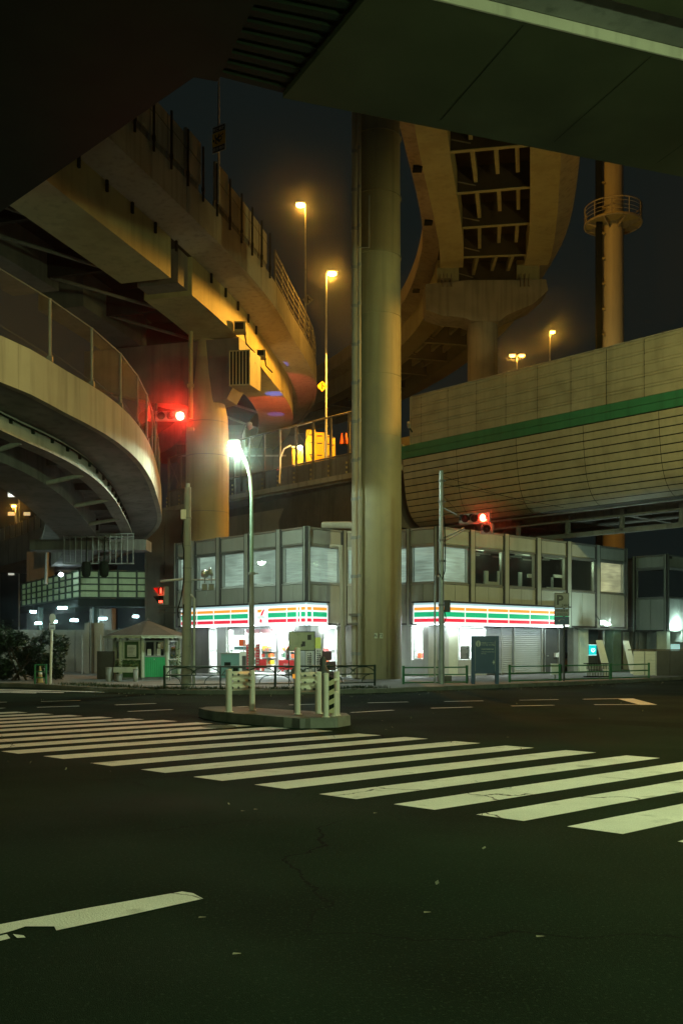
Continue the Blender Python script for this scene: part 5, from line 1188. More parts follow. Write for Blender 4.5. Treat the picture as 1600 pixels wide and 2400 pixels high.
mb = MB(); mb.box((x-.6,y+.02,3.0),(.95,.03,.05)); mb.box((x-.6,y+.02,2.8),(.95,.03,.05)); obj("signal_arm", mb, m_dkgrey, up_)
pc0 = P(379,1396,35.6); tpd = thing("pedestrian_signal", "two lens pedestrian signal showing a red standing figure on the utility pole", "pedestrian signal", pc0)
fw2 = Vector((-.62,-.78,0)).normalized(); rt2 = Vector((-fw2.y,fw2.x,0))
q = lambda i,j,k: pc0+rt2*i+Vector((0,0,j))+fw2*k
mb = MB(); mb.hexa([q(-.17,-.32,-.18),q(.17,-.32,-.18),q(.17,-.32,.03),q(-.17,-.32,.03),q(-.17,.32,-.18),q(.17,.32,-.18),q(.17,.32,.03),q(-.17,.32,.03)]); cs_ = obj("signal_case", mb, m_greypl, tpd)
for zc in (.16,-.15):
    mb = MB(); mb.hexa([q(-.13,zc-.12,.032),q(.13,zc-.12,.032),q(.13,zc-.12,.04),q(-.13,zc-.12,.04),q(-.13,zc+.12,.032),q(.13,zc+.12,.032),q(.13,zc+.12,.04),q(-.13,zc+.12,.04)]); obj("lens", mb, m_lens_off, cs_)
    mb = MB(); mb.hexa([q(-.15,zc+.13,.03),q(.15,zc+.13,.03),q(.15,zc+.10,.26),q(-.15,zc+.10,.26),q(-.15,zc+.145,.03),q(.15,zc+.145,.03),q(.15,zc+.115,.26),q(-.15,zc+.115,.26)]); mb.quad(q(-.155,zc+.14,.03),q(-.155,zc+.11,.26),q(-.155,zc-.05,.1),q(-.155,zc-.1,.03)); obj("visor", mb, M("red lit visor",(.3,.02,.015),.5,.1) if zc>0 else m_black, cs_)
mpr = EM("red figure",(1,.06,.03),7)
mb = MB(); ce = q(0,.16,.045)
for pts in ([(-.035,.0),(.035,.0),(.04,.06),(-.04,.06)],[(-.03,-.09),(-.005,-.09),(0,.0),(-.035,.0)],[(.005,-.09),(.03,-.09),(.035,.0),(.0,.0)],[(-.025,.065),(.025,.065),(.022,.11),(-.022,.11)]): mb.add([ce+rt2*a+Vector((0,0,b)) for a,b in pts],[(0,1,2,3)])
obj("figure", mb, mpr, cs_)
mb = MB()
for dx in (-.07,.0,.07): mb.box(q(dx,-.22,.05),(.03,.02,.08))
obj("countdown_bars", mb, mpr, cs_)
lamp(tpd, q(0,.1,.25), 8, (1,.08,.03), .1)

# lattice-free dark stub and small flags of the fence: ornamental dark fence
def ornament_fence(pts, label):
    s_ = spline([(x,y,.14) for x,y in pts],.4); t = thing("ornamental_fence", label, "fence", s_[0][0])
    ps = along(s_, 1.95); 
    for i,(p,tg) in enumerate(ps):
        mb = MB(); mb.tube([p,p+Vector((0,0,.78))],.045 if i%2==0 else .03,8); obj("post", mb, m_dkrail, t)
        if i+1 < len(ps):
            q_,_ = ps[i+1]; U_ = (q_-p).normalized(); Lq = (q_-p).length
            for z in (.12,.44,.74): mb = MB(); mb.tube([p+Vector((0,0,z)),q_+Vector((0,0,z))],.022 if z<.7 else .03,6); obj("rail", mb, m_dkrail, t)
            arc = lambda cx,r,z0,h,n=10,a0=0,a1=180: [p+U_*(cx+r*math.cos(R(a0+(a1-a0)*k/n)))+Vector((0,0,z0+h*math.sin(R(a0+(a1-a0)*k/n)))) for k in range(n+1)]
            mb = MB(); mb.tube(arc(Lq*.30,Lq*.26,.44,.27),.018,5); obj("arch", mb, m_dkrail, t)
            mb = MB(); mb.tube(arc(Lq*.74,Lq*.26,.44,.27),.018,5); obj("arch", mb, m_dkrail, t)
            mb = MB(); mb.tube(arc(Lq*.12,Lq*.17,.12,.29,8,0,90),.016,5); obj("arch", mb, m_dkrail, t)
            mb = MB(); mb.tube(arc(Lq*.88,Lq*.17,.12,.29,8,90,180),.016,5); obj("arch", mb, m_dkrail, t)
            mb = MB(); mb.tube(arc(Lq*.52,.08,.66,-.12,10,0,180),.016,5); obj("arch", mb, m_dkrail, t)
ornament_fence([(-6.2,34.9),(-3.2,35.5),(.3,36.3),(2.2,37.9)], "dark green ornamental fence with arches along the pavement before the shop")
def pipe_fence(p0, p1, n, label):
    a,b_ = Vector((*p0,.14)),Vector((*p1,.14)); t = thing("pipe_fence", label, "fence", a, group="green pipe fences before the right wing")
    for i in range(n+1):
        p = a.lerp(b_,i/n); mb = MB(); mb.tube([p,p+Vector((0,0,.68))],.05,10); pst = obj("post", mb, m_grnrail, t)
        mb = MB(); mb.tube([p+Vector((0,0,.68)),p+Vector((0,0,.71))],.055,10); obj("post_cap", mb, m_grnrail, pst)
    for z in (.06,.36,.64):
        mb = MB(); mb.tube([a+Vector((0,0,z)),b_+Vector((0,0,z))],.028,8); obj("rail", mb, m_grnrail, t)
pipe_fence((PX(945,38.2),38.2),(PX(1094,39.0),39.0),1,"green pipe fence under the slim signal pole, left of the navy sign")
pipe_fence((PX(1194,40.2),40.2),(PX(1311,41.8),41.8),1,"green pipe fence right of the navy sign, ending at the parking sign")
pipe_fence((PX(1313,42.0),42.0),(PX(1429,43.6),43.6),1,"green pipe fence before the station entrance, with a wire rack behind")
pipe_fence((PX(1431,43.8),43.8),(PX(1520,45.5),45.5),1,"rightmost green pipe fence before the white gate panels")

# navy area map sign
mpos = Vector((PX(1136,38.6),38.6,.14)); ns = thing("map_sign", "navy area map sign with white lettering on two legs by the right windows", "sign", mpos)
x,y = mpos.x,mpos.y; sw = .52
mb = MB(); mb.box((x,y,1.27),(2*sw,.1,1.46)); bd = obj("board", mb, m_navy, ns)
for s_ in (-1,1): mb = MB(); mb.box((x+s_*(sw-.06),y+.0,1.07),(.14,.16,1.86)); obj("leg", mb, m_navy, ns)
m_dullw = M("sign lettering",(.62,.66,.62),.5,.03)
yy = y-.085; Xv = Vector((1,0,0))
for s_ in (-1,1): mb = MB(); mb.box((x+s_*(sw-.135),yy+.03,1.22),(.014,.01,1.18)); obj("edge_line", mb, m_galv, bd)
mb = MB(); mb.lathe((0,0,0),[(.095,-.003),(.095,.003)],24,False); mb.v = [Vector((x-.27,yy,1.70))+Vector((v.x,v.z,v.y*1.3)) for v in mb.v]; obj("info_disc", mb, m_dullw, bd)
mb = MB(); mb.box((x-.27,yy-.008,1.66),(.03,.004,.12)); mb.box((x-.278,yy-.008,1.725),(.03,.004,.015)); mb.box((x-.27,yy-.008,1.602),(.06,.004,.015)); mb.box((x-.27,yy-.008,1.765),(.03,.004,.03)); obj("info_letter", mb, m_navy, bd)
for (s_,z,sz) in (("中央区エリアマップ",1.70,.062),("Chuo City Area Map",1.62,.062),("中央区平和都市宣言",1.46,.055),("A Peaceful City Declaration",1.36,.045),("Chuo City",1.29,.045)):
    mb = MB(); mb.text(s_, (x-.15,yy+.03,z), Xv, Zv, sz, 'LEFT', bold=.01); obj("lettering", mb, m_dullw, bd)
mb = MB(); cq_ = Vector((x+.33,yy+.03,.98)); mb.add([cq_+Vector((a*.1,0,b*.1)) for a,b in ((0,1),(.25,.25),(.6,0),(.25,-.25),(0,-1),(-.25,-.25),(-.6,0),(-.25,.25))],[(0,1,2,3,4,5,6,7)]); mb.text("N", cq_+Vector((.07,0,.06)), Xv, Zv, .06); obj("compass_mark", mb, m_dullw, bd)

# parking sign
kp_ = Vector((PX(1321,41.6),41.6,.14)); ks_ = thing("parking_sign", "tall grey parking sign with a big P and 24H on a thin dark post", "sign", kp_)
x,y = kp_.x,kp_.y
mb = MB(); mb.tube([(x,y,.14),(x,y,3.85)],.045,10); obj("post", mb, m_dkgrey, ks_)
cx_ = PX(1316.2,41.5); W_ = .61
def plate_(z0,z1,mat,name):
    mb = MB(); mb.box((cx_,y-.07,(z0+z1)/2),(W_,.03,z1-z0)); o = obj(name, mb, m_dkgrey, ks_)
    mb = MB(); mb.box((cx_,y-.088,(z0+z1)/2),(W_-.05,.006,z1-z0-.05)); obj("plate_face", mb, mat, o); return o
pl1 = plate_(3.18,3.83,m_signgrey,"plate"); pl2 = plate_(2.85,3.17,m_signgrey,"plate"); pl3 = plate_(2.50,2.84,m_navy,"plate")
mb = MB(); mb.text("P",(cx_-.07,y-.094,3.33),Xv,Zv,.56,'CENTER',bold=.03); mb.text("24H",(cx_+.13,y-.094,3.25),Xv,Zv,.17,'CENTER',bold=.01); obj("lettering", mb, m_dkgrey, pl1)
mb = MB(); mb.text("有料駐車場",(cx_,y-.094,3.03),Xv,Zv,.1,bold=.01); mb.text("普通車専用",(cx_,y-.094,2.9),Xv,Zv,.085); obj("lettering", mb, m_dkgrey, pl2)
mb = MB()
for k in range(10):
    a0,a1 = R(20+16*k),R(36+16*k); f_ = lambda a,r: Vector((cx_+math.cos(a)*r,y-.094,2.66+math.sin(a)*r*.7)); mb.quad(f_(a0,.1),f_(a0,.125),f_(a1,.125),f_(a1,.1))
mb.add([Vector((cx_-.17,y-.094,2.69)),Vector((cx_-.06,y-.094,2.69)),Vector((cx_-.115,y-.094,2.6))],[(0,1,2)]); obj("arrow", mb, m_signgrey, pl3)

# accident warning sign and diamond signs on the viaducts
sgp2 = Vector((PX(508,45.9),45.9,22.3)); wp = thing("sign_post", "thin post rising from the noise wall behind the yellow warning sign", "pole", sgp2)
mb = MB(); mb.tube([sgp2+Vector((0,.6,0)),(sgp2.x,46.5,28.5)],.05,8); obj("post", mb, m_galv, wp)
p00 = P(498.5,362,46.4); p10 = P(529,350.5,45.95); Us = (p10-p00); Us.z = 0; wS = Us.length; Us.normalize(); ns_ = Vector((Us.y,-Us.x,0)); hS = 1.22
ws = thing("warning_sign", "yellow and black accident warning sign with a falling motorcyclist above the noise wall", "sign", p00)
org = Vector((p00.x,p00.y,p00.z+.02)); pt = lambda u,v,k=0: org+Us*u*wS+Zv*v*hS+ns_*k
def plq(u0,u1,v0,v1,k0,k1): return MB().hexa([pt(u0,v0,k1),pt(u1,v0,k1),pt(u1,v0,k0),pt(u0,v0,k0),pt(u0,v1,k1),pt(u1,v1,k1),pt(u1,v1,k0),pt(u0,v1,k0)])
bS = obj("board", plq(0,1,0,1,0,.03), m_signwhite, ws)
obj("black_band", plq(.04,.96,.02,.235,.03,.034), m_black, bS); obj("black_band", plq(.04,.96,.765,.98,.03,.034), m_black, bS); obj("yellow_field", plq(.0,1,.245,.755,.03,.034), m_signyellow, bS)
for s_,v in (("死亡事故",.81),("発生場所",.065)):
    mb = MB(); mb.text(s_, pt(.5,v,.037), Us, Zv, .155, bold=.008, sx=wS/.72); obj("lettering", mb, m_signwhite, bS)
mb = MB(); s2 = lambda l,r=.022: mb.tube([pt(u,v,.04) for u,v in l],r,5)
s2([(.25,.68),(.24,.58),(.36,.50)],.03); s2([(.36,.50),(.52,.58),(.56,.66)],.03); s2([(.30,.53),(.30,.40),(.22,.36)],.03); s2([(.36,.50),(.50,.42),(.58,.36)],.045); s2([(.28,.40),(.30,.34),(.42,.32)],.02)
s2([(.62+.12*math.cos(k*.63),.49+.07*math.sin(k*.63)) for k in range(11)],.025); s2([(.55,.55),(.72,.60),(.86,.63)],.025); mb.lathe(pt(.13,.46,.04),[(.01,-.07),(.05,-.03),(.05,.03),(.01,.07)],8); obj("pictogram", mb, m_black, bS)
def diamond(px,py,Y,r,label,face):
    c = P(px,py,Y); t = thing("merge_sign", label, "sign", c, group="diamond merge signs")
    mb = MB(); mb.plate([c+Vector((0,-.02,r)),c+Vector((-r,-.02,0)),c+Vector((0,-.02,-r)),c+Vector((r,-.02,0))],Vector((0,.03,0))); o = obj("plate", mb, face, t)
    mb = MB(); y_ = c.y-.03; mb.add([Vector((c.x+a*r,y_,c.z+b*r)) for a,b in ((-.09,-.6),(.09,-.6),(.09,.6),(-.09,.6))],[(0,1,2,3)]); mb.add([Vector((c.x+a*r,y_,c.z+b*r)) for a,b in ((.09,.02),(.5,-.22),(.5,-.02),(.09,.24))],[(0,1,2,3)]); obj("symbol", mb, m_black, o)
    mb = MB(); mb.box(c+Vector((0,.06,0)),(.1,.12,.3)); obj("clamp", mb, m_galv, t)
diamond(721,702,74.8,.42,"grey looking diamond merge sign on the taller sodium lamp pole",m_signgrey)
diamond(755,905,64.3,.35,"yellow diamond merge sign on the lower sodium lamp pole",m_signyellow)
# camera/speaker stub beside the louvre wall end
c = P(958,998,57); cmn = thing("security_camera", "small dark camera bracket at the left end of the louvre wall", "camera", c)
mb = MB(); mb.tube([c+Vector((0,-.1,-.1)),c+Vector((-.05,-.45,.1))],.09,8); obj("body", mb, m_galv, cmn); mb = MB(); mb.tube([c+Vector((.2,.2,-.3)),c+Vector((0,-.1,-.1))],.04,6); obj("arm", mb, m_black, cmn)

# ================================================================== ISLAND FURNITURE
def bollard(c, h, r, label, grp, cap=True):
    t = thing("bollard", label, "bollard", c, group=grp); c = Vector(c)
    mb = MB(); mb.tube([c,c+Vector((0,0,h))],r,16); mb.lathe(c+Vector((0,0,h)),[(r,0),(r*.9,.015),(.01,.022)],16); obj("shaft", mb, m_white, t)
    mb = MB(); mb.lathe(c,[(r*1.5,.0),(r*1.4,.015),(r*1.05,.02)],16); obj("foot_ring", mb, m_white, t); return t
def guard(a, b_, zs, label):
    """three ridged guard rail end between two posts"""
    a,b_ = Vector(a),Vector(b_); t = thing("guard_rail", label, "guard rail", a, group="guard rail pieces on the island")
    d = (b_-a).normalized(); nrm = Vector((d.y,-d.x,0)); z0,z1 = zs; n = 18; mb = MB(); row = []
    for i in range(n+1):
        u = i/n; k = .045*math.cos(u*3*2*math.pi+math.pi); row.append((k, z0+(z1-z0)*u))
    for i in range(n):
        (k0,za),(k1,zb) = row[i],row[i+1]
        mb.add([a+nrm*(k0+.03)+Vector((0,0,za)),b_+nrm*(k0+.03)+Vector((0,0,za)),b_+nrm*(k1+.03)+Vector((0,0,zb)),a+nrm*(k1+.03)+Vector((0,0,zb)),a+nrm*(k0+.022)+Vector((0,0,za)),b_+nrm*(k0+.022)+Vector((0,0,za)),b_+nrm*(k1+.022)+Vector((0,0,zb)),a+nrm*(k1+.022)+Vector((0,0,zb))],[(0,1,2,3),(7,6,5,4),(0,3,7,4),(1,5,6,2)],True)
    obj("rail_plate", mb, m_white, t)
    for i in range(3):
        for f_ in (.22,.78):
            c = a.lerp(b_,f_)+nrm*.082+Vector((0,0,z0+(z1-z0)*(i+.5)/3)); mb = MB(); mb.tube([c-nrm*.02,c+nrm*.012],.026,6); obj("bolt", mb, m_dkgrey, t)
    return t
gb = "white posts on the island"
q1 = P(536.5,1668,21.3); q1.z = .19; q2 = P(591,1660,21.9); q2.z = .19
bollard(q1,.9,.068,"white post at the left end of the island guard rail",gb); bollard(q2,.86,.062,"white post at the right end of the left guard rail, under the street lamp",gb)
guard((q1.x+.05,q1.y,0),(q2.x-.04,q2.y,0),(.64,1.06),"left short guard rail with six bolts on the island")
q3 = P(697,1673,20.6); q3.z = .19; q4 = P(746,1673,20.8); q4.z = .19
tb = bollard(q3,1.36,.062,"tallest white post on the island with an orange reflector",gb); bollard(q4,.86,.068,"white post right of the second island guard rail",gb)
mb = MB(); mb.box((q3.x-.075,q3.y-.03,.98),(.05,.03,.09)); obj("reflector", mb, EM("orange reflector",(1,.4,.05),.6,(.8,.3,.03)), tb)
guard((q3.x+.05,q3.y+.05,0),(q4.x-.05,q4.y,0),(.64,1.06),"second guard rail with six bolts, right of the tallest post")
q5 = P(763.5,1682,19.75); q5.z = .19; q6 = P(784,1678,20.05); q6.z = .19; q7 = P(789,1677,20.25); q7.z=.19
bollard(q5,.86,.055,"white post left of the striped hazard plate",gb); bollard(q7,.88,.06,"rearmost right white post of the island",gb); bollard(q6,.48,.058,"short white post below the looped handle at the island's right end",gb)
hzp = thing("hazard_plate", "narrow upright plate with diagonal black and yellow stripes on the island", "hazard plate", (q5.x+.12,q5.y,.19))
hx0,hx1,hz0,hz1 = q5.x+.06,q5.x+.165,.27,.96; hy = q5.y+.02
mb = MB(); mb.box(((hx0+hx1)/2,hy+.015,(hz0+hz1)/2),(hx1-hx0,.02,hz1-hz0)); obj("plate", mb, M("hazard yellow",(.55,.48,.30),.5,.08,4,dirt=(.4,.35,.2),dscale=6), hzp)
for k in range(4):
    z = hz0+.06+k*.19; zt_ = min(z+.10,hz1); mb = MB(); mb.add([Vector((hx0,hy-.003,z)),Vector((hx1,hy-.003,z+.06)),Vector((hx1,hy-.003,min(z+.14,hz1))),Vector((hx0,hy-.003,z+.095))],[(0,1,2,3)]); obj("black_stripe", mb, m_black, hzp)
lp = thing("loop_handle", "white bent pipe loops between the right island posts", "rail", (q6.x,q6.y,.6))
for z in (.88,.62): mb = MB(); mb.tube([(q6.x-.12,q6.y,z-.06),(q6.x-.09,q6.y-.02,z+.02),(q6.x+.0,q6.y,z+.04),(q7.x,q7.y-.05,z+.04)],.035,8); obj("loop", mb, m_white, lp)
# dark rubber marker post behind
c = P(757,1660,21.6); c.z=.18; rm = thing("marker_post", "dark ribbed rubber marker post behind the island guard rails", "post", c)
mb = MB(); mb.lathe(c,[(.11,0),(.09,.05),(.075,.55),(.075,.80)],14); obj("shaft", mb, m_rubber, rm); mb = MB(); mb.lathe(c+Vector((0,0,.80)),[(.13,0),(.13,.10),(.10,.12),(.06,.2),(.075,.32),(.03,.40)],14); obj("cap", mb, m_dkgrey, rm)
for (px,py,Y,lab) in ((691,1578,21.4,"round dark backed reflector left of the tallest island post"),):
    c = P(px,py,Y); t = thing("delineator", lab, "reflector", c); mb = MB(); mb.lathe((0,0,0),[(.08,-.02),(.09,0),(.08,.02)],16); mb.v=[c+Vector((v.x,v.z,v.y*1.5)) for v in mb.v]; obj("disc", mb, m_dkgrey, t); mb = MB(); mb.tube([c,(c.x,c.y,.19)],.025,6); obj("stem", mb, m_dkgrey, t)
# map board behind the island on the pavement
bp_ = P(707,1503,36.9); nb = thing("notice_board", "pale green notice board in a dark frame on thin legs behind the island", "notice board", (bp_.x,36.9,.14))
mb = MB(); mb.box(bp_,(.94,.03,.66)); bb = obj("board", mb, M("pale board",(.66,.70,.54),.5,.06,3,dirt=(.35,.42,.3),dscale=3), nb)
mb = MB()
for s_ in (-1,1): mb.box(bp_+Vector((s_*.48,0,0)),(.03,.05,.72)); mb.box(bp_+Vector((0,0,s_*.345)),(.93,.05,.03))
obj("frame", mb, m_dkrail, nb)
for s_ in (-1,1): mb = MB(); mb.tube([(bp_.x+s_*.48,36.9,.14),(bp_.x+s_*.48,36.9,bp_.z-.36)],.018,6); obj("leg", mb, m_dkrail, nb)
for dx,dz,w_,h_ in ((.28,.14,.14,.19),(.07,-.1,.12,.18),(.0,-.16,.06,.1)): mb = MB(); mb.box(bp_+Vector((dx,-.02,dz)),(w_,.006,h_)); obj("sticker", mb, m_dkgrey, bb)
# banners and goods before the shop
def banner(px, y, z0, z1, w, mat, label, text_rows=0):
    c = Vector((PX(px,y),y,.14)); t = thing("banner", label, "banner", c)
    mb = MB(); mb.tube([c,c+Vector((0,0,z1))],.015,6); obj("pole", mb, m_galv, t)
    mb = MB(); n = 10; 
    for i in range(n):
        za,zb = z0+(z1-z0)*i/n, z0+(z1-z0)*(i+1)/n; f_ = lambda z: .05*math.sin(z*4+px)
        mb.quad(c+Vector((.02,f_(za)-.02,za)),c+Vector((.02+w,f_(za)+.05,za)),c+Vector((.02+w,f_(zb)+.05,zb)),c+Vector((.02,f_(zb)-.02,zb)))
    cl_ = obj("cloth", mb, mat, t)
    rb = random.Random(int(px))
    for k in range(text_rows):
        z = z1-.1-(z1-z0-.15)*k/text_rows; mb = MB()
        for j in range(2): a = rb.uniform(.05,.12); mb.box(c+Vector((.03+w*(.3+.35*j),-.06+.05*math.sin(z*4+px),z)),(w*.22,.01,a*.6))
        obj("print_mark", mb, m_signwhite if mat is m_pinkred else m_dkgrey, cl_)
banner(577,42.2,.5,1.55,.22,m_pinkred,"red banner with white print left of the street lamp pole",8); banner(599,42.4,.45,1.55,.14,m_pinkred,"narrow red and white banner right of the street lamp pole",8)
banner(716,43.4,.35,1.25,.28,m_posterw,"white vertical banner with black letters under the notice board",8); banner(738,43.6,.35,1.35,.28,m_posterw,"white vertical banner with black letters right of the notice board",9)
c = Vector((PX(743,44.6),44.6,1.4)); yp = single("yellow_poster", MB().box(c+Vector((0,0,.35)),(.34,.01,.5)), M("yellow poster",(.6,.66,.12),.5,.1,9), "yellow poster on the dark shop corner column right of the notice board", "poster", c)
tc_ = Vector((PX(556,46.5),46.5,.14)); tcab = thing("recycling_box", "teal recycling box under the left shop window", "box", tc_)
mb = MB(); mb.box(tc_+Vector((-.25,0,.55)),(.95,.6,1.1)); bb = obj("body", mb, m_teal, tcab); mb = MB(); mb.box(tc_+Vector((-.25,0,1.13)),(1.0,.66,.06)); obj("lid", mb, m_greypl, tcab); mb = MB(); mb.box(tc_+Vector((-.42,-.31,.62)),(.3,.02,.2)); obj("slot", mb, m_black, bb); mb = MB(); mb.box(tc_+Vector((-.05,-.31,.3)),(.24,.02,.3)); obj("slot", mb, m_black, bb)
wc_ = Vector((PX(578,45.9),45.9,.14)); wcab = thing("parcel_machine", "white framed dark fronted machine beside the teal box", "machine", wc_); mb = MB(); mb.box(wc_+Vector((0,0,.6)),(.62,.5,1.2)); bb = obj("body", mb, m_whiteclean, wcab); mb = MB(); mb.box(wc_+Vector((.02,-.255,.62)),(.42,.02,.8)); obj("front", mb, m_dkgrey, bb)
kc_ = Vector((PX(766,42.6),42.6,.14)); kb = thing("crate_stack", "dark purple crates stacked on the pavement by the chamfer window", "crate", kc_)
for z,w_,dx in ((.0,.7,.02),(.42,.62,.06),(.86,.4,.0)): mb = MB(); mb.box(kc_+Vector((dx,0,z+.2)),(w_,.5,.38)); obj("crate", mb, M("purple crate",(.10,.06,.07),.6,.15,4) if z==0 else MATS["purple crate"], kb)
mb = MB(); mb.box(kc_+Vector((.06,-.255,.62)),(.4,.01,.2)); obj("label_plate", mb, m_dkgrey, kb)
# sandwich board etc. at right
for (px,y,lab) in ((1421,46.8,"pale signboard leaning on the dark green wall"),(1482,52.5,"pale board leaning in the gap between the buildings")):
    c = Vector((PX(px,y),y,.14)); t = thing("leaning_board", lab, "board", c)
    mb = MB(); mb.hexa([c+Vector((-.1,0,0)),c+Vector((.28,.0,0)),c+Vector((.28,.05,0)),c+Vector((-.1,.05,0)),c+Vector((-.42,.3,1.75)),c+Vector((-.12,.3,1.75)),c+Vector((-.12,.35,1.75)),c+Vector((-.42,.35,1.75))]); bb = obj("board", mb, m_signwhite, t)
    mb = MB(); mb.text("立入" if px<1450 else "通路", c+Vector((-.1,.13,.8)), Vector((1,.0,0)), Vector((-.17,.17,1)).normalized(), .2); obj("lettering", mb, m_dkgrey, bb) if False else None
c = Vector((PX(1300,44.2),44.2,.14)); a_ = thing("white_box", "white utility box behind the green fence by the parking sign", "box", c); mb = MB(); mb.box(c+Vector((0,0,.44)),(.36,.2,.5)); bb = obj("body", mb, m_signwhite, a_); mb = MB(); mb.tube([c,c+Vector((0,0,.2))],.04,6); obj("stand", mb, m_greypl, a_)
c = Vector((PX(1400,46.0),46.0,.14)); wr = thing("wire_rack", "dark wire rack with bottles behind the green fence at the entrance", "rack", c)
mb = MB(); mb.box(c+Vector((0,0,.06)),(1.2,.5,.05)); mb.box(c+Vector((0,0,.66)),(1.2,.5,.04)); obj("shelf", mb, m_black, wr)
mb = MB()
for i in range(9):
    for j in range(2): mb.lathe(c+Vector((-.5+.125*i,-.1,.09+.3*j)),[(.045,0),(.045,.17),(.018,.23),(.018,.26)],8)
obj("bottles", mb, m_greypl, wr, kind='stuff')
c = Vector((PX(866,40.0),40.0,.14)); single("stone_base", MB().box(c+Vector((3.0,0,.14)),(.55,.4,.28)), m_kerb, "pale stone block at the foot of the right fence", "stone block", c)

# ================================================================== LEFT SIDE: KIOSK, FOOTBRIDGE, HEDGE
kc = Vector((-8.72,44.6,.14)); kk = thing("kiosk", "small octagonal kiosk with green plank doors, white posts and a dark tent roof", "kiosk", kc)
RK = 1.42; corners = [kc+Vector((RK*math.cos(R(-90+45*i+4)),RK*math.sin(R(-90+45*i+4)),0)) for i in range(8)]
mb = MB(); mb.prism([(kc.x+(c.x-kc.x)*1.06,kc.y+(c.y-kc.y)*1.06) for c in corners],.14,.24); obj("plinth", mb, m_conc_dark, kk)
for c in corners: mb = MB(); mb.tube([c+Vector((0,0,.1)),c+Vector((0,0,2.0))],.085,8); obj("corner_post", mb, m_cream, kk)
for i in range(8):
    f_ = Fr((corners[i].x,corners[i].y),(corners[(i+1)%8].x,corners[(i+1)%8].y)); L = f_.L
    if i == 0:   # door face (right of the front corner)
        dr = None
        for s_ in (0,1):
            u0 = .09+s_*(L-.18)/2; w = (L-.18)/2
            for k in range(5):
                mb = MB(); mb.ob(f_,u0+w*k/5+.004,u0+w*(k+1)/5-.004,-.03,.0+(.006 if k%2 else 0),.26,1.12); o = obj("door_plank", mb, m_green_plank, kk)
            mb = MB(); e = .05; mb.ob(f_,u0,u0+e,-.03,.01,1.13,1.85); mb.ob(f_,u0+w-e,u0+w,-.03,.01,1.13,1.85); mb.ob(f_,u0+e,u0+w-e,-.03,.01,1.13,1.19); mb.ob(f_,u0+e,u0+w-e,-.03,.01,1.79,1.85); fr_ = obj("door_window", mb, m_greypl, kk)
            mb = MB(); mb.ob(f_,u0+e,u0+w-e,-.02,-.012,1.19,1.79); obj("pane", mb, m_glassdk, fr_)
            for (du,dz,ww,hh) in (((.06,.0,.17,.3),(.1,.34,.12,.16)) if s_ else ((.09,.0,.17,.28),)): mb = MB(); mb.ob(f_,u0+du+.03,u0+du+.03+ww,-.008,-.004,1.2+dz,1.2+dz+hh); obj("notice", mb, m_signwhite, fr_)
        mb = MB(); mb.ob(f_,.09,L-.09,-.16,-.1,.24,1.95); obj("dark_inside", mb, m_dkgrey, kk)
        mb = MB(); mb.ob(f_,L/2-.05,L/2-.02,.01,.05,1.0,1.06); obj("door_knob", mb, m_alu, kk)
    elif i == 7:  # window face (left of the front corner)
        mb = MB(); mb.ob(f_,.09,L-.09,-.05,.0,.24,.98); obj("wall_board", mb, m_green_dk, kk)
        mb = MB(); e=.06; mb.ob(f_,.12,.18,-.05,.03,1.0,1.86); mb.ob(f_,L-.18,L-.12,-.05,.03,1.0,1.86); mb.ob(f_,.18,L-.18,-.05,.03,1.0,1.06); mb.ob(f_,.18,L-.18,-.05,.03,1.80,1.86); fr_ = obj("window", mb, m_cream, kk)
        mb = MB(); mb.ob(f_,.18,L-.18,-.04,-.03,1.06,1.80); obj("pane", mb, m_green_dk, fr_)
        mb = MB(); mb.ob(f_,L/2-.22,L/2+.22,-.02,-.012,1.14,1.66); nt_ = obj("notice", mb, m_signwhite, fr_)
        mb = MB()
        for k in range(7): mb.ob(f_,L/2-.18,L/2+random.uniform(.05,.17),-.0118,-.010,1.19+.06*k,1.21+.06*k)
        obj("print_lines", mb, m_signgrey, fr_, kind='stuff')
    else:
        mb = MB(); mb.ob(f_,.09,L-.09,-.05,.0,.24,.98); obj("wall_board", mb, m_green_dk, kk)
        mb = MB(); mb.ob(f_,.14,.2,-.05,.02,1.0,1.86); mb.ob(f_,L-.2,L-.14,-.05,.02,1.0,1.86); mb.ob(f_,.2,L-.2,-.05,.02,1.80,1.86); mb.ob(f_,.2,L-.2,-.05,.02,1.0,1.05); fr_ = obj("window", mb, m_cream, kk)
        mb = MB(); mb.ob(f_,.2,L-.2,-.04,-.03,1.05,1.8); obj("pane", mb, m_glassdk, fr_)
    mb = MB(); e_ = [f_.p(-.2+ (L+.4)*k/12,.48,2.0-.05*(k%2)-.02) for k in range(13)]; t_ = [f_.p(-.2+(L+.4)*k/12,.48,2.07) for k in range(13)]
    mb.add(e_+t_,[(k,k+1,13+k+1,13+k) for k in range(12)]); obj("scalloped_trim", mb, m_cream, kk)
    mb = MB(); a_,b_ = f_.p(-.21,.5,2.04),f_.p(L+.21,.5,2.04); n_=1; apex = kc+Vector((0,0,2.64))
    for k in range(n_):
        t0,t1 = k/n_,(k+1)/n_*1.0
        mb.quad(a_.lerp(apex,t0)+Vector((0,0,.02 if k else 0)),b_.lerp(apex,t0)+Vector((0,0,.02 if k else 0)),b_.lerp(apex,t1),a_.lerp(apex,t1))
    obj("roof_face", mb, m_roofdk, kk)
mb = MB(); mb.lathe(kc+Vector((0,0,2.61)),[(.1,0),(.1,.05),(.04,.09),(.02,.14)],10); obj("finial", mb, m_roofdk, kk)
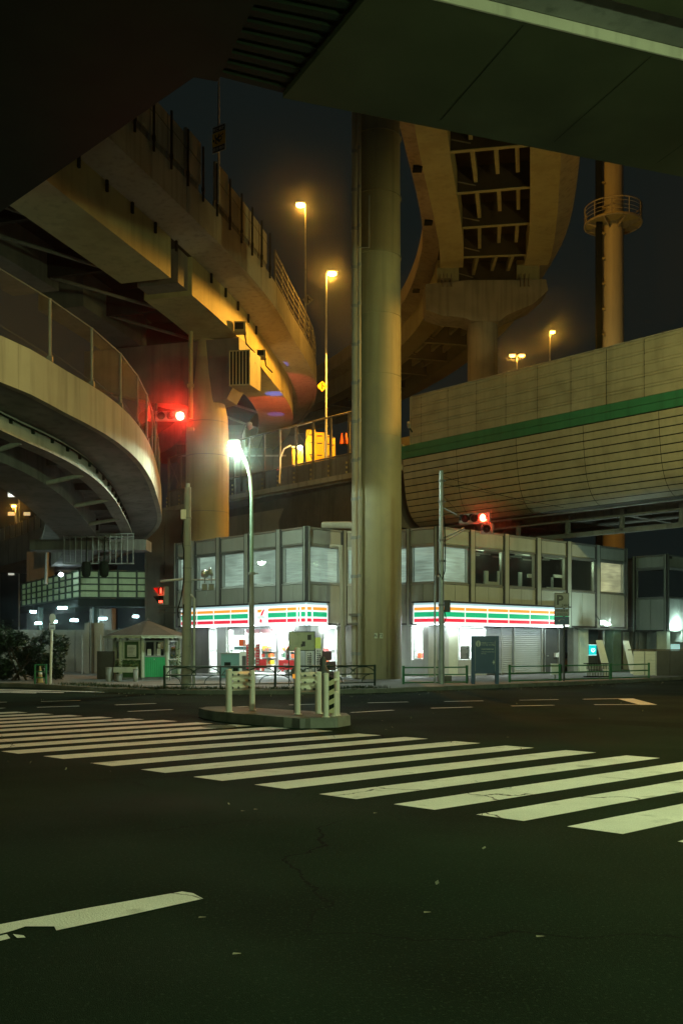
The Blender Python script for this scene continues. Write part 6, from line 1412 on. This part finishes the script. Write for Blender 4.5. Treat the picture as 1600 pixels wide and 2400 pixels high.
# planter and buckets before the kiosk
c = Vector((PX(295,41.5),41.5,.14)); pl = thing("planter_box", "pale wooden planter box on legs left of the kiosk doors", "planter", c)
mb = MB(); mb.box(c+Vector((0,0,.48)),(.95,.35,.22)); obj("trough", mb, m_cream, pl)
for sx in (-.42,.42): mb = MB(); mb.box(c+Vector((sx,0,.2)),(.06,.3,.38)); obj("leg", mb, m_wood, pl)
mb = MB(); rl_ = random.Random(5)
for i in range(160):
    p = c+Vector((rl_.uniform(-.5,.55),rl_.uniform(-.18,.18),.6+abs(rl_.gauss(0,.14)))); a=rl_.uniform(0,6.28); s_=.05; u_=Vector((math.cos(a),math.sin(a),rl_.uniform(-.5,.5)))*s_; v_=Vector((-math.sin(a),math.cos(a),rl_.uniform(-.5,.5)))*s_*.6; mb.quad(p-u_,p-v_,p+u_,p+v_)
o = obj("plants", mb, m_leaf, pl, kind='stuff')
for (px,y,r,h_,lab,mt) in ((256,41.5,.17,.55,"grey bin with pale lid left of the planter box",m_greypl),(279,41.0,.13,.28,"small grey bucket under the planter box",m_greypl),(318,40.9,.11,.5,"slim stack of pots right of the planter box",m_signgrey)):
    c = Vector((PX(px,y),y,.14)); t = thing("bucket", lab, "bucket", c, group="buckets before the kiosk"); mb = MB(); mb.lathe(c,[(r*.8,0),(r,h_),(r*.9,h_),(r*.85,h_-.05)],14); obj("body", mb, mt, t); mb = MB(); mb.lathe(c+Vector((0,0,h_)),[(r*1.05,0),(r*1.05,.03)],14); obj("rim", mb, m_signgrey, t)
c = Vector((PX(250,44.5),44.5,.14)); single("dark_cabinet", MB().box(c+Vector((0,0,.62)),(.75,.5,1.24)), m_dkgrey, "dark cabinet at the left wall of the kiosk", "cabinet", c)
# plants right of the kiosk
rl_ = random.Random(8)
for (px,y,lab) in ((420,42.5,"potted plants and rack between kiosk and utility pole"),):
    c = Vector((PX(px,y),y,.14)); t = thing("plant_rack", lab, "plant rack", c); mb = MB(); mb.box(c+Vector((0,0,.5)),(.8,.3,.04)); mb.box(c+Vector((0,0,.25)),(.8,.3,.04)); mb.box(c+Vector((-.38,0,.3)),(.04,.3,.6)); mb.box(c+Vector((.38,0,.3)),(.04,.3,.6)); obj("rack", mb, m_greypl, t)
    mb = MB()
    for i in range(260):
        p = c+Vector((rl_.uniform(-.45,.45),rl_.uniform(-.15,.15),.5+abs(rl_.gauss(0,.45)))); a=rl_.uniform(0,6.28); s_=.07; u_=Vector((math.cos(a),math.sin(a),rl_.uniform(-.7,.7)))*s_; v_=Vector((-math.sin(a),math.cos(a),rl_.uniform(-.5,.5)))*s_*.4; mb.quad(p-u_,p-v_,p+u_,p+v_)
    obj("plants", mb, m_leaf, t, kind='stuff')
# small bus stop style sign, green hoop, cone
c = Vector((PX(118,38.4),38.4,.14)); rs_ = thing("road_sign", "round topped white road sign seen from behind on a leaning pole at left", "sign", c)
top = P(122.5,1452,38.4)
mb = MB(); mb.tube([c,top+Vector((0,0,.1))],.05,8); obj("pole", mb, m_white, rs_)
mb = MB(); ca = P(123,1449,38.35); mb.lathe((0,0,0),[(.12,-.012),(.12,.012)],20,False); mb.v=[ca+Vector((v.x,v.z,v.y*1.5)) for v in mb.v]; obj("disc", mb, m_signwhite, rs_); mb = MB(); mb.box(P(122.5,1468,38.35),(.22,.02,.26)); obj("plate", mb, m_signwhite, rs_)
for dz in (.07,-.07): mb = MB(); mb.box(P(122.5,1468,38.30)+Vector((0,0,dz)),(.16,.03,.03)); obj("bracket", mb, m_dkgrey, rs_)
c = Vector((PX(95,38.6),38.6,.14)); hp = thing("hoop_barrier", "short green barrier frame at the left pavement end", "barrier", c)
for s_ in (-1,1): mb = MB(); mb.tube([c+Vector((s_*.215,0,0)),c+Vector((s_*.215,0,.76))],.042,10); obj("post", mb, m_grnrail, hp)
for z in (.24,.48,.74): mb = MB(); mb.tube([c+Vector((-.215,0,z)),c+Vector((.215,0,z))],.024,8); obj("rail", mb, m_grnrail, hp)
c = Vector((PX(94,39.2),39.2,.14)); cn = thing("traffic_cone", "faded traffic cone behind the green barrier frame", "traffic cone", c); mb = MB(); mb.lathe(c,[(.15,.03),(.12,.08),(.035,.66),(.02,.68)],14); cb = obj("cone", mb, M("faded cone",(.42,.30,.10),.6,.15,5), cn); mb = MB(); mb.lathe(c,[(.086,.36),(.062,.5)],14); obj("band", mb, m_signwhite, cb); mb = MB(); mb.box(c+Vector((0,0,.015)),(.34,.34,.03)); obj("base", mb, m_rubber, cn)
# hedge
def shrub(name, c, rx, ry, h_, n, label, mat, seed, leaf=.07, bright=None):
    r_ = random.Random(seed); t = thing(name, label, "shrub", c); c = Vector(c); mb = MB()
    cl_ = [(Vector((r_.uniform(-rx,rx)*.85,r_.uniform(-ry,ry)*.85,r_.uniform(.1,1)*h_*.85)), r_.uniform(.25,.5)) for _ in range(34)]
    for i in range(n):
        o_,rr = r_.choice(cl_); d = Vector((r_.gauss(0,1),r_.gauss(0,1),r_.gauss(0,1))).normalized()*rr*r_.uniform(.6,1); p = c+o_+d
        if p.z < .2: p.z = r_.uniform(.2,.6)
        a = r_.uniform(0,6.28); u_ = Vector((math.cos(a),math.sin(a),r_.uniform(-.8,.8)))*leaf; v_ = Vector((-math.sin(a),math.cos(a),r_.uniform(-.6,.6)))*leaf*.5; mb.quad(p-u_,p-v_,p+u_,p+v_)
    obj("foliage", mb, mat, t, kind='stuff')
    mb = MB()
    for k in range(5): mb.tube([c+Vector((r_.uniform(-rx,rx)*.5,r_.uniform(-ry,ry)*.5,0)),c+Vector((r_.uniform(-rx,rx)*.7,r_.uniform(-ry,ry)*.7,h_*.8))],[.05,.015],5)
    obj("stem", mb, m_bark, t)
shrub("hedge", (-13.6,42.5,.14), 1.6, 1.0, 2.2, 7500, "dark leafy hedge at the left edge behind the road", m_leafdk, 11, .10)
shrub("shrub", (-14.6,43.5,1.6), .7, .6, 1.0, 700, "brighter lit leaves on top of the hedge at the left edge", m_leaf, 12)
# back wall with fence posts
cwl = thing("concrete_wall", "stained concrete wall with thin posts behind the kiosk", "wall", (-16,56,.14))
for i in range(7): mb = MB(); mb.box((-22+i*1.9,57.5,1.35),(1.86,.25,2.4)); obj("wall_panel", mb, m_conc, cwl)
for i in range(5):
    p = P(104+44*i,1560,52); mb = MB(); mb.tube([(p.x,52,.14),(p.x,52,2.2)],.035,6); obj("fence_post", mb, m_galv, cwl)
for i in range(4):
    a,b_ = P(104+44*i,1560,52),P(148+44*i,1560,52); mb = MB(); mb.quad(Vector((a.x,52,.2)),Vector((b_.x,52,.2)),Vector((b_.x,52,2.15)),Vector((a.x,52,2.15))); obj("wire_panel", mb, m_wire, cwl)
for (px,w_,mt) in ((205,.25,m_conc),(232,.5,m_conc_warm),(219,.16,m_wood)): p = Vector((PX(px,53),53,1.5)); mb = MB(); mb.box(p,(w_,.3,2.7)); obj("pilaster", mb, mt, cwl)
# footbridge: deck, glazed rail panels, lights under
fb = thing("footbridge", "dark green footbridge with glowing pale panels behind the kiosk", "footbridge", (-14,60,4))
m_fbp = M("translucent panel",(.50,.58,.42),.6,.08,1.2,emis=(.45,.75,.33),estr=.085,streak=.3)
cF = Vector((PX(187,60),60,0)); rF = Vector((PX(408,61),61,0)); lF = Vector((PX(52,73),73,0)); zb,ztp = 4.55,6.15
def fb_side(a, b_, n, rows, posts_all=True):
    f_ = Fr((a.x,a.y),(b_.x,b_.y)) if a.x < b_.x else Fr((b_.x,b_.y),(a.x,a.y))
    for i in range(n):
        u0,u1 = f_.L*i/n,f_.L*(i+1)/n
        for r_ in range(rows):
            z0,z1 = zb+(ztp-zb)*r_/rows, zb+(ztp-zb)*(r_+1)/rows; mb = MB(); mb.ob(f_,u0+.05,u1-.05,-.03,0,z0+.04,z1-.04); obj("glow_panel", mb, m_fbp, fb)
        mb = MB(); mb.ob(f_,u0-.06,u0+.06,-.06,.10,zb-.3,ztp+.1); obj("post", mb, m_dkrail, fb)
    for r_ in range(rows+1): z = zb+(ztp-zb)*r_/rows; mb = MB(); mb.ob(f_,0,f_.L,.0,.09,z-.04,z+.04); obj("rail", mb, m_dkrail, fb)
    mb = MB(); mb.ob(f_,-.1,f_.L+.1,-2.6,.12,zb-.55,zb-.08); obj("deck_beam", mb, m_black, fb); return f_
ff = fb_side(cF,rF,5,4); ff2 = fb_side(lF,cF,10,4)
for p in ((-19.5,64.5),(-15.2,61.6),(-10.6,62.4)): mb = MB(); mb.tube([(p[0],p[1],0),(p[0],p[1],4.1)],.2,10); obj("support", mb, m_dkrail, fb)
mb = MB(); mb.tube([P(108,1370,63),P(110,1290,63)],.12,8); obj("pipe_post", mb, m_galv, fb); 
c = P(143,1347,60.2); tlm = thing("bulkhead_lamp", "small white lamp glaring on the footbridge corner", "lamp", c); mb = MB(); mb.lathe(c,[(.03,-.12),(.13,-.05),(.13,.07),(.03,.12)],12); obj("lamp_glass", mb, EM("cool lamp",(.72,.92,1),26), tlm); lamp(tlm, c+Vector((0,-.25,0)), 9, (.7,.95,.85), .1)
m_cool = EM("cool tube",(.62,.93,1.0),22)
for i,(px,py,w_,lab) in enumerate(((78,1434,.32,"left small"),(146,1425,.55,"biggest upper"),(90,1461,.36,"lower left"),(174,1454,.44,"middle lower"),(241,1450,.46,"right middle"),(318,1445,.34,"rightmost, over the kiosk roof"),(130,1457,.18,"tiny, beside the round road sign"))):
    Y = 61.3+.15*i; c = P(px,py,Y); t = thing("tube_light", "cool white tube light under the footbridge: "+lab, "tube light", c, group="tube lights under the footbridge")
    mb = MB(); mb.box(c,(w_,.16,.13)); obj("tube", mb, m_cool, t); mb = MB(); mb.box(c+Vector((0,0,.1)),(w_+.1,.2,.04)); obj("holder", mb, m_dkgrey, t)
    mb = MB(); mb.tube([c+Vector((0,0,.12)),(c.x,c.y,4.05)],.015,5); obj("rod", mb, m_dkgrey, t); lamp(t, c-Vector((0,.05,.15)), 28, (.6,.95,.9), .12)
# barred gate box and square floodlights on the ramp pier, sign backs
gb_ = thing("barred_railing", "dark barred railing box on the pier above the footbridge", "railing", (-13.5,46,7))
for i in range(13):
    x_ = PX(150+13.5*i,46.9); mb = MB(); mb.tube([(x_,46.9,5.5),(x_,46.9,6.9)],.025,5); obj("bar", mb, m_greypl, gb_)
for z in (5.5,6.75,6.9): mb = MB(); mb.tube([(PX(148,46.9),46.9,z),(PX(315,46.9),46.9,z)],.03,6); obj("rail", mb, m_greypl, gb_)
for (px,lab) in ((173,"left square floodlight frame on the pier railing"),(221,"right square floodlight frame on the pier railing")):
    c = P(px,1230,46.8); t = thing("square_floodlight", lab, "floodlight", c, group="square floodlights on the pier")
    mb = MB(); mb.box(c,(.46,.16,.56)); bb = obj("body", mb, m_black, t); mb = MB()
    for s_ in (-1,1): mb.box(c+Vector((s_*.245,-.06,0)),(.03,.08,.62)); mb.box(c+Vector((0,-.06,s_*.295)),(.46,.08,.03))
    obj("frame", mb, m_greypl, bb); mb = MB(); mb.tube([c+Vector((.1,0,-.3)),(c.x+.1,46.85,6.9)],.025,5); mb.tube([c+Vector((-.1,0,-.3)),(c.x-.1,46.85,6.9)],.025,5); obj("leg", mb, m_greypl, t)
for (px,lab) in ((202,"left dark hanging signal back before the glowing footbridge"),(244,"right dark hanging signal back before the glowing footbridge")):
    c = P(px,1335,46.7); t = thing("hanging_signal", lab, "traffic signal", c, group="dark signal backs")
    mb = MB(); mb.lathe(c,[(.10,-.36),(.2,-.28),(.24,.1),(.18,.36)],10); obj("case", mb, m_black, t); mb = MB(); mb.tube([c+Vector((0,0,.3)),(c.x,46.85,6.75)],.035,6); obj("hanger", mb, m_black, t)
# pale sheet at the very left edge
c = P(3,1412,44); single("pale_notice", MB().box(c,(.55,.03,.95)), m_cream, "pale notice board cut by the left edge", "notice board", (c.x,c.y,.14)) if False else None
# ------------------------------------------------------------------ annex building at right
G0 = (18.05,61.5); G1 = (19.55,59.9); G2 = (25.5,65.2)
an = thing("annex_building", "narrow grey panelled annex building at the right edge", "building", (20,62,.14))
fA,fB = Fr(G0,G1),Fr(G1,G2); zsA = (2.5,4.55,6.3,7.15)
upper_bay(fA,.12,fA.L-.1,None,an,m_glassdk,zsA); fin(fA,.05,.14,an,2.5,7.15); fin(fA,fA.L-.04,.12,an,2.5,7.15)
upper_bay(fB,.15,2.6,None,an,m_glassdk,zsA); upper_bay(fB,2.9,5.4,None,an,m_glassdk,zsA); fin(fB,.06,.12,an,2.5,7.15); fin(fB,2.75,.3,an,2.5,7.15)
pg = [(fA.p(.05,-.25,0).x,fA.p(.05,-.25,0).y),(fA.p(fA.L,-.25,0).x,fA.p(fA.L,-.25,0).y),(fB.p(fB.L,-.25,0).x,fB.p(fB.L,-.25,0).y),(22,70),(17,66)]
mb = MB(); mb.prism(pg,6.9,7.1); obj("roof", mb, m_roofdk, an); mb = MB(); mb.prism(pg,2.52,2.8); obj("floor_slab", mb, m_panel, an)
mb = MB(); mb.ob(Fr(pg[4],pg[0]),0,4,-.1,0,.14,7.0); obj("side_wall", mb, m_conc_dark, an)
mb = MB(); mb.ob(fB,0,5.8,-3.0,-2.9,.14,2.5); mb.ob(fA,-.2,fA.L,-2.0,-1.9,.14,2.5); obj("stair_wall", mb, m_panel, an)
for k in range(8): mb = MB(); mb.ob(fA,.2+.16*k,.5+.16*k,-1.6,-.7,.2+.22*k,.34+.22*k); obj("stair_step", mb, m_panel, an)
mb = MB(); mb.ob(fA,.0,.12,-.5,-.2,.14,2.5); mb.ob(fA,.22,.3,-.5,-.2,.14,2.5); obj("door_jamb", mb, m_alu, an)
mb = MB(); mb.ob(fA,fA.L-.7,fA.L-.05,-.5,-.1,.14,2.5); obj("column", mb, m_cream, an)
for (px,py,Y,lab) in ((1423,1463,53.2,"white spotlight on the grey wall above the station entrance"),(1588,1470,61.0,"white spotlight on the annex building at the right edge")):
    c = P(px,py,Y); t = thing("wall_spotlight", lab, "spotlight", c, group="spotlights on the facades")
    mb = MB(); mb.box(c+Vector((-.22,.2,.08)),(.3,.3,.24)); obj("bracket", mb, m_greypl, t); lum(t, c, .16, (.85,1,.95), 40, "spot glow"); lamp(t, c+Vector((-.05,-.45,.1)), 170, (.66,1,.86), .12)
    mb = MB(); mb.tube([c+Vector((-.3,.2,.1)),c+Vector((-.5,.4,.5)),c+Vector((-.5,.6,.5))],.02,5); obj("cable", mb, m_black, t)
# white gate panels and dark low wall
c = Vector((PX(1510,49),49,.14)); gt = thing("gate_panels", "two white boarded gate panels with padlock chain by the right edge", "gate", c)
for s_ in (0,1):
    for k in range(8): mb = MB(); mb.box(c+Vector((-.29+.56*s_,0,.1+.148*k)),(.52,.05,.142)); obj("gate_board", mb, m_signwhite, gt)
    mb = MB(); mb.box(c+Vector((.0 if s_==0 else .56,-.02,.6)),(.04,.09,1.22)); obj("gate_post", mb, m_galv, gt)
mb = MB(); mb.tube([c+Vector((.12,-.06,.72)),c+Vector((.2,-.06,.82)),c+Vector((.3,-.06,.84)),c+Vector((.4,-.06,.74))],.02,5); obj("chain", mb, m_signwhite, gt)
c = Vector((PX(1600,49.5),49.5,.14)); lw_ = thing("low_wall", "dark low wall with a pipe post and a metal cap at the right edge", "wall", c)
for k in range(5): mb = MB(); mb.box(c+Vector((-1.05+.72*k,0,.62)),(.70,.22,1.24)); obj("wall_panel", mb, m_dkgrey, lw_)
mb = MB(); mb.box(c+Vector((-.6,.0,1.28)),(4.2,.26,.06)); obj("cap", mb, m_wood, lw_); mb = MB(); mb.tube([c+Vector((-1.6,-.1,0)),c+Vector((-1.6,-.1,1.2))],.05,8); obj("pipe_post", mb, m_galv, lw_)
# steps / goods glowing under the annex
c = P(1585,1535,60.5); vm = thing("vending_machine", "pale glowing vending machine under the annex at the right edge", "vending machine", (c.x,60.5,.14)); mb = MB(); mb.box((c.x,60.8,1.0),(.9,.7,1.75)); bb = obj("body", mb, m_greypl, vm); mb = MB(); mb.box((c.x-.1,60.44,1.35),(.55,.02,.75)); obj("lit_front", mb, EM("vending glow",(.45,.75,.75),.6), bb)

# ================================================================== WORK LAMP AND BEACONS ON THE MIDDLE DECK
c = P(703,1049,66); wkl = thing("work_lamp", "glaring warm work lamp on an arm behind the screen fence", "work lamp", (c.x-.5,66.1,12.5))
mb = MB(); mb.tube([(c.x-.5,66.1,12.5),(c.x-.5,66.1,c.z+.1),(c.x,66,c.z+.02)],.04,6); obj("stand", mb, m_yellow, wkl)
mb = MB(); mb.lathe(c,[(.03,-.14),(.15,-.06),(.16,.08),(.03,.14)],12); obj("lamp_glass", mb, EM("work glow",(1,.86,.55),45), wkl); lamp(wkl, c+Vector((.1,.2,.1)), 260, (1,.66,.22), .15)
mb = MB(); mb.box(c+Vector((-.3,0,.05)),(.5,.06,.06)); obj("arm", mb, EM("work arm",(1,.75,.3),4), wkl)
c2 = Vector((c.x-.2,66.9,12.5)); single("yellow_locker", MB().box(c2+Vector((0,0,1.15)),(.75,.6,2.3)), m_barr, "yellow locker under the work lamp behind the screen fence", "locker", c2)
for (px,Y,col,aim,wt,lab,cone) in ((640,69,(.06,.12,1),(-4.6,68.5,19.0),2600,"blue warning beacon behind the screen fence",16),(660,72,(.05,.10,1),(-4.9,74.5,19.0),1500,"second blue warning beacon farther back on the deck",14),(652,67.5,(1,.10,.08),(-5.2,72,19.0),1500,"red warning beacon behind the screen fence",50)):
    c = P(px,1085,Y); c.z = 12.5; t = thing("warning_beacon", lab, "beacon", c, group="warning beacons on the deck")
    mb = MB(); mb.tube([c,c+Vector((0,0,1.0))],.04,6); obj("stand", mb, m_dkgrey, t); mb = MB(); mb.lathe(c+Vector((0,0,1.0)),[(.12,0),(.12,.12),(.06,.2),(.01,.22)],12); obj("dome", mb, EM("beacon blue",(.1,.2,1),3) if col[2]>.5 and "beacon blue" not in MATS else (MATS["beacon blue"] if col[2]>.5 else EM("beacon red",(1,.1,.06),3)), t)
    lamp(t, c+Vector((0,0,1.3)), wt, col, .05, 'SPOT', aim, cone, .35)
# bent pipe on that deck
c = P(655,1080,66.5); c.z = 12.5; bpz = thing("bent_pipe", "pale bent pipe stand left of the work lamp behind the screen fence", "pipe", c)
mb = MB(); mb.tube([c,c+Vector((.05,0,1.7)),c+Vector((.3,0,2.3)),c+Vector((.75,0,2.55))],.05,8); obj("pipe", mb, m_white, bpz)

# ================================================================== FAR LEFT TOWER
ot = thing("office_tower", "distant dark office tower with scattered lit windows at far left", "building", (-62,190,0))
mb = MB(); mb.box((-60,195,16),(30,10,32)); mb.box((-62,195,34),(10,8,6)); obj("wall", mb, m_black, ot)
m_wl = [EM("window warm",(1,.72,.35),.75),EM("window white",(.9,.9,.75),.6),EM("window dim",(.7,.75,.7),.3)]
ro = random.Random(4)
for j in range(9):
    for i in range(16):
        if ro.random() < .40:
            p = (-72+1.5*i,189.97,15.5+1.9*j); mb = MB(); mb.box(p,(1.0+ro.random()*.3,.06,.62)); obj("window", mb, ro.choice(m_wl), ot)
c = P(36,1161,120); cp = thing("lit_canopy", "bright white ribbed canopy far off at the left edge", "canopy", c)
for k in range(7): mb = MB(); mb.box(c+Vector((-.75+.24*k,0,0)),(.2,.3,.34)); obj("rib", mb, EM("canopy lamp",(.95,1,.95),1.2) if k==0 else MATS["canopy lamp"], cp)
mb = MB(); mb.tube([c+Vector((.4,.1,-.2)),(c.x+.4,c.y+.1,0)],.1,8); obj("mast", mb, m_galv, cp)
# ================================================================== HAZE ADDED FOR LAMP GLOW
mb = MB(); mb.box((0,110,36),(340,320,76))
hz_m = bpy.data.materials.new("glow haze"); hz_m.use_nodes = True; hn = hz_m.node_tree.nodes; hn.clear()
ho = hn.new("ShaderNodeOutputMaterial"); hv_ = hn.new("ShaderNodeVolumePrincipled")
hv_.inputs["Color"].default_value = (.9,.92,.9,1); hv_.inputs["Density"].default_value = .00065; hv_.inputs["Anisotropy"].default_value = .982
hz_m.node_tree.links.new(hv_.outputs[0], ho.inputs["Volume"])
obj("haze", mb, hz_m, kind='stuff')  # thin volume added to imitate lens glow around the lamps
